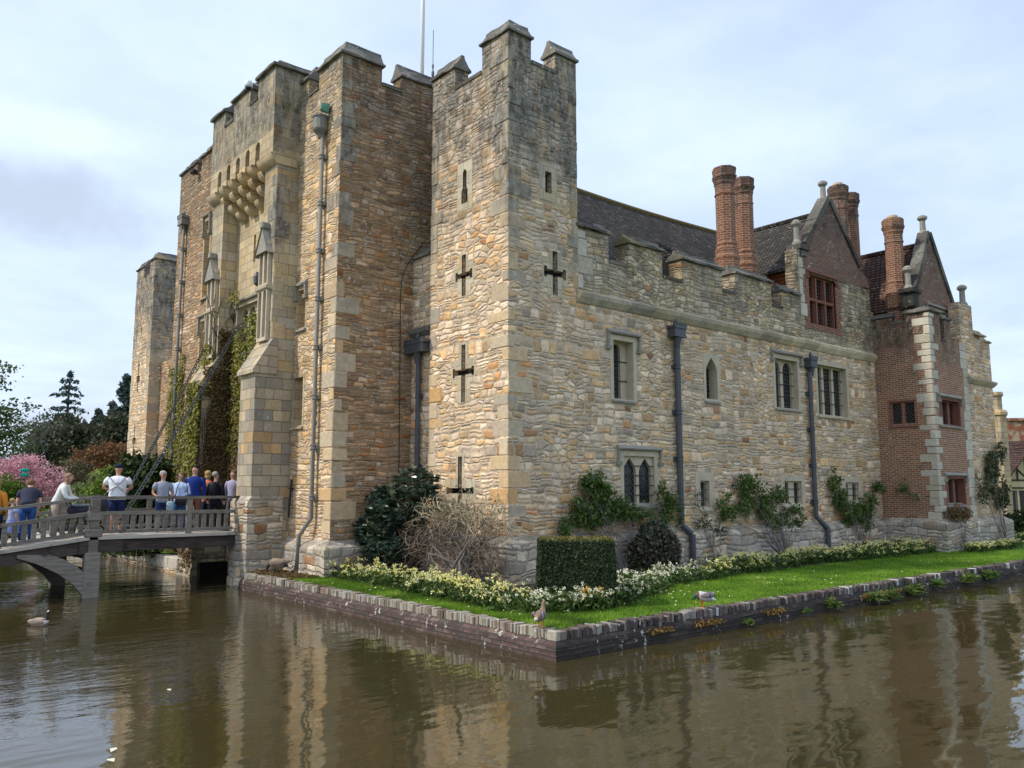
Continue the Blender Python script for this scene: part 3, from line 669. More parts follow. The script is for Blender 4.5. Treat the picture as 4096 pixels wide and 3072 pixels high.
# parapet above it: merlons and crenels; the right part rises to carry the gable
PT = [(6.053, 7.27, 9.50), (7.27, 8.08, 8.80), (8.08, 9.53, 9.44), (9.53, 10.42, 8.76), (10.42, 12.45, 9.40), (12.45, 13.12, 8.82), (13.12, 15.2, 9.44), (15.2, 15.82, 8.74), (15.82, 16.9, 9.28), (16.9, 17.5, 11.0), (17.5, 19.6, 10.35), (19.6, 22.1, 10.32)]
gw = RECT(17.54, 19.44, 8.40, 10.22)
mb = MB(); mb.plate(1, FY + .03, crenel(6.053, 22.1, 7.605, PT), [gw], .47, jit=.028)
pp = mb.build('parapet', 'parapet', castle)
mb = MB()
for a, b, z in PT[:9]:
    if z > 9.2: coping(mb, 1, FY + .03, a, b, z, .47, h=.30, e=.08)
    else: sill(mb, 1, FY + .03, a, b, z, .47)
mb.build('merlon_coping', 'coping', pp, split=True)
mb = MB(); quoins(mb, TX1 + .02, FY + .03, 7.85, 9.45, h=.4, long=.45, short=.3); mb.build('quoins', 'quoin_pale', pp, split=True)
# carved label stop at the tower end of the string
# ------------------------------------------------------------------ main roof
def roof(name, mat, x0, x1, ye, yr, yb, ze, zr, sag=.12, mat_ridge='moss', tail=None):
    mb = MB(); n = 14; ridge = []
    for k in range(n + 1):
        t = k / n; x = x0 + (x1 - x0) * t; s = sag * math.sin(PI * t)
        ridge.append((x, yr, zr - s)); mb.v += [(x, ye, ze - s * .3), (x, (ye + yr) / 2, (ze + zr) / 2 - s * 1.1), (x, yr, zr - s), (x, yb, ze), (x, ye, ze - .12 - s * .3), (x, yb, ze - .12)]
    for k in range(n):
        a, b = k * 6, k * 6 + 6
        for q, w in ((0, 1), (1, 2), (2, 3)): mb.face((a + q, b + q, b + w, a + w))
        mb.face((a + 4, a, b, b + 4)); mb.face((a + 4, b + 4, b + 5, a + 5)); 
    mb.face((0, 4, 5, 3, 2, 1)); e = n * 6; mb.face((e, e + 1, e + 2, e + 3, e + 5, e + 4))
    o = mb.build(name, mat, castle)
    mb = MB()
    for k in range(len(ridge) - 1):
        p, q = Vector(ridge[k]), Vector(ridge[k + 1]); m_ = 3
        for i in range(m_):
            c = p.lerp(q, i / m_); d = p.lerp(q, (i + .94) / m_); mb.tube([c + Vector((0, 0, .0)), d], .10, 8)
    mb.build('ridge_tiles', mat_ridge, o); return o
ro = roof('main_roof', 'roof', 6.1, 19.0, 6.35, 10., 13.6, 8.95, 12.98, .16)
# small roof dormer with a dark opening
mb = MB(); mb.box(11.0, 6.0, 8.9, 11.5, 7.2, 9.75); dm = mb.build('dormer', 'dark', castle)
mb = MB(); n = 7
for k in range(n): mb.box(10.9 + k * .012, 5.98 + k * .16, 9.55 + k * .12, 11.6 - k * .012, 6.3 + k * .16, 9.66 + k * .12)
mb.build('dormer_roof', 'roof', dm)

# ------------------------------------------------------------------ brick gable (cross wing)
GX = 19.22
gout = [(17.35, 10.2), (22.06, 10.35), (21.6, 10.75), (21.25, 11.0), (20.9, 11.5), (GX, 13.35), (17.55, 11.35), (17.35, 11.25)]
gout = [(17.4, 9.9), (19.7, 9.9), (19.75, 10.34), (22.08, 10.34), (21.9, 10.72), (21.25, 10.95), (21.25, 11.15), (GX, 13.28), (17.4, 11.2)]
mb = MB(); mb.plate(1, FY + .015, gout, [RECT(17.56, 19.42, 9.8, 10.22)] if False else [], .47)
# cut round the window instead: build in two pieces
mb = MB()
mb.plate(1, FY + .012, [(17.38, 10.22), (22.08, 10.36), (21.9, 10.75), (21.3, 10.95), (21.3, 11.1), (GX, 13.28), (17.38, 11.2)], [], .46)
gb = mb.build('brick_gable', 'gable_brick', castle, label='red brick gable with stone coping')
mb = MB()       # red brick dressing round the mullioned window, stepped like quoins
zs = 8.2; k = 0
while zs < 10.3:
    w0 = .2 if k % 2 else .32
    mb.box(17.56 - w0, FY + .004, zs, 17.56, FY + .3, zs + .148); mb.box(19.42, FY + .004, zs, 19.42 + w0 * 1.1, FY + .3, zs + .148); zs += .15; k += 1
mb.box(17.4, FY + .002, 8.22, 19.6, FY + .3, 8.42)
mb.build('brick_dressing', 'brick_red', gb)
w = window('gable_window', 1, FY + .06, 17.56, 19.42, 8.42, 10.2, 3, 'flat', mull=.17, depth=.1, pad=.03, frame='terracotta', tran=9.32, bars=0, sillp=False, hood=(.12, .12), hoodmat='terracotta')
mb = MB()
for k in range(4):
    x = (17.59, 18.18, 18.80, 19.39)[k]; mb.prism(1, FY + .16, x - .05, x + .05, [(.07, 8.45), (.07, 10.15), (0, 10.15), (0, 8.45)])
mb.prism(1, FY + .16, 17.58, 19.4, [(.075, 9.27), (.075, 9.37), (0, 9.37), (0, 9.27)]); mb.build('mullions', 'terracotta', w)
def rake(mb, ax, val, p0, p1, w=.26, t=.16, e=.07, depth=.36):
    """stone coping lying on a gable slope from p0 to p1 (along, z)"""
    d = Vector((p1[0] - p0[0], p1[1] - p0[1])); L = d.length; d /= L; nrm = Vector((-d.y, d.x))
    if nrm.y < 0: nrm = -nrm
    n = max(2, int(L / .55))
    for k in range(n):
        a = Vector(p0) + d * (L * k / n + .008); b = Vector(p0) + d * (L * (k + 1) / n - .008); j = random.uniform(-.01, .01)
        pts = [a - nrm * .04, b - nrm * .04, b + nrm * (t + j), a + nrm * (t + j)]
        i = len(mb.v)
        for off in (-e, depth):
            for q in pts: mb.v.append((val + off, q.x, q.y) if ax == 0 else (q.x, val + off, q.y))
        r = random.random()
        for f in ((0, 1, 2, 3), (7, 6, 5, 4), (0, 4, 5, 1), (1, 5, 6, 2), (2, 6, 7, 3), (3, 7, 4, 0)): mb.face([i + q for q in f], 0, r)
mb = MB(); rake(mb, 1, FY + .01, (17.45, 11.2), (GX, 13.3)); rake(mb, 1, FY + .01, (GX, 13.3), (21.3, 11.05), w=.2)
mb.bbox(17.0, FY - .08, 11.0, 17.62, FY + .5, 11.2, .02); mb.bbox(17.1, FY - .04, 10.75, 17.5, FY + .45, 11.0, .04)
mb.build('gable_coping', 'coping_dark', gb)
mb = MB()
quoins(mb, 17.0, FY + .03, 8.6, 10.75, h=.42, long=.42, short=.34, proud=.02); mb.build('gable_quoins', 'quoin_pale', gb, split=True)
def finial(mb, x, y, z, h, s=.13):
    mb.lathe(x, y, [(s * 1.35, z), (s * 1.25, z + .1), (s * .8, z + .2), (s * .72, z + h * .7), (s * .9, z + h * .72), (s * 1.35, z + h * .8), (s * 1.3, z + h * .9), (s * .7, z + h * .97), (0.02, z + h)], 8, rot=PI / 8)
mb = MB(); finial(mb, GX, FY + .2, 13.25, .85); mb.build('finial', 'dressed_grey', gb)
mb = MB(); finial(mb, 17.22, FY + .2, 11.2, .95, .13); mb.build('finial', 'dressed_grey', gb)
# cross-wing roof with tile-hung side wall
mb = MB(); y0, y1 = 5.95, 14.
mb.v += [(17.05, y0, 10.42), (17.05, y1, 10.42), (GX, y1, 12.85), (GX, y0, 12.85), (21.4, y0, 10.42), (21.4, y1, 10.42), (17.05, y0, 10.34), (17.05, y1, 10.34), (21.4, y0, 10.34), (21.4, y1, 10.34)]
for f in ((0, 1, 2, 3), (3, 2, 5, 4), (0, 6, 7, 1), (4, 5, 9, 8), (6, 8, 9, 7), (1, 7, 9, 5, 2), (0, 3, 4, 8, 6)): mb.face(f)
wr = mb.build('wing_roof', 'roof', castle)
mb = MB(); [mb.tube([(GX, 6. + k * .4, 12.88), (GX, 6.37 + k * .4, 12.88)], .10, 8) for k in range(19)]; mb.build('ridge_tiles', 'roof', wr)
mb = MB(); mb.box(17.3, 5.98, 8.5, 17.45, 9.5, 10.38); mb.build('tile_hung_wall', 'tile_hung', castle)
mb = MB(); mb.box(17.5, 6.1, .5, 21.2, 13.8, 10.3); mb.build('wing_core', 'dark', castle)

# ------------------------------------------------------------------ chimneys
def chimney(x, y, zb, zt, rs, rb=None, zs=None, pot=False, label=None, n=8, yell=False):
    """octagonal brick shaft with moulded base and corbelled cap"""
    mb = MB(); H = zt - zb; rings = []
    if rb: rings += [(rb, zb), (rb, zs - .35), (rb * 1.04, zs - .33), (rb * 1.04, zs - .24), (rb * .9, zs - .15), (rs * 1.2, zs), (rs * 1.2, zs + .06), (rs * 1.06, zs + .12), (rs * 1.12, zs + .18), (rs * 1.12, zs + .22), (rs, zs + .28)]
    else: rings += [(rs, zb)]
    rings += [(rs, zt - .98), (rs * 1.07, zt - .96), (rs * 1.07, zt - .90), (rs, zt - .88), (rs, zt - .62), (rs * 1.1, zt - .55), (rs * 1.1, zt - .47), (rs * 1.26, zt - .36), (rs * 1.30, zt - .30), (rs * 1.19, zt - .27), (rs * 1.24, zt - .05), (rs * 1.18, zt)]
    mb.lathe(x, y, rings, n, rot=PI / 8, cap=True)
    for k in range(len(mb.v)): mb.v[k] = tuple(c + random.uniform(-.006, .006) for c in mb.v[k])
    o = mb.build('chimney', 'brick_uv', castle, label=label)
    mb = MB(); mb.lathe(x, y, [(rs * .8, zt - .1), (rs * .8, zt + .004)], 10); 
    if not pot: mb.build('flue', 'dark', o)
    if pot:
        mb = MB(); mb.lathe(x, y, [(rs * .62, zt - .02), (rs * .6, zt + .14), (rs * .5, zt + .16)], 14); mb.build('chimney_pot', 'pot', o)
    return o
chimney(14.02, 6.42, 9.2, 13.42, .33, .42, 10.55, label='tallest red brick chimney on the main roof')
chimney(15.9, 6.95, 9.4, 13.66, .33, .42, 10.75)
chimney(21.6, 6.35, 10.3, 14.6, .33, .45, 11.7, pot=True)
chimney(22.75, 6.5, 10.0, 14.6, .33, .48, 11.2)
mb = MB(); mb.plate(1, 5.95, [(20.9, 10.2), (23.2, 10.2), (23.2, 10.9), (22.6, 11.1), (21.2, 11.6)], [], .9); mb.build('chimney_base', 'gable_brick', castle)

# ------------------------------------------------------------------ brick tower with its own gable
BX, BY = 22.1, 3.4
sw_ = RECT(4.08, 5.0, 5.0, 5.87)
mb = MB()
mb.plate(0, BX, crenel(BY + .003, FY + .1, .2, [(BY + .003, 4.25, 9.15), (4.25, 4.75, 8.9), (4.75, 5.6, 9.1)]), [EX(4.08, 5.0, 5.0, 5.87)], .4, jit=.008)
mb.plate(1, BY, crenel(BX + .003, 24.95, .2, [(BX + .003, 23.1, 9.15), (23.1, 23.45, 8.2), (23.45, 24.0, 9.0), (24.0, 24.95, 8.3)]), [EX(22.62, 24.35, 4.98, 5.9), EX(22.72, 24.35, 2.06, 3.0)], .4, jit=.006)
bt = mb.build('brick_tower', 'brick', castle, label='projecting red brick tower with pale stone corners')
mb = MB(); coping(mb, 0, BX, BY, 4.25, 9.15, .4, m0=1, h=.22, e=.09); coping(mb, 1, BY, BX, 23.1, 9.15, .4, m0=1, h=.22, e=.09); coping(mb, 0, BX, 4.75, 5.6, 9.1, .4, h=.22); coping(mb, 1, BY, 23.45, 24., 9.0, .4, h=.25)
sill(mb, 0, BX, 4.25, 4.75, 8.9, .4); sill(mb, 1, BY, 23.1, 23.45, 8.2, .4); mb.build('merlon_coping', 'coping', bt, split=True)
mb = MB(); quoins(mb, BX, BY, 1.5, 9.1, h=.27, long=.52, short=.27, proud=.02); mb.build('quoins', 'quoin_pale', bt, split=True)
mb = MB()
z = 1.6
while z < 8.2:
    h_ = random.uniform(.28, .42); mb.bbox(24.95 - random.choice((.05, .22)), BY - .015, z, 25.3, BY + .3, z + h_ - .01, .012); z += h_
mb.build('quoins', 'quoin_pale', bt, split=True)
window('window', 0, BX, 4.08, 5.0, 5.0, 5.87, 2, 'flat', mull=.13, depth=.07, pad=.08, frame='brick_red', glass='leaded_diamond', parent=bt)
for zz0, zz1, xa, xb in ((4.98, 5.9, 22.62, 24.35), (2.06, 3.0, 22.72, 24.35)):
    w = window('window', 1, BY, xa, xb, zz0, zz1, 3, 'flat', mull=.2, depth=.18, pad=.07, frame='terracotta', hood=(.16, .1), hoodmat='dressed_grey', glass='dark', parent=bt)
mb = MB(); plinth(mb, 0, BX, BY, FY, .1, 1.5, e=.3, m0=1, seg=6); plinth(mb, 1, BY, BX, 27.8, .1, 1.5, e=.3, m0=1, m1=1, seg=12); mb.build('plinth', 'plinth', bt)
# stone end of the range beyond the brick tower
mb = MB(); mb.plate(1, BY + .004, crenel(24.95, 27.8, .2, [(24.95, 26.2, 9.9), (26.2, 27.3, 8.75), (27.3, 27.8, 8.55)]), [], .4, jit=.01)
mb.plate(0, 27.4, RECT(BY + .41, 12., .2, 8.7), [], .39); es = mb.build('east_wall', 'facade', castle)
mb = MB(); mb.prism(1, BY, 25.3, 27.8, [(0, 6.72), (.04, 6.73), (.14, 6.86), (.16, 6.93), (.02, 7.0), (0, 7.0)], mit1=1, seg=5, jit=.006); coping(mb, 1, BY, 26.2, 27.3, 8.75, .4, h=.25); coping(mb, 1, BY, 27.3, 27.8, 8.55, .4, h=.22); mb.build('string_course', 'string', es, split=True)
# gable 2, set behind the parapet
G2 = 23.95; GY = 3.95
mb = MB(); mb.plate(1, GY, [(22.35, 8.), (25.9, 8.), (25.9, 10.0), (25.6, 10.15), (G2, 12.55), (22.55, 10.3), (22.35, 10.1)], [EX(23.35, 25.1, 8.4, 9.55)], .4)
g2 = mb.build('far_brick_gable', 'gable_brick', castle, label='far brick gable with pale limewash patch')
mb = MB(); rake(mb, 1, GY, (22.5, 10.1), (G2, 12.6)); rake(mb, 1, GY, (G2, 12.6), (25.75, 9.95)); mb.bbox(22.0, GY - .12, 9.95, 22.75, GY + .45, 10.12, .02); mb.bbox(22.12, GY - .06, 9.4, 22.65, GY + .4, 9.95, .04); mb.bbox(25.5, GY - .12, 9.8, 26.3, GY + .45, 9.96, .02)
mb.build('gable_coping', 'coping_dark', g2)
for x, z, h_ in ((G2, 12.55, .85), (22.35, 10.1, .95), (25.95, 9.9, .9)):
    mb = MB(); finial(mb, x, (BY + .22) if x > 25 else GY + .2, z, h_, .14); mb.build('finial', 'dressed_grey', g2)
window('gable_window', 1, GY, 23.35, 25.1, 8.4, 9.55, 4, 'flat', mull=.1, depth=.1, pad=.06, frame='dressed', glass='dark', hood=(.1, .1), parent=g2, sillp=False)
mb = MB(); y0, y1 = GY + .35, 12.
mb.v += [(22.3, y0, 9.5), (22.3, y1, 9.5), (G2, y1, 12.2), (G2, y0, 12.2), (25.7, y0, 9.5), (25.7, y1, 9.5), (22.3, y0, 9.4), (22.3, y1, 9.4), (25.7, y0, 9.4), (25.7, y1, 9.4)]
for f in ((0, 1, 2, 3), (3, 2, 5, 4), (0, 6, 7, 1), (4, 5, 9, 8), (6, 8, 9, 7), (1, 7, 9, 5, 2), (0, 3, 4, 8, 6)): mb.face(f)
wr2 = mb.build('far_wing_roof', 'roof_red', castle); mb = MB(); [mb.tube([(G2, 4.4 + k * .4, 12.22), (G2, 4.77 + k * .4, 12.22)], .10, 8) for k in range(19)]; mb.build('ridge_tiles', 'roof_red', wr2)
mb = MB(); mb.box(22.55, GY + .42, .5, 25.8, 11.9, 9.38); mb.build('wing_core', 'dark', castle)
mb = MB(); mb.box(22.15, 5.55, 8.6, 22.3, 12., 9.45); mb.build('eaves_wall', 'facade', castle)
chimney(22.75, 4.78, 8.6, 13.1, .33, .47, 10.35, pot=True, label='single orange-red chimney in front of the brown tiled roof')
# =================================================================== gatehouse
FX, PX, RX, LX = 1.33, .65, 1.15, 1.05       # front planes: right flank, piers, recess between the piers, left flank
GY0, GY1 = 9.75, 21.8
# return wall towards the viewer
mb = MB()
mb.plate(1, GY0, crenel(FX + .003, 7.5, .2, [(FX + .003, 2.57, 14.45), (2.57, 3.22, 14.0), (3.22, 4.5, 14.4), (4.5, 5.3, 13.95), (5.3, 6.4, 14.4), (6.4, 7.5, 14.)]), [], .45, jit=.012)
gr = mb.build('gatehouse_side_wall', 'gate_return', castle)
mb = MB(); coping(mb, 1, GY0, FX, 2.57, 14.45, m0=1, h=.48, e=.09); coping(mb, 0, FX, GY0, 11.12, 14.45, m0=1, h=.48, e=.09); coping(mb, 1, GY0, 3.22, 4.5, 14.4, h=.45); coping(mb, 1, GY0, 5.3, 6.4, 14.4); sill(mb, 1, GY0, 2.57, 3.22, 14.0)
coping(mb, 0, FX, 11.75, 12.25, 14.5); sill(mb, 0, FX, 11.12, 11.75, 14.0)
mb.build('merlon_coping', 'coping', gr, split=True)
mb = MB(); quoins(mb, FX, GY0, 1.5, 14.4, h=.4, long=.62, short=.36); mb.build('quoins', 'quoin', gr)
mb = MB(); quoins(mb, 3.55, GY0, 8.9, 13.9, h=.42, long=.3, short=.2); 
# right flank
mb = MB()
h1, h2, h3 = EX(11.52, 12.0, 7.1, 8.2), EX(11.52, 12.08, 4.35, 5.7), RECT(11.9, 11.97, 1.84, 2.82)
mb.plate(0, FX, crenel(GY0 + .003, 12.5, .2, [(GY0 + .003, 11.12, 14.45), (11.12, 11.75, 14.0), (11.75, 12.5, 14.5)]), [h1, h2], .45, jit=.01)
rf = mb.build('gatehouse_right_flank', 'gate_front', castle)
window('flank_window', 0, FX, 11.52, 12.0, 7.1, 8.2, 1, 'tudor', mull=.06, depth=.2, pad=.09, frame='ashlar_warm', blind=True, hood=(.08, .3), parent=rf)
window('flank_window', 0, FX, 11.52, 12.08, 4.35, 5.7, 1, 'tudor', mull=.06, depth=.2, pad=.09, frame='ashlar_warm', blind=True, parent=rf)
mb = MB(); mb.tube([(FX - .10, 11.95, 1.84), (FX - .06, 11.93, 2.88)], .03, 5); mb.box(FX - .09, 11.84, 2.62, FX + .02, 12.04, 2.65); mb.build('timber_post', 'iron', rf)
mb = MB(); plinth(mb, 0, FX, GY0, 12.1, .1, 1.25, e=.3, m0=1, seg=5); plinth(mb, 1, GY0, FX, 3.7, .1, 1.25, e=.3, m0=1, seg=5); mb.build('plinth', 'plinth', castle)
# iron tie
mb = MB()
for z in (4.3, 4.55, 4.75, 4.95, 5.15): mb.tube([(FX - .05, 10.75, z), (FX - .05, 10.65, z + .12), (FX - .05, 10.78, z + .2)], .022, 4)
mb.build('iron_tie', 'iron', rf)
# piers, recess, parapet with corbels
mb = MB(); mb.plate(0, RX, RECT(12.9, 16.3, .0, 13.), [RECT(14.72, 14.88, 9.62, 10.5), EX(13.15, 15.95, 6.85, 8.35), RECT(13.25, 15.85, -.2, 1.3)], .5)
rc = mb.build('gatehouse_recess_wall', 'ashlar_warm', castle)
window('gate_window', 0, RX, 13.15, 15.95, 6.85, 8.35, 5, 'tudor', mull=.13, depth=.15, pad=.1, frame='dressed', hood=(.02, .05), glass='leaded', bars=2, parent=rc)
mb = MB(); mb.tube([(RX - .12, 14.2, 8.95), (RX - .12, 14.2, 9.15)], .06, 8); mb.lathe(RX - .12, 14.2, [(.03, 8.72), (.11, 8.8), (.13, 9.0), (.1, 9.1)], 8); mb.build('wall_lantern', 'lead', rc)
mb = MB(); mb.box(RX + 2.5, 13., -.3, 8., 16.2, 1.3); mb.box(RX + .52, 13., 6.0, 2., 16.2, 10.8); mb.build('gate_dark_fill', 'dark', rc)  # near-black blocks stand in for the shade under deck and behind openings
def pier(y0, y1, name):
    mb = MB()
    mb.box(PX, y0, 5.8, RX + .2, y1, 12.4)
    o = mb.build(name, 'ashlar', castle)
    mb = MB(); a, b, c = .22, .12, PX          # lower buttress with a steep weathering
    mb.box(a, y0 - .05, .0, RX + .25, y1 + .12, 5.85)
    mb.build('lower_buttress', 'ashlar_grey', o)
    mb = MB(); mb.prism(0, a, y0 - .1, y1 + .17, [(.10, 5.78), (.10, 5.88), (.02, 6.0), (-.44, 6.78), (-.6, 6.78), (-.6, 5.78)], seg=2, jit=.01); mb.build('weathering', 'ashlar_grey', o)
    mb = MB(); mb.prism(0, a, y0 - .13, y1 + .2, [(.16, -.5), (.13, .25), (.10, .27), (.10, 1.5), (.12, 2.25), (.0, 2.42), (-.9, 2.42), (-.9, -.5)]); mb.build('buttress_plinth', 'plinth', o)
    mb = MB(); ym = (y0 + y1) / 2; yb, yt = y0 + .12, y1 - .08      # gabled niche with two tall lights
    wd = (yt - yb); hw_ = wd / 2 - .06
    hl = [arch(yb + .05, yb + .05 + hw_ - .04, 6.85, 8.2, 'tudor'), arch(yt - .05 - hw_ + .04, yt - .05, 6.85, 8.2, 'tudor'), arch(yb + .05, yb + .05 + hw_ - .04, 8.4, 9.55, 'pointed'), arch(yt - .05 - hw_ + .04, yt - .05, 8.4, 9.55, 'pointed')]
    mb.plate(0, PX - .12, RECT(yb, yt, 6.75, 9.6), hl, .10)
    nb = mb.build('niche', 'dressed', o); mb = MB(); mb.box(PX - .02, yb, 6.75, PX + .004, yt, 9.6); mb.build('niche_back', 'dressed_grey', nb)
    mb = MB(); mb.prism(0, PX, yb - .08, yt + .08, [(0, 8.2), (.18, 8.24), (.2, 8.31), (0, 8.38)]); mb.build('niche_string', 'dressed', nb)
    mb = MB(); d = .2; mb.v += [(PX - d, yb - .06, 9.3), (PX - d, yt + .06, 9.3), (PX - d, ym, 10.0), (PX, yb - .06, 9.3), (PX, yt + .06, 9.3), (PX, ym, 10.0)]
    for f in ((0, 2, 5, 3), (1, 4, 5, 2), (0, 1, 2)): mb.face(f)
    mb.v += [(PX - d - .03, yb - .14, 9.24), (PX - d - .03, ym, 10.08), (PX, yb - .14, 9.24), (PX, ym, 10.08), (PX - d - .03, yt + .14, 9.24), (PX, yt + .14, 9.24)]
    for f in ((6, 7, 9, 8), (7, 10, 11, 9)): mb.face(f)
    mb.bbox(PX - d - .05, ym - .1, 10.0, PX, ym + .1, 10.2, .03); mb.build('niche_gable', 'dressed_grey', nb)
    return o
p1_ = pier(12.2, 13.02, 'gate_pier'); p2_ = pier(16.2, 17.1, 'gate_pier')
mb = MB(); quoins(mb, PX, 12.2, 6.8, 12.0, h=.42, long=.45, short=.3, proud=.008); mb.build('quoins', 'quoin', p1_)
mb = MB(); mb.plate(0, .5, crenel(12.22, 17.05, 12.9, [(12.22, 13.42, 14.82), (13.42, 14.02, 14.3), (14.02, 15.3, 14.8), (15.3, 16.0, 14.3), (16.0, 17.05, 14.78)]), [], .42, jit=.02)
mb.plate(1, 12.215, RECT(.503, 2.2, 12.2, 14.82), [], .4); mb.plate(1, 16.66, RECT(.503, 2.2, 12.2, 14.7), [], .4)
gp = mb.build('gate_parapet', 'ashlar', castle)
mb = MB(); coping(mb, 0, .5, 12.22, 13.42, 14.82, m0=1, h=.30, e=.1); coping(mb, 1, 12.22, .5, 2.2, 14.82, m0=1, h=.30, e=.1); coping(mb, 0, .5, 14.02, 15.3, 14.8, h=.30, e=.1); coping(mb, 0, .5, 16.0, 17.05, 14.78, h=.30, e=.1)
sill(mb, 0, .5, 13.42, 14.02, 14.3); sill(mb, 0, .5, 15.3, 16.0, 14.3); mb.build('merlon_coping', 'coping', gp, split=True)
# machicolation: rounded ledges, arches and two tiers of corbels
mb = MB(); ys = [12.92 + k * .745 for k in range(6)]
aw = .15; hl = []
for k in range(5):
    c = 13.3 + k * .745; hl.append(arch(c - aw, c + aw, 12.2, 12.84, 'round'))
out = [(12.22, 12.2)]
for k in range(5):
    c = 13.3 + k * .745; a = arch(c - aw, c + aw, 12.2, 12.84, 'round'); out += [(c - aw, 12.2)] + list(reversed(a[2:])) + [(c + aw, 12.2)]
out += [(17.05, 12.2), (17.05, 12.9), (12.22, 12.9)]
mb.plate(0, .5, out, [], .28); mb.box(.79, 12.3, 12.1, .9, 17., 12.95)
mb.build('machicolation_arches', 'ashlar_warm', gp)
def roll(mb, y0, y1, z, r, x):
    n = 8; pr = [(r * .3, z)] + [(r * math.cos(a) , z - r * .15 - r * math.sin(a)) for a in [PI / 2 * k / n for k in range(n + 1)]] + [(-.5, z - r * 1.15), (-.5, z)]
    mb.prism(0, x, y0, y1, pr)
mb = MB()
roll(mb, 12.16, 13.17, 12.22, .3, .72); roll(mb, 16.42, 17.1, 12.22, .3, .72)
for k in range(4):          # corbels hang between the arches, the lower tiers stepping back and narrowing to a wedge
    c = 13.67 + k * .745; roll(mb, c - .155, c + .155, 12.24, .30, .70); mb.box(.60, c - .18, 12.16, .78, c + .18, 12.215)
for k in range(5):
    c = 13.3 + k * .745
    if 0 < k < 4: roll(mb, c - .15, c + .15, 11.98, .27, .86); mb.box(.72, c - .17, 11.92, .93, c + .17, 11.965)
    roll(mb, c - .15, c + .15, 12.0, .27, .86) if k in (0, 4) else None
for k in range(4):
    c = 13.67 + k * .745; roll(mb, c - .15, c + .15, 11.68, .26, .98); mb.box(.80, c - .17, 11.62, 1.03, c + .17, 11.665)
for k in (1, 2, 3):
    c = 13.3 + k * .745; roll(mb, c - .14, c + .14, 11.38, .24, 1.06)
mb.build('corbels', 'ashlar_warm', gp)
# left flank
mb = MB(); mb.plate(0, LX, crenel(17.0, GY1, .2, [(17.0, 18.0, 14.5), (18.0, 18.6, 14.05), (18.6, 19.6, 14.48), (19.6, 20.05, 14.05), (20.05, GY1, 14.45)]), [EX(18.45, 18.95, 9.2, 11.95), EX(18.4, 18.95, 6.7, 8.35)], .45, jit=.01)
lf = mb.build('gatehouse_left_flank', 'gate_return', castle)
mb = MB(); coping(mb, 0, LX, 17.0, 18.0, 14.5); coping(mb, 0, LX, 18.6, 19.6, 14.48); coping(mb, 0, LX, 20.05, GY1, 14.45); mb.build('merlon_coping', 'coping', lf, split=True)
window('flank_window', 0, LX, 18.45, 18.95, 9.2, 11.95, 1, 'flat', mull=.05, depth=.25, pad=.12, frame='ashlar_warm', blind=True, hood=(.1, .6), parent=lf)
window('flank_window', 0, LX, 18.4, 18.95, 6.7, 8.35, 1, 'flat', mull=.05, depth=.25, pad=.12, frame='ashlar_warm', blind=True, hood=(.1, .5), parent=lf)
mb = MB(); mb.box(LX + .003, GY1 - .44, .2, 8., GY1, 13.9); mb.box(1.9, GY0 + .46, .4, 8.4, GY1 - .45, 13.3); mb.build('gatehouse_core', 'gate_return', castle)  # far side wall and roof deck; the inner block is added to stop light
# short length of curtain wall between corner tower and gatehouse
mb = MB(); mb.plate(0, 3.72, crenel(8.6, GY0 + .1, .2, [(8.6, 8.85, 8.7), (8.85, GY0 + .1, 9.05)]), [], .45); cu = mb.build('curtain_wall', 'tower', castle)
mb = MB(); coping(mb, 0, 3.72, 8.9, GY0 - .08, 9.05, h=.3); mb.prism(0, 3.72, 8.81, GY0 - .003, [(0, 6.78), (.12, 6.9), (.14, 7.0), (0, 7.08)]); mb.build('merlon_coping', 'coping', cu, split=True)
mb = MB(); mb.box(4.4, 8.82, .3, 8., 9.72, 8.3); mb.build('curtain_core', 'dark', castle)

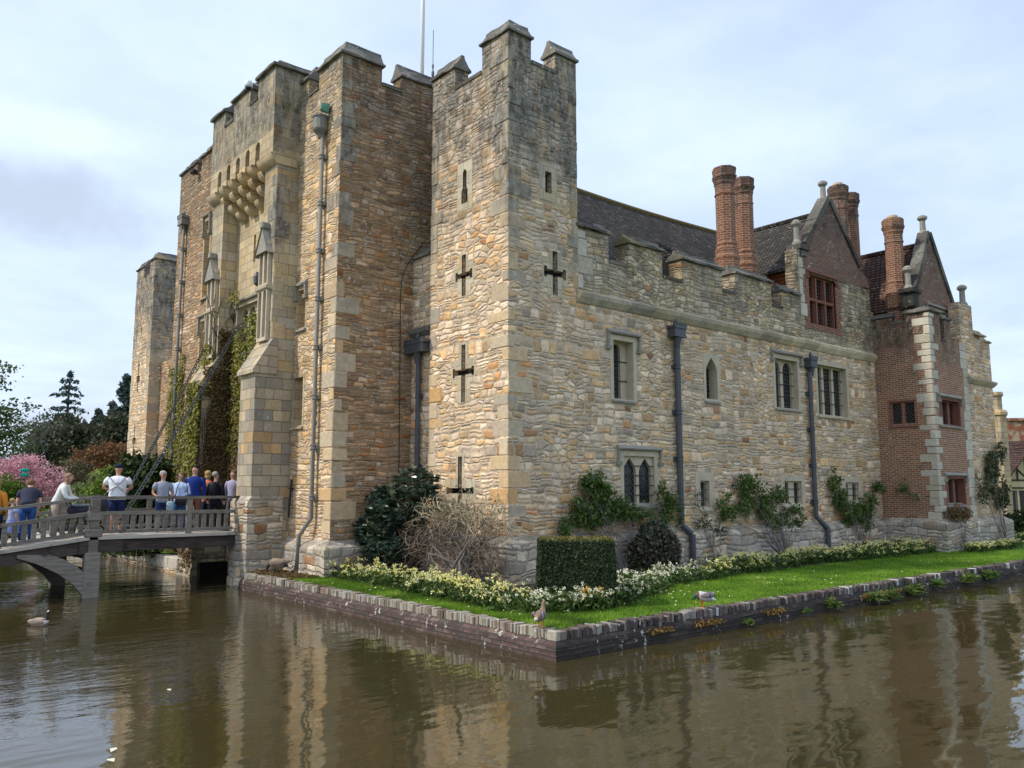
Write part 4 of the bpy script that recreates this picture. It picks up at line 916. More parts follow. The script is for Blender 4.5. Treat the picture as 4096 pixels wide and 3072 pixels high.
# ------------------------------------------------------------------ lead rainwater pipes
def pipe(name, pts, hop, ax, mat='lead', rad=.065, square=True, label=None, nclip=4, hw=.2, style='box'):
    mb = MB()
    if square:
        for p, q in zip(pts[:-1], pts[1:]):
            mb.tube([p, q], rad * 1.15, 4 if False else 8)
    else: mb.tube(pts, rad, 10)
    o = mb.build(name, mat, castle, smooth=not square, label=label)
    p0 = Vector(pts[0]); p1 = Vector(pts[1]); mb = MB()
    L = (p1 - p0).length
    for k in range(nclip):
        c = p0.lerp(p1, (k + .6) / nclip); mb.lathe(c.x, c.y, [(rad * 1.15, c.z - .07), (rad * 1.45, c.z - .06), (rad * 1.45, c.z - .04), (rad * 1.3, c.z - .03), (rad * 1.3, c.z + .03), (rad * 1.45, c.z + .04), (rad * 1.45, c.z + .06), (rad * 1.15, c.z + .07)], 10)
        if ax == 1: mb.box(c.x - rad * 2, c.y + rad * .8, c.z - .06, c.x + rad * 2, c.y + rad * 1.6 + .02, c.z + .06)
        else: mb.box(c.x + rad * .8, c.y - rad * 2, c.z - .06, c.x + rad * 1.6 + .02, c.y + rad * 2, c.z + .06)
    mb.build('pipe_bracket', mat, o, split=True)
    mb = MB(); x, y, z = hop
    if style == 'box':
        w = hw; dx, dy = (w, .13) if ax == 1 else (.13, w)
        mb.box(x - dx, y - dy, z, x + dx, y + dy, z + .26); mb.box(x - dx * 1.12, y - dy * 1.2, z + .22, x + dx * 1.12, y + dy * 1.2, z + .3); mb.box(x - dx * 1.08, y - dy * 1.1, z - .03, x + dx * 1.08, y + dy * 1.1, z + .02)
        for k in range(5):
            t = -1 + 2 * k / 4
            if ax == 1: mb.box(x + t * dx - .035, y - dy * 1.18, z + .3, x + t * dx + .035, y - dy * .6, z + .36)
            else: mb.box(x - dx * 1.18, y + t * dy - .035, z + .3, x - dx * .6, y + t * dy + .035, z + .36)
        mb.lathe(x, y, [(.07, z - .32), (.09, z - .2), (.13, z - .03)], 8)
        mb.lathe(x, y, [(.06, z + .3), (.07, z + .42), (.03, z + .5), (.0, z + .55)], 8)
    else: mb.lathe(x, y, [(.07, z - .25), (.1, z - .15), (.2, z - .05), (.22, z), (.2, z + .02), (.2, z + .32), (.23, z + .34), (.23, z + .38), (.18, z + .4)], 12)
    mb.build('hopper_head', mat, o)
    return o
pipe('drainpipe', [(9.93, 5.38, 6.9), (9.93, 5.38, 1.62), (10.1, 5.14, 1.36), (10.1, 5.14, .45)], (9.9, 5.34, 6.98), 1, rad=.075, label='thick lead downpipe with a battlemented hopper beside the tall single-light window', nclip=4, hw=.24)
pipe('drainpipe', [(17.12, 5.38, 6.6), (17.12, 5.38, 1.7), (17.42, 5.14, 1.3), (17.42, 5.14, .45)], (17.2, 5.36, 6.8), 1, rad=.07, label='lead downpipe between the two upper mullioned windows', nclip=4, hw=.2)
pipe('drainpipe', [(3.6, 9.25, 6.3), (3.6, 9.25, .5)], (3.58, 9.25, 6.34), 0, rad=.055, label='lead downpipe in the corner between tower and gatehouse', nclip=3, hw=.42)
pl_ = pipe('drainpipe', [(1.2, 10.56, 12.5), (1.2, 10.56, 1.85), (1.02, 10.85, 1.4), (1.0, 10.88, .5)], (1.16, 10.62, 12.5), 0, 'lead_pale', rad=.058, square=False, label='pale iron downpipe running down the right flank of the gatehouse', nclip=8, style='round')
mb = MB(); mb.box(1.05, 10.35, 12.95, 1.3, 10.5, 13.15, j=.04); mb.build('overflow_flap', 'copper', pl_)
pipe('drainpipe', [(.93, 20.85, 12.1), (.93, 20.85, 2.2)], (.92, 20.9, 12.3), 0, 'lead_pale', rad=.055, square=False, label='iron downpipe on the left flank of the gatehouse above the ivy', nclip=8, hw=.22)
mb = MB(); mb.tube([(4.0, 9.70, 9.6), (3.75, 9.70, 9.25), (3.5, 9.70, 8.9), (3.33, 9.70, 8.5), (3.28, 9.70, 8.), (3.3, 9.70, 6.), (3.33, 9.70, 3.), (3.35, 9.70, 1.2)], .012, 5); mb.build('lightning_cable', 'iron', castle)
# mast, aerial, camera, floodlight
mb = MB(); mb.tube([(5.42, 12., 13.), (5.42, 12., 24.)], .07, 10); tag(mb.build('flagpole', pbr('white_paint', (.75, .76, .78), .4, var=.05), None, True), 'tall white flagpole rising from the gatehouse roof', 'flagpole')
mb = MB(); mb.tube([(5.85, 12., 13.), (5.85, 12., 16.6)], .022, 6); mb.tube([(5.85, 12., 16.55), (5.85, 12., 17.85)], .012, 5); mb.lathe(5.85, 12., [(.04, 16.2), (.05, 16.25), (.05, 16.35), (.04, 16.4)], 8); mb.lathe(5.85, 12., [(.03, 16.5), (.035, 16.6), (.02, 16.65)], 8)
tag(mb.build('radio_aerial', 'lead', None), 'thin grey radio aerial beside the white flagpole', 'aerial')
cc = thing('security_camera', 'white dome security camera on the gatehouse battlements', 'camera', (.36, 13.85, 14.72))
mb = MB(); mb.lathe(0, 0, [(.11, 0), (.125, .05), (.125, .16), (.09, .22), (.02, .24)], 14); mb.tube([(0, 0, .15), (.15, 0, .2), (.3, .05, .2)], .025, 6); mb.build('housing', 'M_w' if False else pbr('camera_white', (.7, .72, .74), .35, var=.03), cc, True)
mb = MB(); mb.blob((0, 0, 0), (.1, .1, .1), 12, 8); mb.build('dome', pbr('camera_smoked_dome', (.01, .01, .015), .08, var=.02), cc, True)
fl = thing('floodlight', 'small black floodlight fixed to the far end of the battlements', 'floodlight', (.86, 19.85, 14.0))
mb = MB(); mb.lathe(0, 0, [(.1, -.08), (.13, -.06), (.13, .06), (.1, .08)], 12); mb.tube([(.05, 0, 0), (.2, 0, -.05)], .025, 6); mb.build('casing', 'iron', fl)
mb = MB(); mb.lathe(0, 0, [(.08, -.085), (.08, -.084)], 12); mb.build('lens', 'lead_pale', fl)
# drawbridge chains
def chain(name, p0, p1, sag, label, ll=.17):
    p0, p1 = Vector(p0), Vector(p1); L = (p1 - p0).length; n = int(L / (ll * .74)); mb = MB()
    pt = lambda t: p0.lerp(p1, t) - Vector((0, 0, sag * 4 * t * (1 - t)))
    for k in range(n):
        a, b = pt(k / n), pt((k + 1) / n); c = (a + b) / 2; d = (b - a).normalized(); s = d.cross(Vector((0, 0, 1))).normalized(); u = s.cross(d)
        w = (s if k % 2 else u); w = (w + (u if k % 2 else s) * .35).normalized()
        ring = [c + d * (ll / 2 * math.cos(q)) + w * (ll * .26 * math.sin(q)) for q in [2 * PI * i / 8 for i in range(9)]]
        mb.tube(ring, .019, 4, cap=False)
    tag(mb.build(name, 'iron_chain', None), label, 'chain')
M['iron_chain'] = pbr('worn_chain_iron', (.10, .10, .095), .6, .4, var=.4)
chain('drawbridge_chain', (1.02, 15.5, 7.7), (-2.78, 13.2, 1.75), .12, 'heavy iron chain slanting down to the near railing beside the man in white shirt')
chain('drawbridge_chain', (.5, 16.95, 7.1), (-2.2, 16.35, 1.6), .1, 'thinner looking farther chain hanging past the dark green shrub', .13)
# =================================================================== ground, water, walls
M['stonewall'] = rubble('moat_stone_wall', 2.2, 4.2, [(p, (c[0] * .95, c[1] * .95, c[2])) for p, c in P_TWR], (.25, .22, .17), lichen=.8, mw=.05)
M['soldier'] = attr_blocks('weathered_coping_bricks', [(0, (.27, .25, .20)), (.3, (.36, .33, .26)), (.5, (.20, .165, .13)), (.65, (.31, .265, .20)), (.8, (.11, .09, .07)), (.92, (.23, .15, .11)), (1, (.40, .38, .32))], lichen=1.1, bump=.5)
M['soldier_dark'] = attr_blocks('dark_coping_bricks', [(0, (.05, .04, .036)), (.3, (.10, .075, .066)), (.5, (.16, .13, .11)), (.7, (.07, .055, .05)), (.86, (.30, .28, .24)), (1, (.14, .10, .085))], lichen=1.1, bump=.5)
M['wallbrick'] = bricks('dark_moat_bricks', .235, .078, [(0, (.07, .045, .04)), (.4, (.12, .075, .065)), (.7, (.06, .05, .045)), (1, (.17, .12, .095))], (.06, .05, .042), .012, lichen=1.3, stain=None, bump=1., warp=.05)
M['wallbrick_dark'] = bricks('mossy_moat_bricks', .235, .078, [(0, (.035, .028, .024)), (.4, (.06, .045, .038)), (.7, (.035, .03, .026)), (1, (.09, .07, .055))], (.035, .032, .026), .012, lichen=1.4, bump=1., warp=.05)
M['white_brick'] = attr_blocks('limewashed_brick', [(0, (.6, .6, .57)), (1, (.5, .5, .46))], lichen=.3)
def lawn_mat():
    m, nt, b = new_mat('lawn_grass'); pos = nt.node('ShaderNodeNewGeometry').outputs['Position']
    n1 = nt.noise(pos, 2.2, 5, .6).outputs[0]; n2 = nt.noise(pos, 28., 3, .6).outputs[0]
    c = nt.ramp(nt.math('MULTIPLY_ADD', n2, .5, nt.math('MULTIPLY', n1, .5)), [(.3, (.05, .10, .010)), (.5, (.10, .20, .014)), (.7, (.16, .28, .024))])
    nt.put(b.inputs['Base Color'], c); b.inputs['Roughness'].default_value = .9; b.inputs['Specular IOR Level'].default_value = .15
    nt.put(b.inputs['Normal'], nt.bump(n2, .8, .05)); return m
M['lawn'] = lawn_mat()
M['soil'] = pbr('flower_bed_soil', (.05, .037, .024), .95, var=.5, nscale=12, bump=.6)
M['meadow'] = pbr('far_meadow_grass', (.06, .11, .02), .95, var=.4, nscale=.5)
def water_mat():
    m, nt, b = new_mat('moat_water'); pos = nt.node('ShaderNodeNewGeometry').outputs['Position']
    p = nt.sep(pos)
    mp = nt.node('ShaderNodeMapping'); mp.inputs['Rotation'].default_value = (0, 0, R(-40)); mp.inputs['Scale'].default_value = (.62, 1.35, 1); nt.put(mp.inputs[0], pos)
    n1 = nt.noise(mp.outputs[0], 1.1, 2, .5).outputs[0]; n2 = nt.noise(mp.outputs[0], 4.2, 3, .55).outputs[0]
    n3 = nt.noise(pos, .22, 2, .5).outputs[0]; n4 = nt.noise(mp.outputs[0], 13., 2, .5).outputs[0]
    chop = nt.math('MULTIPLY_ADD', nt.step(n3, .35, .65), .7, .3)
    left = nt.step(nt.math('SUBTRACT', p[1], nt.math('MULTIPLY', p[0], .5)), 1., 9.)       # more breeze in the open water by the bridge
    amp = nt.math('MULTIPLY', chop, nt.math('MULTIPLY_ADD', left, 1.1, .26))
    h = nt.math('ADD', nt.math('MULTIPLY', n1, .020), nt.math('MULTIPLY', amp, nt.math('ADD', nt.math('MULTIPLY', n2, .011), nt.math('MULTIPLY', n4, .0022))))
    nt.put(b.inputs['Normal'], nt.bump(h, 1., 1.))
    m_ = nt.noise(pos, .5, 3, .6).outputs[0]
    nt.put(b.inputs['Base Color'], nt.mix(m_, (.037, .030, .011), (.050, .040, .015)))
    b.inputs['Roughness'].default_value = .03; b.inputs['IOR'].default_value = 1.45; b.inputs['Specular IOR Level'].default_value = 1.
    return m
M['water'] = water_mat()
mb = MB(); mb.quad((-60, -60, 0), (160, -60, 0), (160, 120, 0), (-60, 120, 0)); mb.build('moat_water', 'water', None, kind='structure')
# castle island lawn
mb = MB(); lp = [(.3, .3), (70, .3), (70, 44), (.3, 44), (.3, 15.87), (5, 15.87), (5, 13.23), (.3, 13.23)]
mb.v = [(x, y, GZ) for x, y in lp] + [(x, y, -1) for x, y in lp]
for t in tessellate_polygon([[Vector((*p, 0)) for p in lp]]): mb.face(t)
for k in range(8): mb.face((k, (k + 1) % 8, 8 + (k + 1) % 8, 8 + k), 1)
mb.build('lawn', ['lawn', 'dark'], None, kind='structure')  # side faces near-black, the shade below the bridge put into their colour
# outer ground: banks round the moat as one sheet with a hole
def ring(name, inner, outer, z, mat):
    mb = MB(); loops = [outer, inner]; tr = tessellate_polygon([[Vector((*p, 0)) for p in l] for l in loops]); fl_ = outer + inner
    mb.v = [(p[0], p[1], z) for p in fl_]; [mb.face(t) for t in tr]
    n = len(outer); i0 = len(mb.v); mb.v += [(p[0], p[1], -1.) for p in inner]
    for k in range(len(inner)): mb.face((n + k, n + (k + 1) % len(inner), i0 + (k + 1) % len(inner), i0 + k))
    return mb.build(name, mat, None, kind='structure')
ring('ground', [(-15, -8.6), (70, -8.6), (69.9, .2), (70, 44.1), (60, 48), (-15, 48)], [(-900, -900), (900, -900), (900, 900), (-900, 900)], .40, 'meadow')
# beds
def poly(name, pts, z, mat, **kw):
    mb = MB(); tr = tessellate_polygon([[Vector((*p, 0)) for p in pts]]); mb.v = [(p[0], p[1], z) for p in pts]; [mb.face(t) for t in tr]; return mb.build(name, mat, None, **kw)
poly('flower_bed_soil', [(.95, 9.7), (.8, 5.6), (.72, 3.), (1.0, 2.3), (1.9, 2.35), (4.5, 2.75), (9.5, 3.35), (14., 3.6), (21.3, 3.9), (21.8, 5.2), (3.4, 5.2), (3.4, 9.7)], GZ + .006, 'soil', kind='structure')
# brick moat wall
mwall = thing('moat_wall', 'low brick retaining wall round the lawn corner, soldier bricks on top', 'wall', (0, 0, 0))
mb = MB(); y = .32
while y < 12.15:
    w = random.uniform(.068, .08); mb.bbox(.10, y, .275, .33, y + w - .007, GZ + random.uniform(-.012, .012), .008, j=.016); y += w
mb.bbox(.095, .095, .27, .20, .31, GZ + .004, .012, r=.3); mb.bbox(.205, .095, .27, .33, .31, GZ - .006, .012, r=.5)
mb.build('soldier_course', 'soldier', mwall)
mb = MB(); x = .335; wb = MB()
while x < 36:
    w = random.uniform(.068, .08) * (1 if x < 14 else 2.2); t = MB if False else None
    m_ = 1 if (random.random() < (.015 if x < 9 else .04)) else 0
    mb.bbox(x, .10, .275, x + w - .007, .33, GZ + random.uniform(-.014, .014), .008, m=m_, j=.018); x += w
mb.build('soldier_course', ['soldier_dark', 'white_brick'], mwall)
pr = [(0, -1.), (0, .075), (-.012, .085), (-.012, .155), (-.022, .165), (-.022, .20), (-.10, .285), (-.3, .285), (-.3, -1.)]
mb = MB(); mb.prism(0, .0, 0, 12.2, pr, mit0=1, seg=40, jit=.006); mb.build('brick_footing', 'wallbrick', mwall)
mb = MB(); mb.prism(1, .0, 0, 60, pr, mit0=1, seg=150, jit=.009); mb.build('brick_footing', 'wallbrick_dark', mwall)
mb = MB(); y = 17.2
while y < 44:
    w = random.uniform(.3, .6); mb.bbox(.08, y, .12, .5, y + w - .012, GZ + .06 + random.uniform(-.02, .02), .03, j=.012); y += w
sw2 = thing('stone_bank_wall', 'low pale stone bank wall seen under the bridge', 'wall'); mb.build('coping_stones', 'quoin_pale', sw2)
mb = MB(); mb.plate(0, .1, RECT(17.1, 44, -.8, .14), [], .4); mb.build('wall_face', 'stonewall', sw2)

# =================================================================== bridge
M['oak'] = None
def oak_mat(name, a, b_, sc=1.):
    m, nt, b = new_mat(name); tc = nt.node('ShaderNodeTexCoord').outputs['Object']
    mp = nt.node('ShaderNodeMapping'); mp.inputs['Scale'].default_value = (1.2, 14, 14); nt.put(mp.inputs[0], tc)
    n = nt.noise(mp.outputs[0], 2.2, 6, .65).outputs[0]; n2 = nt.noise(tc, 2., 4, .6).outputs[0]
    at = nt.node('ShaderNodeAttribute', attribute_name='rnd').outputs['Fac']
    f = nt.math('ADD', nt.math('MULTIPLY', nt.step(n, .3, .7), .55), nt.math('MULTIPLY', at, .42)); col = nt.mix(f, a, b_)
    col = nt.mix(nt.step(n2, .55, .75), col, tuple(c * .6 for c in a))
    nt.put(b.inputs['Base Color'], col); b.inputs['Roughness'].default_value = .85; nt.put(b.inputs['Normal'], nt.bump(n, .5, .01)); return m
M['oak'] = oak_mat('silvered_oak', (.07, .06, .048), (.30, .27, .22)); M['oak_dark'] = oak_mat('dark_beam_oak', (.018, .014, .012), (.12, .09, .075)); M['oak_pale'] = oak_mat('pale_deck_edge', (.34, .31, .26), (.55, .51, .44))  # oak_dark: darker tone for the beams below the deck
bridge = thing('footbridge', 'weathered grey oak footbridge with slatted railings crossing the moat to the gatehouse', 'bridge', (0, 0, 0))
YN, YF = 12.9, 16.3
dz = lambda x: 0. if x > -3.5 else (x + 3.5) * .13          # the deck falls away beyond the trestle
def beamx(mb, x0, x1, y0, y1, z0, z1, j=.004, r=None):
    xs = [x0] + ([-3.5] if x0 < -3.5 < x1 else []) + [x1]
    for a, b in zip(xs[:-1], xs[1:]):
        i = len(mb.v); rr = random.random() if r is None else r
        for x in (a, b):
            for y, z in ((y0, z0), (y1, z0), (y1, z1), (y0, z1)): mb.v.append((x, y, z + dz(x)))
        for f in ((0, 1, 2, 3), (7, 6, 5, 4), (0, 4, 5, 1), (1, 5, 6, 2), (2, 6, 7, 3), (3, 7, 4, 0)): mb.face([i + q for q in f], 0, rr)
mb = MB(); x = .1
while x > -14:
    w = random.uniform(.17, .21); beamx(mb, x - w + .008, x, YN - .1, YF + .1, 1.40, 1.455 + random.uniform(-.004, .004)); x -= w
mb.build('deck_planks', 'oak_pale', bridge)
mb = MB(); beamx(mb, -14, .1, YN - .13, YN + .02, 1.38, 1.44); mb.build('deck_edge', 'oak_pale', bridge)
mb = MB()
for y in (YN - .05, 14.0, 15.1, YF - .25): beamx(mb, -14, .12, y, y + .28, 1.08, 1.385)
beamx(mb, -3.95, -2.95, YN - .09, YN + .22, .98, 1.10) if False else None
mb.build('deck_beam', 'oak_dark', bridge)
mb = MB(); beamx(mb, -3.45 - .3, -2.75, YN - .10, YN + .15, 1.06, 1.36); mb.build('beam_splice', 'oak_dark', bridge)
def railing(y, front):
    mb = MB(); beamx(mb, -14, -3.46, y - .07, y + .07, 2.36, 2.43); beamx(mb, -3.46, .22, y - .07, y + .07, 2.36, 2.43); mb.build('top_rail', 'oak', bridge)
    mb = MB(); beamx(mb, -14, .12, y - .045, y + .045, 1.97, 2.06); mb.build('middle_rail', 'oak', bridge)
    mb = MB(); beamx(mb, -14, .05, y - .05, y + .05, 1.52, 1.60); mb.build('bottom_rail', 'oak', bridge)
    mb = MB(); x = -.12
    while x > -14:
        if abs(x + 3.45) > .2 and abs(x + 1.12) > .1:
            i = len(mb.v); d = dz(x); mb.bbox(x - .055, y - .02, 1.58 + d, x + .055, y + .02, 1.99 + d, .004, j=.004)
        x -= .2
    mb.build('railing_slats', 'oak', bridge)
    for px_ in (-1.12, -5.9, -8.2, -10.5):
        mb = MB(); mb.bbox(px_ - .065, y - .06, 1.46 + dz(px_), px_ + .065, y + .055, 2.365 + dz(px_), .01); mb.build('rail_post', 'oak', bridge)
railing(YN + .02, True); railing(YF, False)
KNEE = [(-5.05, 1.02), (-4.62, .86), (-4.15, .60), (-3.82, .32), (-3.58, .02), (-3.58, .58), (-3.80, .78), (-4.08, .95), (-4.35, 1.06), (-5.05, 1.10)]
for y, nm in ((YN - .02, 'trestle_post'), (YF, 'trestle_post')):
    mb = MB(); mb.bbox(-3.62, y - .13, -.8, -3.26, y + .13, 1.07, .02); mb.bbox(-3.55, y - .11, 1.0, -3.33, y + .11, 2.365, .015)
    mb.bbox(-3.62, y - .125, 1.80, -3.26, y + .125, 2.08, .06); mb.bbox(-3.63, y - .125, 1.42, -3.25, y + .125, 1.64, .04); mb.build(nm, 'oak', bridge)
    mb = MB()            # curved knee brace
    mb.plate(1, y - .1, KNEE, [], .2, r=.75)
    mb.build('knee_brace', 'oak', bridge)
mb = MB(); mb.bbox(-3.58, YN + .1, .35, -3.32, YF - .1, .62, .02); mb.bbox(-3.56, YN + .1, .9, -3.30, YF - .1, 1.07, .02); mb.build('cross_beam', 'oak_dark', bridge)

# =================================================================== sky, sun, camera
world = bpy.data.worlds.new('World'); scene.world = world; world.use_nodes = True
nt = NT(world.node_tree); bg = world.node_tree.nodes['Background']
SUN_EL, SUN_AZ = R(46), R(158)          # direction towards the sun, azimuth from +x
sky = nt.node('ShaderNodeTexSky', sky_type='NISHITA'); sky.sun_disc = False; sky.sun_elevation = SUN_EL
sky.sun_rotation = PI / 2 - SUN_AZ; sky.air_density = 1.2; sky.dust_density = 3.5; sky.ozone_density = 1.
g = nt.node('ShaderNodeTexCoord').outputs['Generated']
s_ = nt.sep(g); zc = nt.math('MAXIMUM', nt.math('ADD', s_[2], .12), .05)
pv = nt.comb(nt.math('DIVIDE', s_[0], zc), nt.math('DIVIDE', s_[1], zc), 0.)
c1 = nt.noise(pv, .75, 6, .55).outputs[0]; c2 = nt.noise(pv, .33, 4, .5).outputs[0]
cloud = nt.math('MULTIPLY_ADD', nt.step(nt.math('ADD', nt.math('MULTIPLY', c1, .55), nt.math('MULTIPLY', c2, .45)), .32, .60), .45, .50)
shade = nt.ramp(nt.noise(pv, 1.1, 5, .6).outputs[0], [(.3, (4.6, 5.7, 7.9)), (.5, (5.4, 6.4, 8.2)), (.72, (4.5, 5.5, 7.3))])
def bank(az, el, ra, re_):       # a soft bank of cloud round one compass direction
    c = (math.cos(R(az)) * math.cos(R(el)), math.sin(R(az)) * math.cos(R(el)), math.sin(R(el)))
    dx_ = nt.math('DIVIDE', nt.math('SUBTRACT', s_[0], c[0]), ra); dy_ = nt.math('DIVIDE', nt.math('SUBTRACT', s_[1], c[1]), ra); dz_ = nt.math('DIVIDE', nt.math('SUBTRACT', s_[2], c[2]), re_)
    q = nt.math('ADD', nt.math('ADD', nt.math('MULTIPLY', dx_, dx_), nt.math('MULTIPLY', dy_, dy_)), nt.math('MULTIPLY', dz_, dz_))
    nn = nt.noise(g, 9., 5, .6).outputs[0]
    return nt.step(nt.math('ADD', nt.math('SUBTRACT', 1., q), nt.math('MULTIPLY', nt.math('SUBTRACT', nn, .5), 2.2)), .0, 1.1)
col_ = nt.mix(cloud, sky.outputs[0], shade)
col_ = nt.mix(nt.math('MULTIPLY', bank(80, 17.2, .13, .05), .95), col_, (3.7, 4.3, 5.4))
col_ = nt.mix(nt.math('MULTIPLY', bank(80, 21.5, .14, .025), .4), col_, (6.2, 6.9, 8.2))
nt.put(bg.inputs[0], col_); bg.inputs[1].default_value = .108
sun = bpy.data.lights.new('Sun', 'SUN'); sun.energy = 2.3; sun.angle = R(4); sun.color = (1., .93, .82)
so = bpy.data.objects.new('Sun', sun); COL.objects.link(so)
d = Vector((math.cos(SUN_EL) * math.cos(SUN_AZ), math.cos(SUN_EL) * math.sin(SUN_AZ), math.sin(SUN_EL)))
so.rotation_euler = d.to_track_quat('Z', 'Y').to_euler()
cam = bpy.data.cameras.new('Camera'); co = bpy.data.objects.new('Camera', cam); COL.objects.link(co)
TH = math.atan(228 / 1785); AZ = R(49.7)
Fv = Vector((math.cos(AZ) * math.cos(TH), math.sin(AZ) * math.cos(TH), math.sin(TH)))
co.location = (-8.9145, -9.4781, 2.6); co.rotation_euler = (-Fv).to_track_quat('Z', 'Y').to_euler()
cam.sensor_width = 36; cam.lens = 36 * 1785 / 2212; cam.clip_end = 3000; scene.camera = co
scene.view_settings.view_transform = 'Standard'; scene.view_settings.look = 'None'; scene.view_settings.exposure = .6; scene.view_settings.gamma = 1
scene.cycles.use_denoising = True; scene.cycles.max_bounces = 6
# =================================================================== planting
from mathutils import noise as mnoise
M['petal'] = leaf_mat('wallflower_petals', [(0, (.70, .58, .10)), (.35, (.78, .71, .20)), (.65, (.82, .78, .36)), (.9, (.84, .82, .58)), (1, (.86, .86, .78))], .2, .7, .2)
M['petal_white'] = leaf_mat('white_petals', [(0, (.62, .56, .24)), (.45, (.72, .70, .48)), (1, (.78, .78, .68))], .2, .7, .2)
M['petal_orange'] = leaf_mat('orange_petals', [(0, (.75, .33, .02)), (1, (.85, .5, .03))], .2, .7, .2)
M['stemgreen'] = leaf_mat('wallflower_leaves', [(0, (.025, .05, .012)), (.5, (.055, .10, .02)), (1, (.10, .16, .03))], .25)
M['blade'] = leaf_mat('grass_blades', [(0, (.06, .11, .010)), (.4, (.11, .21, .014)), (.75, (.18, .31, .022)), (1, (.34, .42, .08))], .3, .6, .2)
M['yew'] = leaf_mat('yew_needles', [(0, (.010, .018, .008)), (.4, (.022, .036, .012)), (.8, (.045, .065, .02)), (1, (.10, .105, .035))], .1)
M['yewtop'] = leaf_mat('olive_new_needles', [(0, (.09, .085, .02)), (1, (.20, .18, .05))], .2)  # yellower needle colour for the hedge top
M['glossy'] = leaf_mat('glossy_dark_leaves', [(0, (.018, .036, .022)), (.5, (.035, .062, .036)), (.85, (.07, .105, .06)), (1, (.20, .10, .05))], .1, .3, .5)
M['newleaf'] = leaf_mat('pale_new_leaves', [(0, (.16, .18, .09)), (1, (.30, .31, .20))], .25)
M['rose'] = leaf_mat('rose_leaves', [(0, (.035, .065, .015)), (.4, (.075, .135, .025)), (.8, (.14, .21, .045)), (1, (.21, .15, .06))], .3, .45)
M['rose_dull'] = leaf_mat('dull_rose_leaves', [(0, (.04, .05, .027)), (.4, (.075, .10, .042)), (.8, (.12, .14, .06)), (1, (.17, .11, .07))], .25, .5)
M['photinia'] = leaf_mat('dark_reddish_leaves', [(0, (.025, .035, .018)), (.5, (.06, .068, .035)), (.85, (.10, .08, .055)), (1, (.18, .08, .05))], .15, .35, .45)
M['twig'] = pbr('grey_brown_twigs', (.16, .115, .08), .85, var=.4, attr=True)
M['straw'] = pbr('straw_coloured_shoots', (.42, .35, .22), .85, var=.3, attr=True)
M['bark'] = pbr('pale_bark', (.15, .135, .115), .9, var=.4, nscale=14, bump=.4)
M['darkbark'] = pbr('dark_bark', (.05, .04, .033), .9, var=.4, nscale=14, bump=.4)
M['ivy'] = leaf_mat('yellow_green_ivy', [(0, (.10, .11, .014)), (.4, (.18, .18, .02)), (.75, (.27, .25, .03)), (1, (.30, .20, .05))], .25, .5)
M['creeper'] = leaf_mat('brown_creeper_leaves', [(0, (.09, .055, .025)), (.5, (.17, .10, .045)), (.85, (.16, .14, .04)), (1, (.26, .13, .05))], .2, .7)

def vn(p, s=1.): return mnoise.noise(Vector(p) * s)

# ---- lawn blades
def grass(name, n, sx, sy, hmin, hmax, label, wr=.006):
    x = RNG.uniform(*sx, n) if not callable(sx) else sx(n); y = RNG.uniform(*sy, n)
    h = RNG.uniform(hmin, hmax, n); a = RNG.uniform(0, 2 * PI, n); l = RNG.uniform(.01, .045, n); w = wr
    b0 = np.stack([x - w * np.sin(a), y + w * np.cos(a), np.full(n, GZ - .004)], 1); b1 = np.stack([x + w * np.sin(a), y - w * np.cos(a), np.full(n, GZ - .004)], 1)
    t = np.stack([x + l * np.cos(a), y + l * np.sin(a), GZ + h], 1)
    rn = np.array([min(1, max(0, .45 + .9 * vn((px_, py_, 0), 1.3) + random.uniform(-.3, .3))) for px_, py_ in zip(x[::1], y[::1])])
    o = quads_mesh(name, 'blade', np.stack([b0, b1, t], 1).reshape(-1, 3), 3, rn); tag(o, label, 'grass', 'stuff'); return o
grass('grass', 30000, (.27, 1.25), (.34, 9.8), .02, .065, 'short bright green grass along the left brick edge')
grass('grass', 66000, lambda n: .30 + 24. * RNG.random(n) ** 1.5, (.27, 3.5), .02, .06, 'short bright green grass of the lawn along the right brick edge')
# moss and weeds on bare ground by the gatehouse
P_ = np.stack([RNG.uniform(.25, 1.2, 2500), RNG.uniform(9.6, 12.0, 2500), GZ + RNG.uniform(0, .05, 2500)], 1)
tag(quads_mesh('mossy_weeds', 'creeper', leaves(P_, .05), 4), 'thin brown and green weeds on the bare ground below the gatehouse', 'weeds', 'stuff')
# daisies
xs_ = np.concatenate([RNG.choice([2.2, 4.6, 5.2, 9., 12.5, 17.], 60) + RNG.normal(0, .9, 60), RNG.uniform(.4, .8, 12)]); ys_ = np.concatenate([RNG.uniform(.5, 2.4, 60), RNG.uniform(1, 9, 12)])
V = []
for x, y in zip(xs_, ys_):
    s = random.uniform(.009, .016); z = GZ + random.uniform(.05, .075); V += [(x - s, y - s, z), (x + s, y - s, z + .01), (x + s, y + s, z + .01), (x - s, y + s, z)]
tag(quads_mesh('daisies', 'petal_white', np.array(V), 4), 'tiny white daisies dotted over the lawn', 'daisies', 'stuff')

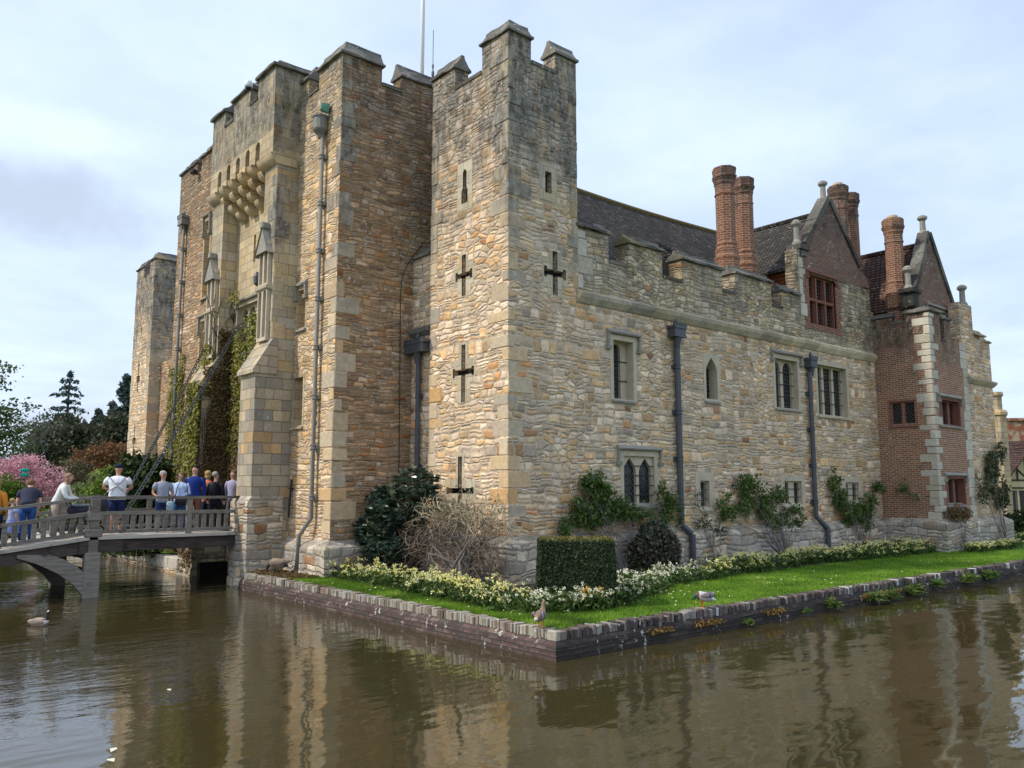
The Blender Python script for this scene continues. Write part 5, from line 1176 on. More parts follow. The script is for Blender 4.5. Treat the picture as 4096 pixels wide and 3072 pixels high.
# ---- wallflower beds
BED = [(1.15, 9.7), (.95, 6.), (.80, 3.6), (.72, 2.2), (1.0, 1.45), (1.75, 1.22), (3.0, 1.25), (4.3, 1.9), (5.6, 2.5), (9.5, 3.25), (15., 3.45), (18.8, 3.25), (21.3, 3.3)]
def bed_point(t, s):
    """t metres along the front edge of the bed, s metres in from it"""
    for a, b in zip(BED[:-1], BED[1:]):
        L = math.dist(a, b)
        if t <= L or b is BED[-1]:
            d = ((b[0] - a[0]) / L, (b[1] - a[1]) / L); t_ = min(t, L)
            return a[0] + d[0] * t_ - d[1] * s, a[1] + d[1] * t_ + d[0] * s
        t -= L
BEDL = sum(math.dist(a, b) for a, b in zip(BED[:-1], BED[1:]))
def wallflowers(name, spots, label, hs=(.16, .48), petal='petal', nl=26, npet=30, lab='flowers'):
    F, L_ = [], []; fr = []
    for x, y, z0, dens in spots:
        h = random.uniform(*hs)
        q = RNG.normal(size=(nl, 3)) * (.085, .085, .0); q[:, 2] = RNG.uniform(.02, h * .9, nl); L_.append(q + (x, y, z0))
        for k in range(random.choice((2, 3, 4, 5)) if random.random() < dens else 0):
            cx, cy = x + random.gauss(0, .07), y + random.gauss(0, .07); cz = z0 + h * random.uniform(.75, 1.12)
            pp = RNG.normal(size=(npet // 3, 3)) * (.019, .019, .017) + (cx, cy, cz); F.append(pp)
    o = quads_mesh(name, 'stemgreen', leaves(np.concatenate(L_), .045, (0, 0, .6), 1., 2.4), 4); tag(o, label, lab, 'stuff')
    f = np.concatenate(F); ho = quads_mesh('blossom', petal, leaves(f, .030, (-.3, -.5, .6), .8, 1.05), 4, parent=o); ho['kind'] = 'stuff'
    return o
spL, spC, spR = [], [], []
for k in range(1500):
    t = random.uniform(0, BEDL); s = random.uniform(.0, 1.15); x, y = bed_point(t, s)
    hx_, hy_ = (x - 2.55) * math.sin(AZ) - (y - 2.15) * math.cos(AZ), (x - 2.55) * math.cos(AZ) + (y - 2.15) * math.sin(AZ)
    if abs(hx_) < .8 and -.42 < hy_ < .6: continue
    if vn((x, y, 0), 1.6) < -.28 or (s > .85 and vn((x, y, 5), 1.2) < 0): continue
    if t < 7.6: spL.append((x, y, GZ, .85)) if s < .95 else None
    elif t < 8.9: spC.append((x, y, GZ, .7)) if s < .6 and random.random() < .8 else None
    elif x < 8.2: spC += [(x, y, GZ, .42)] + ([(x + random.gauss(0, .12), y + random.gauss(0, .12), GZ, .35)] if x < 5.5 else []) if s < .95 else []
    else: spR.append((x, y, GZ, .74))
wallflowers('wallflower_bed', spL, 'dense pale yellow wallflowers between gatehouse and lawn corner')
wallflowers('wallflower_bed', spC, 'sparse white wallflowers round the clipped hedge at the lawn corner', petal='petal_white', hs=(.18, .42))
wallflowers('wallflower_bed', spR, 'long band of cream wallflowers along the foot of the south wall', hs=(.16, .50), npet=30)
wallflowers('wallflower_bed', [(random.uniform(22.2, 26.3), 2.55 + random.gauss(0, .16), GZ, .95) for _ in range(90)], 'short cream flower row in front of the brick tower plinth', hs=(.2, .34))
wallflowers('wallflower_bed', [(random.uniform(26.8, 38), 3.2 + (0.13 * random.uniform(0, 10)) + random.gauss(0, .25), GZ, .95) for _ in range(260)], 'far cream flowers beyond the end of the castle', hs=(.24, .42))
for x, y in ((3.0, 1.85), (2.45, 1.45), (2.15, 1.42), (4.15, 3.0)):
    pp = np.concatenate([RNG.normal(size=(14, 3)) * (.022, .022, .02) + (x + random.gauss(0, .06), y + random.gauss(0, .06), GZ + random.uniform(.25, .4)) for _ in range(4)])
    tag(quads_mesh('orange_wallflower', 'petal_orange', leaves(pp, .032, (-.3, -.5, .6), .8, 1.05), 4), 'orange wallflower heads among the white ones near the clipped hedge', 'flowers', None, 'orange wallflowers by the hedge')

# ---- clipped yew hedge
hd = thing('clipped_hedge', 'square clipped dark yew hedge block standing at the tower corner', 'hedge', (2.55, 2.15, GZ), AZ - PI / 2)
hw0, hw1, hdp, hh = .735, .69, .5, 1.22
core = MB(); i = 0
for z, w, dd in ((0, hw0, hdp), (hh, hw1, hdp - .03)):
    core.v += [(-w + .03, -dd + .03, z), (w - .03, -dd + .03, z), (w - .03, dd - .03, z), (-w + .03, dd - .03, z)]
for f in ((4, 5, 6, 7), (0, 1, 5, 4), (1, 2, 6, 5), (2, 3, 7, 6), (3, 0, 4, 7)): core.face(f)
core.build('inner_growth', 'yew', hd)
Pn, Nn = [], []
for face, n in (('f', 15000), ('l', 6500), ('r', 6500), ('b', 3000)):
    t = RNG.uniform(-1, 1, n); z = RNG.uniform(0, hh, n); w = hw0 + (hw1 - hw0) * z / hh; o_ = RNG.normal(0, .012, n)
    bx_ = {'f': np.stack([t * w, -hdp + o_, z], 1), 'b': np.stack([t * w, hdp + o_, z], 1), 'l': np.stack([-w + o_, t * hdp, z], 1), 'r': np.stack([w + o_, t * hdp, z], 1)}[face]
    Pn.append(bx_); Nn.append(np.tile({'f': (0, -1.2, .2), 'b': (0, 1.2, .2), 'l': (-1.2, 0, .2), 'r': (1.2, 0, .2)}[face], (n, 1)))
quads_mesh('foliage', 'yew', leaves(np.concatenate(Pn), .030, np.concatenate(Nn), .8, 1.9), 4, parent=hd)
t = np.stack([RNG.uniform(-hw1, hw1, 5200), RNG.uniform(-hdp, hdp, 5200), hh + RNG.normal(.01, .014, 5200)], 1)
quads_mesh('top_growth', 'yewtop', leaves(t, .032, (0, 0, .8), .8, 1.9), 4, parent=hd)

def rosettes(C, nleaf, L, W, up=.4, wdir=None):
    """whorls of long leaves growing out of points C"""
    C = np.repeat(np.asarray(C, float), nleaf, 0); n = len(C); D = RNG.normal(size=(n, 3)); D[:, 2] = np.abs(D[:, 2]) * .5 + up
    D /= np.linalg.norm(D, axis=1)[:, None]; S = np.cross(D, RNG.normal(size=(n, 3))); S /= np.linalg.norm(S, axis=1)[:, None] + 1e-9
    l = (L * RNG.uniform(.6, 1.15, n))[:, None]; w = W * l / L; dr = np.zeros((n, 3)); dr[:, 2] = -.25 * l[:, 0]
    return np.stack([C, C + D * l * .45 + S * w, C + D * l + dr * .6, C + D * l * .45 - S * w], 1).reshape(-1, 3)
def in_blobs(blobs, n, shell=.55):
    out = []
    vol = [b[3] * b[4] * b[5] for b in blobs]; tot = sum(vol)
    for (cx, cy, cz, rx, ry, rz), v in zip(blobs, vol):
        m = max(4, int(n * v / tot)); d = RNG.normal(size=(m, 3)); d /= np.linalg.norm(d, axis=1)[:, None]
        out.append(d * (shell + (1 - shell) * RNG.random(m) ** .6)[:, None] * (rx, ry, rz) + (cx, cy, cz))
    return np.concatenate(out)
def stems(mb, base, tips, r0, n=6, wob=.08, m=0):
    for tp in tips:
        b = Vector(base) + Vector((random.uniform(-.05, .05), random.uniform(-.05, .05), 0)); t = Vector(tp); pts = []
        for k in range(n + 1):
            f = k / n; p = b.lerp(t, f) + Vector((random.uniform(-wob, wob), random.uniform(-wob, wob) * .5, random.uniform(-wob, wob))) * math.sin(PI * f); p.z += .12 * math.sin(PI * f); pts.append(p)
        mb.tube(pts, [r0 * (1 - .75 * k / n) for k in range(n + 1)], 5, m=m)

# ---- big-leaved evergreen in the angle by the tower
lq = thing('evergreen_shrub', 'tall dark glossy-leaved shrub with pale new shoots in the corner left of the tower', 'shrub', (0, 0, 0))
bl = [(2.55, 9.5, 1.5, .55, .75, .55), (2.6, 8.8, 2.15, .5, .8, .6), (2.75, 8.1, 2.7, .45, .75, .40), (2.7, 9.7, 2.15, .4, .5, .4), (2.4, 8.9, 1.05, .5, .8, .4), (2.9, 7.8, 2.2, .35, .5, .5)]
C_ = in_blobs(bl, 420, .6)
quads_mesh('foliage', 'glossy', np.concatenate([rosettes(C_, 11, .24, .034, .0), rosettes(in_blobs(bl, 150, .2), 8, .24, .034, -.2)]), 4, parent=lq)
top = C_[(C_[:, 2] > 1.3)][::3] + (-.05, -.03, .08)
quads_mesh('new_shoots', 'newleaf', rosettes(top, 5, .15, .016, 1.6), 4, parent=lq)['kind'] = 'stuff'
mb = MB(); stems(mb, (3.0, 8.8, GZ), [(b[0] + .1, b[1], b[2]) for b in bl] + [(3.2, 7.6, 2.3), (3.1, 7.4, 2.0)], .05); mb.build('branches', 'twig', lq)

# ---- leafless wisteria tangle
ws_ = thing('bare_wisteria', 'leafless tangled wisteria bush of pale twisted stems against the tower', 'shrub', (0, 0, 0))
mb = MB(); base = Vector((2.75, 5.9, GZ))
for k in range(16):
    a = random.uniform(-1.5, 1.5); r_ = random.uniform(.5, 1.5); p = base + Vector((random.uniform(-.3, .3), random.uniform(-.35, .35), 0)); pts = [p.copy()]; d = Vector((random.uniform(-.35, .25), math.sin(a) * .8, random.uniform(.5, 1.)))
    for q in range(9):
        d = (d + Vector((random.uniform(-.5, .5), random.uniform(-.6, .6), random.uniform(-.4, .4)))).normalized(); p = p + d * .2
        p.x = min(max(p.x, 2.1), 3.3); p.z = max(p.z, GZ + .1); pts.append(p.copy())
    mb.tube(pts, [.045 * (1 - .07 * q) for q in range(len(pts))], 6)
mb.build('main_stems', 'bark', ws_, True)
mb = MB(); m2 = MB()
for k in range(760):
    th = random.uniform(0, 2 * PI); rr = random.random() ** .5
    c = Vector((2.75 + random.gauss(0, .22), 6.35 + 1.55 * rr * math.cos(th), 1.42 + .82 * rr * math.sin(th)))
    if c.z < .6 + abs(c.y - 6.1) * .12: c.z = .6 + random.random() * .8
    c.x = min(c.x, 3.5); outw = (c - Vector((2.95, 6.3, 1.2))).normalized(); hi = c.z > 1.75
    d = (Vector((random.gauss(0, .7), random.gauss(0, .9), random.gauss(0, .7))) + outw * (.9 if rr > .7 else .1)).normalized(); p = c; pts = [p.copy()]; st = random.uniform(.05, .09)
    for q in range(7):
        d = (d + Vector((random.gauss(0, .28), random.gauss(0, .28), random.gauss(0, .28) - .05))).normalized(); p = p + d * st; p.x = min(p.x, 3.6 if p.z > 1.5 else 3.35); pts.append(p.copy())
    r0 = random.choice((.006, .008, .010, .014))
    (m2 if hi and random.random() < .6 else mb).tube(pts, [r0 * (1 - .09 * q) for q in range(len(pts))], 4)
mb.build('twigs', 'twig', ws_)
for k in range(190):         # fine straw shoots reaching up the wall
    p = Vector((random.uniform(3.1, 3.55), random.uniform(4.9, 8.2), random.uniform(1.5, 2.1))); d = Vector((random.gauss(0, .2), random.gauss(0, .5), .8)).normalized(); pts = [p.copy()]
    for q in range(7):
        d = (d + Vector((random.gauss(0, .15), random.gauss(0, .35), random.gauss(0, .25) - .10))).normalized(); p = p + d * .10; p.x = min(p.x, 3.62); pts.append(p.copy())
    m2.tube(pts, [.0055 * (1 - .09 * q) for q in range(len(pts))], 3)
m2.build('fine_shoots', 'straw', ws_)
c_ = np.stack([RNG.uniform(2.5, 3.5, 700), RNG.normal(6.6, .95, 700), RNG.normal(1.9, .35, 700)], 1)
quads_mesh('opening_buds', 'newleaf', leaves(c_[c_[:, 2] > 1.5], .035, None, 1., 2.6, .6), 4, parent=ws_)['kind'] = 'stuff'

# ---- climbing roses on the south wall
def climber(name, base, blobs, nleaf_, label, mat='rose', size=.075, stem_r=.028, ns=5, sm='bark', extra=()):
    nleaf = int(nleaf_ * 1.5); stem_r *= .6; t = thing(name, label, 'climbing plant', (base[0], base[1], GZ))
    off = Vector((-base[0], -base[1], -GZ))
    mb = MB(); tips = [(b[0] + random.uniform(-b[3], b[3]) * .5, b[1], b[2] + random.uniform(-b[5], b[5]) * .4) for b in blobs for _ in range(max(1, ns // len(blobs) + 1))] + list(extra)
    stems(mb, base, tips, stem_r, 7, .10)
    for _ in range(ns * 6):
        b = random.choice(blobs); p = Vector((b[0] + random.uniform(-1, 1) * b[3], b[1] + random.uniform(-.5, .5) * b[4], b[2] + random.uniform(-1, 1) * b[5])); d = Vector((random.gauss(0, 1), random.gauss(0, .2), random.gauss(0, .8))).normalized(); pts = [p.copy()]
        for q in range(5): d = (d + Vector((random.gauss(0, .3), random.gauss(0, .1), random.gauss(0, .3)))).normalized(); p = p + d * .1; p.y = min(p.y, 5.45 if base[0] < 21.9 else 9); pts.append(p.copy())
        mb.tube(pts, [.008 * (1 - .12 * q) for q in range(6)], 4)
    mb.v = [tuple(Vector(v) + off) for v in mb.v]; mb.build('stems', sm, t)
    # leaves gather in clumps so that wall shows between them
    cl = in_blobs(blobs, nleaf // 9, .15); cl = cl[RNG.random(len(cl)) < np.array([min(1, max(.12, .62 + 1.8 * vn(c, 2.6))) for c in cl])]
    P = np.repeat(cl, 9, 0) + RNG.normal(size=(len(cl) * 9, 3)) * (.075, .05, .06)
    if base[0] < 21.9: P[:, 1] = np.minimum(P[:, 1], 5.46)
    o = quads_mesh('foliage', mat, leaves(P + tuple(off), size, (0, -.5, .45), .8, 1.35), 4, parent=t); return t
W5 = 5.3
climber('climbing_rose', (7.05, 4.95, GZ), [(6.35, W5, 2.75, .42, .16, .42), (6.75, W5, 2.35, .5, .18, .4), (7.3, W5, 2.1, .6, .18, .28), (5.85, W5, 2.25, .3, .12, .3), (5.3, W5, 1.75, .28, .12, .25), (6.2, W5, 1.85, .7, .15, .25), (8.05, W5, 1.95, .55, .14, .16)], 3300, 'bright green climbing rose with forked grey stems between the tower and the arched window', size=.085, stem_r=.035, ns=8)
climber('climbing_rose', (9.1, 5.1, GZ), [(9.1, W5 - .1, 2.45, .42, .16, .42), (9.3, W5 - .1, 1.95, .48, .18, .32), (8.75, W5 - .1, 1.75, .45, .14, .22)], 1500, 'feathery light green climber beside the first lead downpipe', size=.06, ns=5)
climber('climbing_rose', (11.2, 5.1, GZ), [(10.85, W5, 1.55, .4, .12, .3), (11.5, W5, 1.35, .4, .12, .2), (10.7, W5, 2.4, .12, .1, .35)], 420, 'thin straggling rose below the small square window', 'rose_dull', .06, .016, 4)
climber('climbing_rose', (14.6, 5.0, GZ), [(12.0, W5, 2.0, .5, .16, .5), (13.1, W5, 2.75, .8, .18, .42), (12.9, W5, 2.1, .7, .16, .4), (14.1, W5, 2.2, .7, .16, .5), (14.9, W5, 2.45, .45, .14, .35), (15.4, W5, 1.7, .8, .16, .45), (14.6, W5, 1.5, .6, .14, .3)], 3600, 'widest climbing rose spreading between the square and paired windows', 'rose', .075, .03, 8)
climber('climbing_rose', (19.4, 4.9, GZ), [(18.4, W5, 2.9, .35, .14, .4), (18.6, W5, 2.3, .5, .16, .4), (19.4, W5, 1.7, .8, .18, .5), (20.6, W5, 2.0, .7, .18, .5), (21.3, W5 - .1, 2.7, .3, .2, .25), (20.2, W5, 1.3, .6, .15, .3)], 3000, 'tall climbing rose next to the brick tower corner', 'rose', .08, .03, 8)
climber('climbing_rose', (21.85, 4.4, GZ + .0), [(21.85, 4.2, 2.35, .08, .2, .12), (21.9, 4.7, 2.7, .08, .3, .25)], 200, 'small leafy spray on the side of the brick tower', 'rose', .07, .014, 2)
climber('wall_shrub', (22.9, 2.95, GZ), [(22.7, 3.15, 1.75, .7, .12, .3), (23.6, 3.2, 1.7, .5, .12, .25)], 900, 'brownish sparse climber under the lower window of the brick tower', 'creeper', .06, .022, 5)
climber('wall_shrub', (26.5, 2.9, GZ), [(25.6, 3.2, 2.6, .5, .14, .6), (26.6, 3.2, 3.3, .5, .16, .9), (27.3, 3.15, 2.4, .5, .16, .8), (27.6, 3.2, 4.0, .25, .14, .5)], 2400, 'dark ivy-like climber on the far stone corner of the castle', 'rose_dull', .09, .03, 6)
ph = thing('dark_bush', 'rounded dark reddish-leaved bush below the arched window', 'shrub', (0, 0, 0))
bl = [(7.95, 4.72, 1.1, .72, .4, .62), (8.5, 4.8, 1.0, .5, .35, .55), (7.5, 4.8, .95, .4, .3, .5), (8.1, 4.85, 1.55, .5, .3, .25)]
quads_mesh('foliage', 'photinia', leaves(in_blobs(bl, 6200, .55), .065, (-.3, -.5, .4), 1., 2.), 4, parent=ph)
mb = MB(); stems(mb, (8., 4.8, GZ), [(b[0], b[1], b[2]) for b in bl], .03); mb.build('branches', 'darkbark', ph)

# ---- ferns on the brick moat wall
for x, z, s, lb in ((8.1, .16, .26, 'single green fern tuft on the moat wall below the flowers'), (9.9, .16, .34, 'wide fern clump trailing to the water'), (10.7, .14, .3, 'low fern clump in the middle of the row of ferns'), (11.9, .16, .34, 'broad yellow-green fern clump on the wall'), (13.2, .2, .26, 'upright fern on the coping bricks'), (15.2, .2, .36, 'large bright fern tuft under the far lawn'), (16.7, .18, .34, 'fern clump nearest the right picture edge'), (7.0, .12, .12, 'tiny weed tuft on the moat wall'), (4.9, .1, .14, 'small trailing weed near the preening duck')):
    f = quads_mesh('wall_fern', 'rose', rosettes(in_blobs([(0, 0, 0, s, .05, s * .35)], 22, .1), 9, s * .75, s * .055, .05), 4); f.location = (x, -.10, z); tag(f, lb, 'fern', None, 'ferns growing on the moat wall')
P_ = np.stack([RNG.uniform(1.2, 12, 2600), RNG.uniform(-.10, .06, 2600), RNG.uniform(.16, .25, 2600)], 1); P_ = P_[[vn(p, .9) > .05 for p in P_]]
tag(quads_mesh('wall_moss', leaf_mat('orange_moss', [(0, (.13, .06, .015)), (.6, (.20, .11, .02)), (1, (.10, .13, .02))], .1), leaves(P_, .035), 4), 'rusty orange moss along the ledge of the moat wall', 'moss', 'stuff')

# ---- ivy on the gatehouse
def ivy(name, mat, specs, size, label, cat='climbing plant', stem=None, kindv=None):
    """specs: (axis, plane, a0, a1, z0, z1, n, test(a, z)) -> leaves lying against the wall"""
    t = thing(name, label, cat, (0, 0, 0)); A = []; mb = MB()
    for ax, v, a0, a1, z0, z1, n, test in specs:
        a = RNG.uniform(a0, a1, n); z = RNG.uniform(z0, z1, n)
        k = np.array([test(p, q) + .28 * vn((p * 1.6, q * 1.3, v), 1.) + .25 * vn((p, q, v + 9), 3.2) > 0 for p, q in zip(a, z)])
        a, z = a[k], z[k]; d = v - .03 - np.abs(RNG.normal(0, .05, len(a)))
        A.append((np.stack([d, a, z], 1) if ax == 0 else np.stack([a, d, z], 1), ax))
        for _ in range(int(n / 230)):
            p = random.uniform(a0, a1); q = z0 + random.random() * .5; pts = []
            for s in range(9):
                if test(p, q) < -.3: break
                pts.append((v - .02, p, q) if ax == 0 else (p, v - .02, q)); p += random.gauss(0, .14); q += random.uniform(.15, .5)
            if len(pts) > 2: mb.tube(pts, .012, 4)
    V = np.concatenate([leaves(P, size, ((-1, 0, .5) if ax == 0 else (0, -1, .5)), .45, 1.1) for P, ax in A])
    quads_mesh('foliage', mat, V, 4, parent=t); mb.build('stems', 'darkbark', t); return t
def hole(a, z, ca, cz, ra, rz): return -1.2 if ((a - ca) / ra) ** 2 + ((z - cz) / rz) ** 2 < 1 else 0
ivy('green_ivy', 'ivy', [
    (0, LX, 17.1, 21.8, .5, 8.4, 17000, lambda a, z: (.3 if z < 2.4 else .22) + (6.0 + (21.8 - a) * .22 - z) * .3 + hole(a, z, 19.3, 3.7, .75, 1.1) + (-.8 if (18.9 < a < 20.2 and z > 4.8) else 0)),
    (0, .2, 16.1, 17.3, 2.4, 5.95, 5200, lambda a, z: .45),
    (0, .62, 16.2, 17.1, 5.9, 7.6, 1500, lambda a, z: (7.0 - z) * .35),
    (1, 17.05, .2, 1.05, .5, 2.4, 400, lambda a, z: .2)], .085, 'yellow-green ivy covering the lower left part of the gatehouse')
ivy('green_ivy', 'ivy', [(0, RX - .02, 13.1, 16.1, 3.6, 8.0, 7500, lambda a, z: .12 + .25 * (abs(a - 14.0) < .7) + (6.9 - z) * .14 - (z < 4.6) * .25), (0, RX - .2, 15.2, 16.1, 8.3, 9.3, 300, lambda a, z: .2 - abs(z - 8.6))], .08, 'green ivy hanging between the two gate buttresses')
ivy('brown_creeper', 'creeper', [
    (1, 16.12, .22, 1.15, 1.5, 6.4, 5200, lambda a, z: .10), (1, 16.18, .66, 1.15, 6., 8.3, 1500, lambda a, z: (7.6 - z) * .25),
    (0, RX - .02, 13.2, 16.1, 1.5, 6.2, 8000, lambda a, z: .08 + (4.5 - z) * .03), (0, .18, 16.1, 17.3, .1, 2.3, 2200, lambda a, z: .1),
    (0, LX - .02, 17.1, 19.0, .5, 3.4, 1800, lambda a, z: .02)], .075, 'brown leafless-looking creeper over the dark entrance recess')

# =================================================================== gardens and trees beyond the moat
Fh = Vector((math.cos(AZ), math.sin(AZ))); Rh = Vector((math.sin(AZ), -math.cos(AZ)))
def at(u, d):                 # ground point at depth d in front of the camera
    p = Vector((co.location.x, co.location.y)) + Fh * d + Rh * ((u - 1106) / 1785 * d); return p.x, p.y
def hz(v, d): return 2.6 + d * (1057 - v) / 1785
TL = {}
def pal(name, c0, c1, c2, tr=.25): TL[name] = leaf_mat(name, [(0, c0), (.5, c1), (1, c2)], tr, .7, .2); return TL[name]
pal('spring_leaves', (.05, .08, .025), (.09, .14, .04), (.16, .20, .07)); pal('conifer_needles', (.05, .08, .075), (.08, .115, .10), (.12, .165, .14), .25)
pal('dark_yew', (.035, .045, .025), (.065, .075, .04), (.11, .11, .065), .15); pal('copper_leaves', (.12, .055, .025), (.20, .10, .045), (.27, .15, .07))
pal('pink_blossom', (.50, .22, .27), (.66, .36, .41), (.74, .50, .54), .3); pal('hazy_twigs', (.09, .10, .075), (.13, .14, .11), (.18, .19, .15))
pal('lime_shrub', (.07, .13, .015), (.15, .22, .03), (.26, .32, .07)); pal('bright_shrub', (.05, .11, .01), (.09, .17, .015), (.14, .22, .03)); pal('variegated', (.08, .13, .03), (.17, .22, .07), (.42, .44, .30))
pal('rhododendron', (.010, .022, .008), (.025, .045, .012), (.06, .09, .02), .12); pal('olive_branch', (.06, .06, .03), (.10, .10, .05), (.17, .15, .08))
def clumpy(blobs, ncl, per, spread):
    C = in_blobs(blobs, ncl, .45); return np.repeat(C, per, 0) + RNG.normal(size=(len(C) * per, 3)) * spread * (1, 1, .55)
def tree(name, u, d, label, mat, blobs, trunk_h, ncl=220, per=22, leaf=.22, spread=.5, r=.2, bark='darkbark', branches=10, cat='tree', lean=0.):
    x, y = at(u, d); t = thing(name, label, cat, (x, y, .4))
    mb = MB(); top = (lean, 0, trunk_h); mb.tube([(0, 0, -.1), (lean * .3, .05, trunk_h * .35), (lean * .7, -.05, trunk_h * .7), top], [r, r * .8, r * .55, r * .25], 8)
    tb = mb.build('trunk', bark, t); mb = MB()
    for k in range(branches):
        b = random.choice(blobs); z0 = trunk_h * random.uniform(.3, .95); e = Vector((b[0] + random.uniform(-.7, .7) * b[3], b[1] + random.uniform(-.7, .7) * b[4], b[2] + random.uniform(-.5, .7) * b[5])); s = Vector((lean * z0 / trunk_h, 0, z0)); m = s.lerp(e, .5) + Vector((random.uniform(-.3, .3), random.uniform(-.3, .3), .3))
        mb.tube([s, m, e], [r * .35, r * .2, r * .06], 5)
    mb.build('branches', bark, t)
    quads_mesh('crown', TL.get(mat) or mat, leaves(clumpy(blobs, ncl, per, spread), leaf, (0, 0, .4), 1., 1.4), 4, parent=t); return t
def shrub(name, u, d, label, mat, blobs, n=200, per=24, leaf=.16, spread=.28):
    x, y = at(u, d); t = thing(name, label, 'shrub', (x, y, .4)); mb = MB(); stems(mb, (0, 0, 0), [(b[0], b[1], b[2]) for b in blobs], .05); mb.build('branches', 'darkbark', t)
    quads_mesh('foliage', TL.get(mat) or mat, leaves(clumpy(blobs, n, per, spread), leaf, (0, 0, .4), 1., 1.5), 4, parent=t); return t
tree('broadleaf_tree', -40, 52, 'loose light green broadleaf tree cut by the left picture edge', 'spring_leaves', [(.3, 0, 6.2, 1.8, 1.6, 1.5), (1.6, -1.2, 7.4, 1.1, 1., .6), (1.2, -1, 5., 1.5, 1.3, 1.1), (-.5, 0, 8.6, 1.5, 1.5, 1.2), (.6, -.6, 9.6, .9, .9, .7), (1.9, -1.6, 6.2, .9, .9, .5), (.4, 0, 3.6, 1.6, 1.4, .8)], 8.5, 170, 18, .17, .32, .22, branches=24)
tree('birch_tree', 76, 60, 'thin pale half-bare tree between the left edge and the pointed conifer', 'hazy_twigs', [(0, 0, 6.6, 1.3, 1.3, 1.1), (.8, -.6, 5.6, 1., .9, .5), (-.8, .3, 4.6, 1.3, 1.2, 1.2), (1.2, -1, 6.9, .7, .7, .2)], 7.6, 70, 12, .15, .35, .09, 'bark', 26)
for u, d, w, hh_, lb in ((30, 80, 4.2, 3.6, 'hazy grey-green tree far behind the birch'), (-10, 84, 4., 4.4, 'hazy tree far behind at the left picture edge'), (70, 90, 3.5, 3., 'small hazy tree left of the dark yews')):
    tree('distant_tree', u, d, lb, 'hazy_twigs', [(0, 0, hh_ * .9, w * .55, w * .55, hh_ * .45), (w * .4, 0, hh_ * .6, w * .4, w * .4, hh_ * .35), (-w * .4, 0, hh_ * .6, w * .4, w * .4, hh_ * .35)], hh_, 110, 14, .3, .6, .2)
def conifer(name, u, d, h, w, label, z0=.1, n=19, mat='conifer_needles', dens=1., droop=.25, gap=True):
    x, y = at(u, d); t = thing(name, label, 'tree', (x, y, .4)); mb = MB(); mb.tube([(0, 0, -.1), (0, 0, h * .6), (0, 0, h)], [.28, .16, .03], 8); mb.build('trunk', 'darkbark', t)
    mb = MB(); P = []
    for k in range(n):
        f = k / (n - 1); z = h * (z0 + (1 - z0 - .02) * f); L = w * (1 - f) ** .75 * random.uniform(.8, 1.12) + .25
        if gap and random.random() < .15: L *= .6
        for q in range(int(7 - 2 * f)):
            a = random.uniform(0, 2 * PI); l = L * random.uniform(.65, 1.1); m = int((22 + 60 * l / w) * dens); s = RNG.random(m) ** .7
            mb.tube([(0, 0, z), (math.cos(a) * l * .5, math.sin(a) * l * .5, z + .05), (math.cos(a) * l, math.sin(a) * l, z - droop * l * .5)], [.05, .03, .01], 4)
            side = RNG.normal(0, .16, m) * (.5 + l / w); P.append(np.stack([np.cos(a) * l * s - np.sin(a) * side, np.sin(a) * l * s + np.cos(a) * side, z - droop * l * s * s * .5 + RNG.normal(-.06, .11, m)], 1))
    mb.build('branches', 'darkbark', t); quads_mesh('crown', TL[mat], leaves(np.concatenate(P), .26, (0, 0, .8), .8, 1.8), 4, parent=t); return t
conifer('tall_conifer', 142, 76, hz(800, 76) - .4, 3.9, 'tallest pointed blue-green conifer standing alone above the dark yews', .3, 15, dens=.42)
conifer('tall_conifer', 268, 62, hz(810, 62) - .4, 2.7, 'dark conifer tucked against the left tower', .08, 22, 'conifer_needles', 1.4, .4)
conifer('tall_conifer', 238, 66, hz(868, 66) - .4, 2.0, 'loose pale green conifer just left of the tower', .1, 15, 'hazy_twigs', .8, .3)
conifer('small_conifer', 210, 70, hz(884, 70) - .4, 2.3, 'small dark conifer between the tall one and the tower', .1, 15, 'conifer_needles', 1.1, .2)
for u, d, bl, lb in ((128, 64, [(0, 0, 4.6, 2.3, 1.8, 3.3), (-1.5, 0, 5.8, 1.1, 1., 1.6), (1.4, .4, 5., 1.6, 1.5, 2.8), (0, 0, 2.4, 2.8, 2, 1.8)], 'broad dark yew under the tall conifer'), (205, 62, [(0, 0, 4.2, 2.2, 1.6, 2.9), (1.4, 0, 4.0, 1.5, 1.4, 2.6), (-1.3, 0, 4.6, 1.3, 1.1, 2.6), (0, 0, 2., 2.6, 2, 1.6)], 'dark yew mass right of the tall conifer'), (262, 60, [(0, 0, 4., 1.7, 1.4, 3.8), (-.9, 0, 3., 1.3, 1.2, 2.6)], 'dark evergreen touching the left tower'), (30, 66, [(0, 0, 1.9, 2.6, 1.6, 1.4), (2., 0, 1.8, 1.5, 1.3, 1.5)], 'low grey-green evergreen behind the pink cherry')):
    tree('yew_tree', u, d, lb, 'dark_yew', bl, 5.5, 480, 22, .26, .42, .25)
shrub('copper_shrub', 210, 50, 'rounded copper-brown maple left of the far tower', 'copper_leaves', [(0, 0, 3.1, 1.8, 1.5, 1.7), (-1.3, 0, 2.2, 1.2, 1., 1.3), (1.1, 0, 3.7, 1.3, 1.2, 1.5), (0, 0, 1.5, 2.2, 1.3, 1.4)], 560, 22, .13, .2)
shrub('olive_shrub', 150, 47, 'olive green arching shrub in front of the copper maple', 'olive_branch', [(0, 0, 2.6, 1.5, 1.2, 1.3), (-1., 0, 2.1, .9, .9, 1.5), (.4, 0, 1.2, 1.7, 1.1, 1.1)], 260, 18, .13, .25)
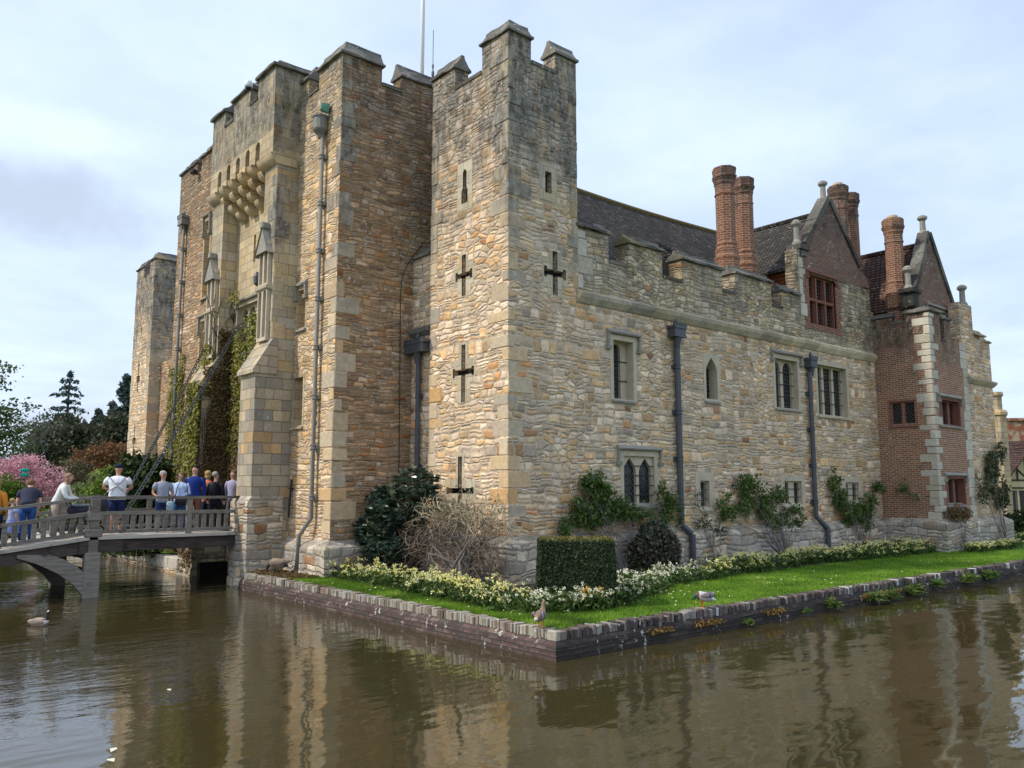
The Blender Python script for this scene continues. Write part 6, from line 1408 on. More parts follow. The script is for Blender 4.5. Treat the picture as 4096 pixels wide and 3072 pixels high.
tree('cherry_tree', 52, 44, 'pink blossoming cherry tree at the left', 'pink_blossom', [(-.9, 0, 2.9, 1.1, 1., 1.), (.2, 0, 3.1, 1.1, 1., .95), (1.3, -.6, 2.5, .9, .9, .9), (-1.9, .3, 2.7, .9, .8, .8), (0, 0, 1.9, 1.9, 1., .8)], 2.8, 380, 22, .10, .2, .1)
shrub('green_shrub', 12, 38, 'bright green shrub at the left edge below the pink cherry', 'bright_shrub', [(0, 0, 1.9, .9, .8, .95), (.7, 0, 1.6, .6, .6, .8), (-.7, 0, 1.9, .6, .6, .8), (0, 0, .9, 1.1, .8, .8)], 260, 20, .11, .15)
shrub('green_shrub', 110, 41, 'mid green shrub behind the woman in the white jacket', 'bright_shrub', [(0, 0, .7, 1., .8, .6), (-.9, 0, .6, .7, .7, .5)], 120, 18, .11, .15)
shrub('lime_shrub', 215, 33, 'variegated cream and green shrub behind the railing', 'variegated', [(-.3, 0, 1.7, .9, .9, .8), (.5, 0, 2.3, .7, .8, .7), (-1.1, 0, 1.3, .6, .7, .6), (0, 0, .9, 1.3, .8, .7)], 330, 22, .11, .16)
shrub('lime_shrub', 262, 31, 'lime green shrub touching the foot of the left tower', 'lime_shrub', [(-.1, 0, 2.4, .6, .7, .8), (-.5, 0, 1.8, .6, .7, .8), (.3, 0, 1.4, .7, .8, .9)], 260, 22, .11, .15)
shrub('dark_rhododendron', 318, 28, 'large dark green rhododendron between tower and ivy', 'rhododendron', [(0, 0, 2.1, .95, .9, 1.2), (-.5, 0, 2.6, .5, .6, .8), (.35, .1, 2.7, .5, .6, .75), (.0, 0, 1.0, 1.0, .9, .9)], 430, 22, .12, .14)
# white flower drifts behind the railing
sp = [(at(u, d)[0], at(u, d)[1], GZ, .95) for u, d in ((random.uniform(110, 340), random.uniform(27, 32)) for _ in range(420))]
wallflowers('white_flower_bed', sp, 'drift of white flowers seen through the bridge railing', hs=(.35, .75), petal='petal_white')
xw = at(-60, 46); mbk = MB(); a_, b_ = at(-150, 44), at(330, 44); c_, d_ = at(330, 60), at(-150, 60)
poly('far_lawn', [a_, b_, c_, d_], .47, 'lawn', kind='structure')
# distant belt of trees closing the view
P = []
for k in range(900):
    a = random.uniform(R(-20), R(125)); d = random.uniform(105, 125); h = 3.2 + 1.8 * vn((a * 9, 0, 0), 1.) + 1.2 * vn((a * 40, 3, 0), 1.)
    P.append(RNG.normal(size=(26, 3)) * (1.2, 1.2, .5) + (co.location.x + d * math.cos(a), co.location.y + d * math.sin(a), random.uniform(.3, max(1., h))))
tag(quads_mesh('distant_woodland', TL['dark_yew'], leaves(np.concatenate(P), .8, (0, 0, .3), 1., 1.3), 4), 'dark belt of distant woodland on the horizon', 'woodland', 'stuff')
conifer('garden_yew', 2190, 62, 5., 2., 'dark tree behind the timber framed house', .1, 14, 'dark_yew', 1.2)
shrub('clipped_shrub', 2196, 36, 'rounded dark hedge in front of the timber framed house', 'rhododendron', [(0, 0, .75, .9, .9, .55), (1.2, 0, .7, .9, .9, .5)], 170, 22, .09, .12)

# ---- far stone turret and timber framed house
M['plaster'] = pbr('cream_plaster', (.55, .44, .28), .9, var=.2); M['timber'] = pbr('black_brown_timber', (.035, .022, .018), .8, var=.4); M['house_brick'] = M['brick']
tx, ty = at(2151, 41); mb = MB(); mb.lathe(tx, ty, [(.55, .3), (.55, 6.2), (.62, 6.25), (.62, 6.4), (.55, 6.5), (.40, 6.52), (.40, hz(858, 41)), (.48, hz(856, 41)), (.46, hz(848, 41))], 8)
tag(mb.build('stone_chimney', 'ashlar_warm', None), 'octagonal yellow stone chimney beyond the end of the castle', 'chimney')
hs_ = thing('timber_house', 'half-timbered house with tiled roof and gabled porch beyond the castle', 'house', (*at(2184, 50), .4), AZ - R(90) - R(8))
mb = MB(); mb.box(-1.35, 0, 0, 8, 6, 3.1); mb.build('wall', 'plaster', hs_)
mb = MB(); mb.v += [(-1.7, -.4, 2.85), (8, -.4, 2.85), (8, 3, 5.65), (-1.5, 3, 5.65), (8, 6.4, 2.85), (-1.7, 6.4, 2.85), (-1.7, -.4, 2.72), (8, -.4, 2.72)]
for f in ((0, 1, 2, 3), (3, 2, 4, 5), (6, 7, 1, 0), (0, 3, 5)): mb.face(f)
rf_ = mb.build('roof', 'roof_red', hs_); mb = MB(); mb.bbox(-1.0, 2.5, 5.0, 2.5, 3.4, 6.5); mb.bbox(-1.1, 2.4, 6.5, 2.6, 3.5, 6.7); mb.build('chimney', 'brick_uv', rf_)
mb = MB()                                    # projecting gabled bay
mb.plate(1, -1.1, [(-.75, .6), (1.1, .6), (1.1, 2.9), (.17, 4.15), (-.75, 2.9)], [], 1.3); bay = mb.build('gabled_bay', 'plaster', hs_)
mb = MB()
for a, b in (((-.75, 2.75), (1.1, 2.75)), ((-.75, 2.3), (1.1, 2.3)), ((-.75, .7), (1.1, .7)), ((-.72, .6), (-.72, 2.9)), ((1.07, .6), (1.07, 2.9)), ((.17, 2.8), (.17, 4.0)), ((-.3, 2.8), (-.3, 3.5)), ((.64, 2.8), (.64, 3.5)), ((-.3, 3.4), (.17, 2.9)), ((.64, 3.4), (.17, 2.9)), ((-.75, 2.95), (.17, 4.2)), ((1.1, 2.95), (.17, 4.2))):
    mb.tube([(a[0], -1.12, a[1]), (b[0], -1.12, b[1])], .06, 4)
mb.build('timber_frame', 'timber', bay)
mb = MB()
for s in (-1, 1):
    x_ = .17 + s * 1.25; mb.v += [(.17, -1.45, 4.35), (x_, -1.45, 2.7), (x_, .6, 2.7), (.17, .6, 4.35), (.17, -1.45, 4.23), (x_, -1.45, 2.58)]; b = len(mb.v) - 6
    mb.face((b, b + 1, b + 2, b + 3)); mb.face((b, b + 1, b + 5, b + 4))
mb.build('bay_roof', 'roof_red', bay)
for x0 in (-.55, -.1, .35, .8):
    mb = MB(); mb.box(x0 - .17, -1.13, .95, x0 + .17, -1.10, 2.15); w_ = mb.build('window', 'leaded', bay)
mb = MB(); mb.bbox(-.9, -1.0, -.1, -.7, -.8, .62); mb.bbox(1., -1., -.1, 1.2, -.8, .62); mb.build('bay_post', 'dressed', bay)
mb = MB()
for x0 in (-1.3, -.95, -.8): mb.box(x0 - .05, -.03, .2, x0 + .05, .02, 2.9)
mb.build('wall_timbers', 'timber', hs_)
# =================================================================== people on the bridge
def cloth(name, col, var=.22, rough=.85): return pbr(name, col, rough, var=var, nscale=11, spec=.2, bump=.5)
SK = {'fair': cloth('fair_skin', (.55, .33, .24), .06, .6), 'tan': cloth('sunburnt_skin', (.50, .26, .17), .06, .6)}
def skin_mesh(name, nodes, edges, radii, mat, parent, sub=1, root=0):
    me = bpy.data.meshes.new(name); me.from_pydata([tuple(p) for p in nodes], edges, []); me.materials.append(mat)
    o = bpy.data.objects.new(name, me); COL.objects.link(o); o.parent = parent
    md = o.modifiers.new('Skin', 'SKIN'); md.use_smooth_shade = True
    for i, r in enumerate(radii):
        sv = me.skin_vertices[0].data[i]; sv.radius = r if isinstance(r, tuple) else (r, r); sv.use_root = (i == root)
    o.modifiers.new('Subdivision', 'SUBSURF').levels = sub; o.modifiers['Subdivision'].render_levels = sub
    return o
HK = {}
def person(label, x, y, z, h, face, skin='fair', top=None, legs=None, hair=None, lean=0., arms=None, long_sleeve=True, shorts=False, skirt=None, hairstyle='short', shoes=(.05, .05, .05), glasses=False, cap=None, headturn=0., wide=1., step=.06, headtilt=0.):
    root = thing('person', label, 'person', (x, y, z), face, 'people on the footbridge'); s = h / 1.75; sk = SK[skin]
    cl, sl = math.cos(lean), math.sin(lean)
    def B(p):      # upper body leans forward (towards -y) about the hips
        px_, py_, pz = p; dz_ = pz - .95
        return Vector((px_ * s, (py_ * cl - dz_ * sl) * s, (.95 + dz_ * cl + py_ * sl) * s))
    L = lambda p: Vector(p) * s
    nodes, edges, rad = [], [], []
    def add(p, r, par=None):
        nodes.append(p); rad.append(r if isinstance(r, tuple) else r); 
        if par is not None: edges.append((par, len(nodes) - 1))
        return len(nodes) - 1
    W_ = wide
    pv = add(L((0, 0, .95)), .092 * s); s1 = add(B((0, 0, 1.14)), .090 * s, pv); ch = add(B((0, 0, 1.33)), .098 * s, s1)
    nk = add(B((0, .01, 1.47)), .058 * s, ch); n2 = add(B((0, 0, 1.53)), .052 * s, nk)
    ht = Vector((math.sin(headturn) * .02, -math.cos(headturn) * .02, 0))
    h1 = add(B((0, -.005, 1.585)) + ht * s * .6, .076 * s, n2); h2 = add(B((0, -.01 - headtilt * .05, 1.66)), .092 * s, h1); h3 = add(B((0, .0 - headtilt * .08, 1.72)), .066 * s, h2)
    arms = arms or {}; AR = {}
    for sd in (-1, 1):
        a = arms.get(sd, ((.25, .03, 1.13), (.25, -.05, .90)))
        sh = add(B((sd * .175 * W_, .0, 1.405)), .055 * s, ch); el = add(B((sd * a[0][0] * (1 if W_ == 1 else 1.05), a[0][1], a[0][2])), .040 * s, sh); wr = add(B((sd * a[1][0], a[1][1], a[1][2])), .026 * s, el)
        d = (nodes[wr] - nodes[el]).normalized(); pm = add(nodes[wr] + d * .055 * s, (.030 * s, .017 * s), wr)
        side = d.cross(Vector((0, 0, 1)) if abs(d.z) < .9 else Vector((0, 1, 0))).normalized(); dn = d.cross(side)
        for k, (o_, ln) in enumerate(((-.024, .055), (-.008, .068), (.008, .072), (.024, .062))):
            f1 = add(nodes[pm] + side * o_ * s + d * .035 * s, .0095 * s, pm); f2 = add(nodes[f1] + (d * .7 + dn * .3 * sd) * ln * .5 * s, .0085 * s, f1); add(nodes[f2] + (d * .4 + dn * .6 * sd) * ln * .5 * s, .0075 * s, f2)
        th = add(nodes[wr] + (d * .03 - side * .03) * s, .011 * s, wr); add(nodes[th] + (d * .035 - side * .02) * s, .009 * s, th)
        AR[sd] = (nodes[sh], nodes[el], nodes[wr])
    LG = {}
    for sd in (-1, 1):
        hp = add(L((sd * .095, 0, .88)), .075 * s, pv); kn = add(L((sd * .10, -.02 + sd * step * .5, .50)), .056 * s, hp); cf = add(L((sd * .10, .02 + sd * step, .32)), .052 * s, kn); an = add(L((sd * .10, .03 + sd * step, .09)), .034 * s, cf); add(L((sd * .115, -.10 + sd * step, .035)), (.036 * s, .026 * s), an)
        LG[sd] = (nodes[hp], nodes[kn], nodes[cf], nodes[an])
    skin_mesh('body', nodes, edges, rad, sk, root)
    # shirt / jacket: elliptical rings down the torso with sleeves running into it
    def loft(mb, rings, n=18):
        b0 = len(mb.v)
        for c, rx, ry in rings:
            for q in range(n):
                a = 2 * PI * q / n; mb.v.append((c.x + rx * math.cos(a), c.y + ry * math.sin(a) * cl, c.z + ry * math.sin(a) * sl))
        for k in range(len(rings) - 1):
            for q in range(n): mb.face((b0 + k * n + q, b0 + k * n + (q + 1) % n, b0 + (k + 1) * n + (q + 1) % n, b0 + (k + 1) * n + q))
        mb.face([b0 + (len(rings) - 1) * n + q for q in range(n)]); mb.face([b0 + q for q in reversed(range(n))])
    mb = MB(); w = W_ * s
    loft(mb, [(B((0, 0, .86)), .168 * w, .125 * w), (B((0, 0, .98)), .158 * w, .122 * w), (B((0, 0, 1.12)), .150 * w, .115 * w), (B((0, 0, 1.26)), .175 * w, .128 * w), (B((0, .005, 1.36)), .195 * w, .122 * w), (B((0, .01, 1.43)), .165 * w, .10 * s), (B((0, .012, 1.475)), .085 * s, .075 * s)])
    for sd in (-1, 1):
        sh, el, wr = AR[sd]; s0 = sh + Vector((-sd * .03 * s, 0, .0))
        pts = [s0, sh.lerp(el, .3), sh.lerp(el, .62)] + ([el, el.lerp(wr, .5), el.lerp(wr, .95)] if long_sleeve else [])
        mb.tube(pts, ([.082 * s, .074 * s, .066 * s] if not long_sleeve else [.080 * s, .070 * s, .062 * s]) + ([.056 * s, .048 * s, .040 * s] if long_sleeve else []), 10)
    mb.build('jacket' if top[0] == 'jacket' else 'shirt', top[1], root, True)
    if legs:
        mb = MB(); cl_, sl_ = cl, sl; cl, sl = 1., 0.
        loft(mb, [(L((0, 0, .76)), .150 * w, .105 * s), (L((0, 0, .86)), .168 * w, .125 * w), (L((0, 0, .96)), .155 * w, .118 * w)]); cl, sl = cl_, sl_
        for sd in (-1, 1):
            hp, kn, cf, an = LG[sd]; k_ = 1.12 if W_ > 1.1 else 1.
            if shorts: mb.tube([hp, hp.lerp(kn, .5), kn + Vector((0, 0, .03))], [.100 * s * k_, .098 * s * k_, .094 * s * k_], 12)
            else: mb.tube([hp, hp.lerp(kn, .5), kn, cf, an], [.098 * s * k_, .086 * s * k_, .072 * s, .066 * s, .058 * s], 12)
        mb.build('shorts' if shorts else 'trousers', legs, root, True)
    if skirt:
        mb = MB()
        for k, (r0, z0, r1, z1) in enumerate(((.15, .98, .23, .72), (.22, .74, .30, .50))): mb.lathe(0, 0, [(r0 * s, z0 * s), (r1 * s, z1 * s)], 16, cap=False)
        mb.build('skirt', skirt, root, True)
    hc = B((0, -.01, 1.665))
    mb = MB(); back = Vector((-math.sin(headturn), math.cos(headturn), 0))
    rot = Matrix.Rotation(-lean, 3, 'X')
    if cap: 
        mb.blob(hc + Vector((0, .0, .060 * s)), (.100 * s, .108 * s, .062 * s), 14, 8); mb.box(hc.x - .06 * s, hc.y - .18 * s, hc.z + .035 * s, hc.x + .06 * s, hc.y - .06 * s, hc.z + .05 * s); mb.build('cap', cap, root, True)
    else:
        mb.blob(hc + back * .040 * s + Vector((0, 0, .036 * s)), (.099 * s, .094 * s, .088 * s), 16, 10, noise=.06)
        if hairstyle in ('long', 'bob'):
            mb.blob(hc + back * .05 * s - Vector((0, 0, (.06 if hairstyle == 'bob' else .12) * s)), (.098 * s, .065 * s, (.09 if hairstyle == 'bob' else .16) * s), 14, 8, noise=.06)
        mb.build('hair', hair, root, True)
    fr = -back; sdv = Vector((fr.y, -fr.x, 0)); fc = hc + fr * .094 * s
    mb = MB()
    if glasses:
        for q in (-1, 1): mb.blob(fc + sdv * q * .033 * s + fr * .006 * s, (.027 * s, .018 * s, .019 * s), 8, 5)
        mb.build('sunglasses', 'iron', root)
    else:
        for q in (-1, 1): mb.blob(fc + sdv * q * .032 * s, (.011 * s, .011 * s, .008 * s), 6, 4)
        mb.build('eyes', 'iron', root)
    mb = MB(); mb.blob(fc - Vector((0, 0, .028 * s)) + fr * .01 * s, (.014 * s, .017 * s, .022 * s), 8, 5); mb.build('nose', sk, root, True)
    mb = MB(); mb.blob(fc - Vector((0, 0, .062 * s)) - fr * .004 * s, (.024 * s, .010 * s, .007 * s), 8, 4); mb.build('mouth', cloth('lips', (.35, .13, .11), .05) if 'lips' not in HK else HK['lips'], root, True)
    mb = MB(); [mb.blob(hc + sdv * q * .083 * s - Vector((0, 0, .01)), (.012 * s, .018 * s, .028 * s), 8, 5) for q in (-1, 1)]; mb.build('ears', sk, root, True)
    mb = MB()
    for sd in (-1, 1):
        a = LG[sd][3]; mb.blob((a.x + sd * .006, a.y - .055 * s, .045 * s), (.048 * s, .13 * s, .045 * s), 12, 7)
    mb.build('shoes', cloth('shoe_cloth', shoes, .05), root, True)
    return root
ZD = 1.46
def zd(x): return ZD + dz(x)
blonde, grey_h, brown_h, dark_h = cloth('blonde_hair', (.42, .27, .12)), cloth('grey_hair', (.42, .40, .37)), cloth('brown_hair', (.16, .09, .05)), cloth('dark_hair', (.025, .018, .014))
navy, jeans, jeans2 = cloth('navy_cloth', (.012, .016, .045)), cloth('blue_denim', (.03, .085, .25)), cloth('dark_denim', (.018, .035, .10))
hold = {-1: ((.25, .0, 1.15), (.10, -.20, 1.10)), 1: ((.25, .0, 1.15), (.10, -.20, 1.10))}
CAMF = R(-20)
person('woman with blonde ponytail in an orange top cut by the left picture edge', -5.46, 13.45, zd(-5.4), 1.62, R(150), top=('shirt', cloth('orange_cloth', (.58, .22, .025))), legs=navy, hair=blonde, hairstyle='long')
person('small child in a pale blue tiered dress beside the orange top', -5.08, 13.6, zd(-5.1), 1.12, R(120), top=('shirt', cloth('pale_blue_cloth', (.38, .48, .75))), skirt=cloth('blue_dress', (.22, .28, .66)), hair=blonde, long_sleeve=False)
person('person in dark navy shirt and blue jeans bending away over the child', -4.74, 13.75, zd(-4.75), 1.72, R(165), lean=.75, top=('shirt', cloth('charcoal_navy', (.03, .033, .055))), legs=jeans, hair=brown_h, long_sleeve=False, wide=1.15, shoes=(.6, .6, .6), arms={-1: ((.24, -.12, 1.15), (.2, -.30, 1.0)), 1: ((.24, -.12, 1.15), (.2, -.30, 1.0))})
person('woman in a white jacket and beige trousers leaning forward on a pushchair handle', -4.12, 13.75, zd(-4.1), 1.66, R(62), lean=.42, top=('jacket', cloth('white_jacket', (.70, .72, .68))), legs=cloth('beige_trousers', (.36, .29, .24)), hair=cloth('light_brown_hair', (.30, .19, .11)), hairstyle='bob', shoes=(.75, .75, .75), glasses=True, headtilt=.3, arms={-1: ((.22, -.20, 1.20), (.16, -.46, 1.22)), 1: ((.22, -.20, 1.20), (.16, -.46, 1.22))})
person('broad man seen from behind in white tee shirt, navy shorts and dark cap', -2.6, 14.15, zd(-2.6), 1.78, R(158), skin='tan', top=('shirt', cloth('white_cotton', (.74, .75, .80))), legs=cloth('navy_shorts', (.015, .025, .085)), shorts=True, hair=grey_h, cap=navy, long_sleeve=False, wide=1.3, shoes=(.7, .7, .7), arms={-1: ((.33, -.02, 1.17), (.20, -.22, 1.12)), 1: ((.33, -.02, 1.17), (.20, -.22, 1.12))})
person('woman with short grey hair, sunglasses and a pale grey tee shirt', -1.5, 13.95, zd(-1.5), 1.62, CAMF + R(10), skin='tan', top=('shirt', cloth('heather_grey', (.30, .33, .40))), legs=jeans2, hair=grey_h, glasses=True, long_sleeve=False, wide=1.08, shoes=(.4, .22, .08), headturn=.3, arms={-1: ((.26, .0, 1.13), (.16, -.18, 1.02)), 1: ((.25, .02, 1.12), (.22, -.10, .90))})
person('woman with long brown hair, sunglasses and a light blue shirt holding a bag', -1.02, 14.0, zd(-1.), 1.60, CAMF - R(20), top=('shirt', cloth('light_blue_shirt', (.45, .56, .78), .25)), legs=jeans, hair=brown_h, hairstyle='long', glasses=True, wide=1.1, headturn=-.5, arms={-1: ((.26, .0, 1.14), (.10, -.20, 1.06)), 1: ((.26, .0, 1.14), (.10, -.20, 1.04))})
person('tall bearded man in a royal blue jumper and brown trousers', -.56, 14.2, zd(-.5), 1.80, CAMF - R(12), top=('shirt', cloth('royal_blue_wool', (.012, .035, .19))), legs=cloth('brown_trousers', (.19, .085, .05)), hair=dark_h, wide=1.12, headturn=-.35, shoes=(.35, .03, .03))
person('person in an orange top half hidden by the one with the backpack', .02, 14.75, zd(0), 1.66, R(140), top=('shirt', cloth('coral_cloth', (.65, .17, .08))), legs=navy, hair=blonde, hairstyle='bob', long_sleeve=False)
person('grey-haired person in black jacket facing away with a backpack', .02, 14.15, zd(0), 1.62, R(140), top=('jacket', cloth('black_jacket', (.012, .012, .022))), legs=cloth('black_trousers', (.01, .01, .018)), hair=cloth('silver_hair', (.34, .30, .26)), headturn=-.6)
person('person in a lilac checked shirt partly hidden behind the stone buttress', .62, 14.4, zd(0), 1.68, CAMF - R(30), top=('shirt', cloth('lilac_check', (.36, .34, .46), .4)), legs=cloth('grey_trousers', (.12, .12, .14)), hair=brown_h, headturn=-.4)
def bag(name, label, x, y, z, sx, sy, sz, mat, rot=0., strap=None, cat='bag'):
    t = thing(name, label, cat, (x, y, z), rot); mb = MB(); mb.blob((0, 0, 0), (sx, sy, sz), 14, 9); n = []
    for v in mb.v: n.append((max(-sx * .82, min(sx * .82, v[0])), v[1], max(-sz * .85, min(sz * .85, v[2]))))
    mb.v = n; mb.build('pouch', mat, t, True)
    if strap: mb = MB(); mb.tube([Vector(p) for p in strap], .012, 5); mb.build('strap', mat, t)
    return t
bag('shoulder_bag', 'black shoulder bag held by the woman in the light blue shirt', -1.05, 13.76, 2.34 - .06, .20, .07, .13, cloth('black_leather', (.015, .015, .02), .1, .4), CAMF, [(-.17, 0, .1), (-.12, .05, .4), (.02, .1, .72), (.12, .05, .4), (.17, 0, .1)])
bag('tote_bag', 'small pale patterned bag hanging by the grey-haired woman in sunglasses', -1.36, 13.74, 2.16, .11, .05, .15, cloth('patterned_cloth', (.30, .42, .46), .7), CAMF, [(-.05, 0, .12), (-.12, .06, .5), (-.2, .1, .75)])
bag('backpack', 'black backpack worn by the grey-haired person facing away', -.13, 13.98, 2.62, .15, .10, .22, cloth('backpack_nylon', (.014, .014, .02), .1, .6), R(140))
# baby carrier straps of the man in white
hs = thing('carrier_harness', 'white crossed straps of a baby carrier on the back of the man in white', 'harness', (-2.6, 14.15, zd(-2.6)), R(158)); mb = MB()
for s_ in (-1, 1): mb.tube([(s_ * .19, .14, 1.46), (0, .175, 1.24), (-s_ * .23, .12, 1.08)], .022, 6)
mb.blob((0, .175, 1.30), (.07, .02, .05), 10, 6); mb.build('straps', cloth('grey_white_strap', (.50, .50, .52)), hs)
# pushchair
pc = thing('pushchair', 'dark grey pushchair with raised hood in front of the woman in the white jacket', 'pushchair', (-3.55, 13.7, zd(-3.5)), 0)
dk = cloth('pushchair_fabric', (.045, .045, .065)); bk = cloth('hood_lining', (.20, .22, .26))
mb = MB(); mb.blob((.12, 0, .62), (.46, .22, .17), 16, 8); mb.v = [(v[0], v[1], min(v[2], .72)) for v in mb.v]; mb.build('carrycot', dk, pc, True)
mb = MB(); mb.blob((.40, 0, .74), (.24, .24, .26), 16, 9); mb.v = [(max(v[0], .30), v[1], v[2]) for v in mb.v]; mb.build('hood', dk, pc, True)
mb = MB(); mb.blob((-.02, 0, .74), (.34, .21, .05), 12, 6); mb.build('blanket', bk, pc, True)
mb = MB()
for s_ in (-1, 1): mb.tube([(-.45, s_ * .2, 1.02), (-.28, s_ * .2, .75), (.05, s_ * .2, .42), (.35, s_ * .22, .14)], .016, 6); mb.tube([(-.28, s_ * .22, .14), (.05, s_ * .2, .42)], .016, 6)
mb.tube([(-.45, -.2, 1.02), (-.45, .2, 1.02)], .02, 6); mb.build('frame', 'iron', pc)
for x_, r_ in ((-.30, .13), (.38, .11)):
    for s_ in (-1, 1):
        w = thing('wheel_hub', None, None, (0, 0, 0)); bpy.data.objects.remove(w)
        mb = MB(); mb.tube([(x_ + r_ * math.cos(a), s_ * .25, .14 + r_ * math.sin(a) + (r_ - .13)) for a in [k * PI / 8 for k in range(17)]], .022, 6); mb.tube([(x_, s_ * .22, .14), (x_, s_ * .27, .14)], .04, 8); mb.build('wheel', 'iron', pc)
tl = thing('garden_flag', 'two small teal cloths on a thin pole behind the green shrub at the left', 'flag', (*at(52, 37), .4)); mb = MB(); mb.tube([(0, 0, 0), (0, 0, 3.05)], .018, 6); mb.build('pole', 'iron', tl)
for z_ in (hz(1016, 37) - .4, hz(1026, 37) - .4):
    mb = MB(); mb.blob((.12, -.1, z_), (.19, .05, .085), 12, 7, noise=.12); mb.build('cloth', cloth('teal_canvas', (.02, .38, .30), .3), tl)

# =================================================================== waterfowl
def fowl_mat(name, rules, speck=.0, base=(.2, .14, .1)):
    """plumage in patches: rules = [(axis, lo, hi, colour)] in object space, later rules win"""
    m, nt, b = new_mat(name); tc = nt.node('ShaderNodeTexCoord').outputs['Object']; p = nt.sep(tc)
    n = nt.noise(tc, 38., 3, .7).outputs[0]; col = nt.mix(nt.step(n, .42, .6), tuple(c * (1 - speck) for c in base), tuple(min(1, c * (1 + speck)) for c in base))
    for conds, c in rules:
        f = None
        for ax, lo, hi in conds:
            v = nt.math('ADD', p[ax], nt.math('MULTIPLY', nt.math('SUBTRACT', n, .5), .02)); g_ = nt.math('MULTIPLY', nt.math('GREATER_THAN', v, lo), nt.math('LESS_THAN', v, hi)); f = g_ if f is None else nt.math('MULTIPLY', f, g_)
        col = nt.mix(f, col, c)
    nt.put(b.inputs['Base Color'], col); b.inputs['Roughness'].default_value = .7; nt.put(b.inputs['Normal'], nt.bump(n, .4, .01)); return m
def bird(name, label, loc, rz, spine, rads, mat, bill, billmat, legs=None, wing=None, wmat=None, cat='duck', eye=None):
    t = thing(name, label, cat, loc, rz)
    skin_mesh('body', [Vector(p) for p in spine], [(k, k + 1) for k in range(len(spine) - 1)], rads, mat, t, 2, 2)
    mb = MB(); h = Vector(bill[0]); d = Vector(bill[1]).normalized(); L = bill[2]
    mb.tube([h, h + d * L * .5, h + d * L], [L * .28, L * .22, L * .12], 8); mb.build('bill', billmat, t, True)
    if legs:
        for s_ in (-1, 1):
            x_, y_ = legs[0], s_ * legs[1]; mb = MB(); mb.tube([(x_, y_, legs[2]), (x_ + .01, y_, legs[2] * .5), (x_, y_, .01)], [.012, .008, .008], 6)
            for a in (-.5, 0, .5): mb.tube([(x_, y_, .008), (x_ + .055 * math.cos(a), y_ + .055 * math.sin(a), .005)], [.008, .005], 5)
            mb.build('leg', legs[3], t)
    if wing:
        for s_ in (-1, 1):
            mb = MB(); c, r_, tilt = wing; mb.blob((c[0], s_ * c[1], c[2]), r_, 12, 8, rot=Matrix.Rotation(tilt, 3, 'Y')); mb.build('wing', wmat, t, True)
    if eye: mb = MB(); [mb.blob((eye[0], s_ * eye[1], eye[2]), (.006, .006, .006), 6, 4) for s_ in (-1, 1)]; mb.build('eyes', 'iron', t)
    return t
orange = cloth('orange_legs', (.60, .17, .02), .1)
mf = fowl_mat('mottled_brown_feathers', [(((0, -.5, -.20),), (.45, .40, .32)), (((2, .30, .6), (0, .02, .4)), (.19, .13, .085))], .5, (.22, .145, .085))
bird('mallard_hen', 'mottled brown mallard hen standing on the coping near the wall corner', (.14, .50, GZ + .01), R(28), [(-.24, 0, .15), (-.16, 0, .165), (-.02, 0, .185), (.09, 0, .215), (.13, 0, .29), (.135, 0, .355), (.15, 0, .395)], [(.022, .012), (.055, .05), (.095, .09), (.072, .075), (.036, .036), (.03, .03), (.034, .036)], mf, ((.175, 0, .39), (1, 0, -.15), .065), cloth('dull_orange_bill', (.30, .16, .05)), (.0, .04, .12, orange), ((-.07, .075, .20), (.13, .022, .055), .18), fowl_mat('wing_feathers', [(((0, -.13, -.09),), (.03, .06, .32)), (((0, -.15, -.13),), (.7, .7, .7))], .5, (.18, .12, .075)), eye=(.16, .03, .40))
mm = fowl_mat('drake_plumage', [(((0, -.04, .09),), (.50, .48, .45)), (((0, .075, .14),), (.10, .045, .03)), (((0, .135, .5),), (.01, .09, .05)), (((0, -.5, -.17),), (.7, .7, .68))], .15, (.45, .43, .40))
bird('mallard_drake', 'grey and white mallard drake preening with its green head tucked down', (3.95, .22, GZ + .01), R(140), [(-.25, 0, .13), (-.15, 0, .17), (-.02, 0, .20), (.09, 0, .225), (.145, 0, .225), (.165, 0, .18), (.15, 0, .135)], [(.02, .01), (.055, .05), (.10, .095), (.075, .08), (.042, .042), (.036, .038), (.034, .034)], mm, ((.135, 0, .115), (-.7, 0, -.7), .065), cloth('yellow_bill', (.45, .36, .06)), (.0, .04, .12, orange), ((-.08, .08, .23), (.15, .022, .05), .10), fowl_mat('drake_wing', [(((0, -.13, -.10),), (.03, .05, .20))], .3, (.20, .165, .14)))
gm = fowl_mat('goose_plumage', [(((0, .21, 1.),), (.012, .012, .012)), (((0, -.6, -.27),), (.03, .025, .02)), (((2, -1, .17), (0, -.3, .1)), (.62, .60, .55))], .25, (.26, .19, .14))
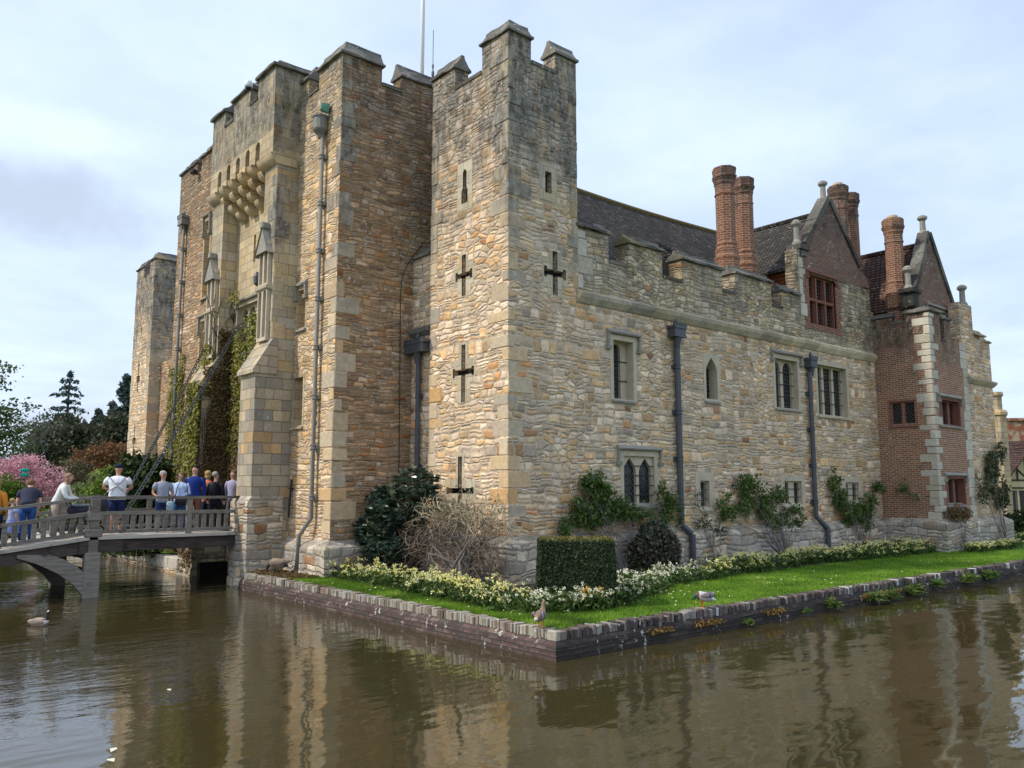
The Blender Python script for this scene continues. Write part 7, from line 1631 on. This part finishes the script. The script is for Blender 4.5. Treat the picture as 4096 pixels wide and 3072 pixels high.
bird('canada_goose', 'brown goose with black neck pecking the ground beside the gatehouse buttress', (.62, 11.25, GZ), R(118), [(-.36, 0, .22), (-.24, 0, .25), (-.04, 0, .28), (.12, 0, .29), (.22, 0, .25), (.29, 0, .16), (.31, 0, .09)], [(.03, .02), (.09, .085), (.15, .14), (.11, .11), (.05, .05), (.035, .035), (.042, .042)], gm, ((.32, 0, .06), (.3, 0, -1), .05), cloth('black_bill', (.01, .01, .01)), (.0, .06, .16, cloth('black_legs', (.015, .015, .015))), ((-.1, .12, .31), (.22, .03, .08), .08), fowl_mat('goose_wing', [], .3, (.21, .15, .115)), cat='goose')
gw_ = fowl_mat('swimming_goose_plumage', [(((0, .17, .4), (2, .12, .24)), (.62, .60, .55)), (((2, .20, 1.), (0, .1, .6)), (.012, .012, .012)), (((2, .43, .475), (0, .1, .245)), (.7, .68, .62))], .25, (.34, .25, .19))
bird('canada_goose', 'goose with black neck and white chin swimming in front of the bridge post', (-5.25, 8.9, -.03), R(-46), [(-.36, 0, .15), (-.24, 0, .12), (-.04, 0, .11), (.14, 0, .12), (.20, 0, .22), (.20, 0, .36), (.22, 0, .44), (.26, 0, .45)], [(.03, .02), (.10, .09), (.16, .14), (.12, .11), (.05, .05), (.034, .034), (.042, .042), (.03, .03)], gw_, ((.28, 0, .445), (1, 0, -.15), .055), 'iron', None, ((-.08, .12, .16), (.24, .04, .09), .05), fowl_mat('goose_wing_pale', [], .3, (.30, .22, .17)), cat='goose')
for o_ in scene.objects:
    if o_.name.startswith('canada_goose') and o_.location.z < 0: o_.scale = (.68, .68, .68)
# fallen leaves floating on the water
for u_, v_ in ((245, 1622), (239, 1645), (365, 1492)):
    rd = Vector(((u_ - 1106) / 1785, 0, 0)); dirv = Fv + Vector((Rh.x, Rh.y, 0)) * ((u_ - 1106) / 1785) + Vector((Rh.x, Rh.y, 0)).cross(Fv) * (-(v_ - 829.5) / 1785); tt = -2.6 / dirv.z; q = co.location + dirv * tt
    lf_ = quads_mesh('floating_leaf', 'petal_white', leaves(np.array([(0, 0, 0)]), .07, (0, 0, 5), .1, 1.6), 4); lf_.location = (q.x, q.y, .012); tag(lf_, 'small pale leaf floating on the water at the lower left', 'leaf', None, 'pale leaves floating on the moat')
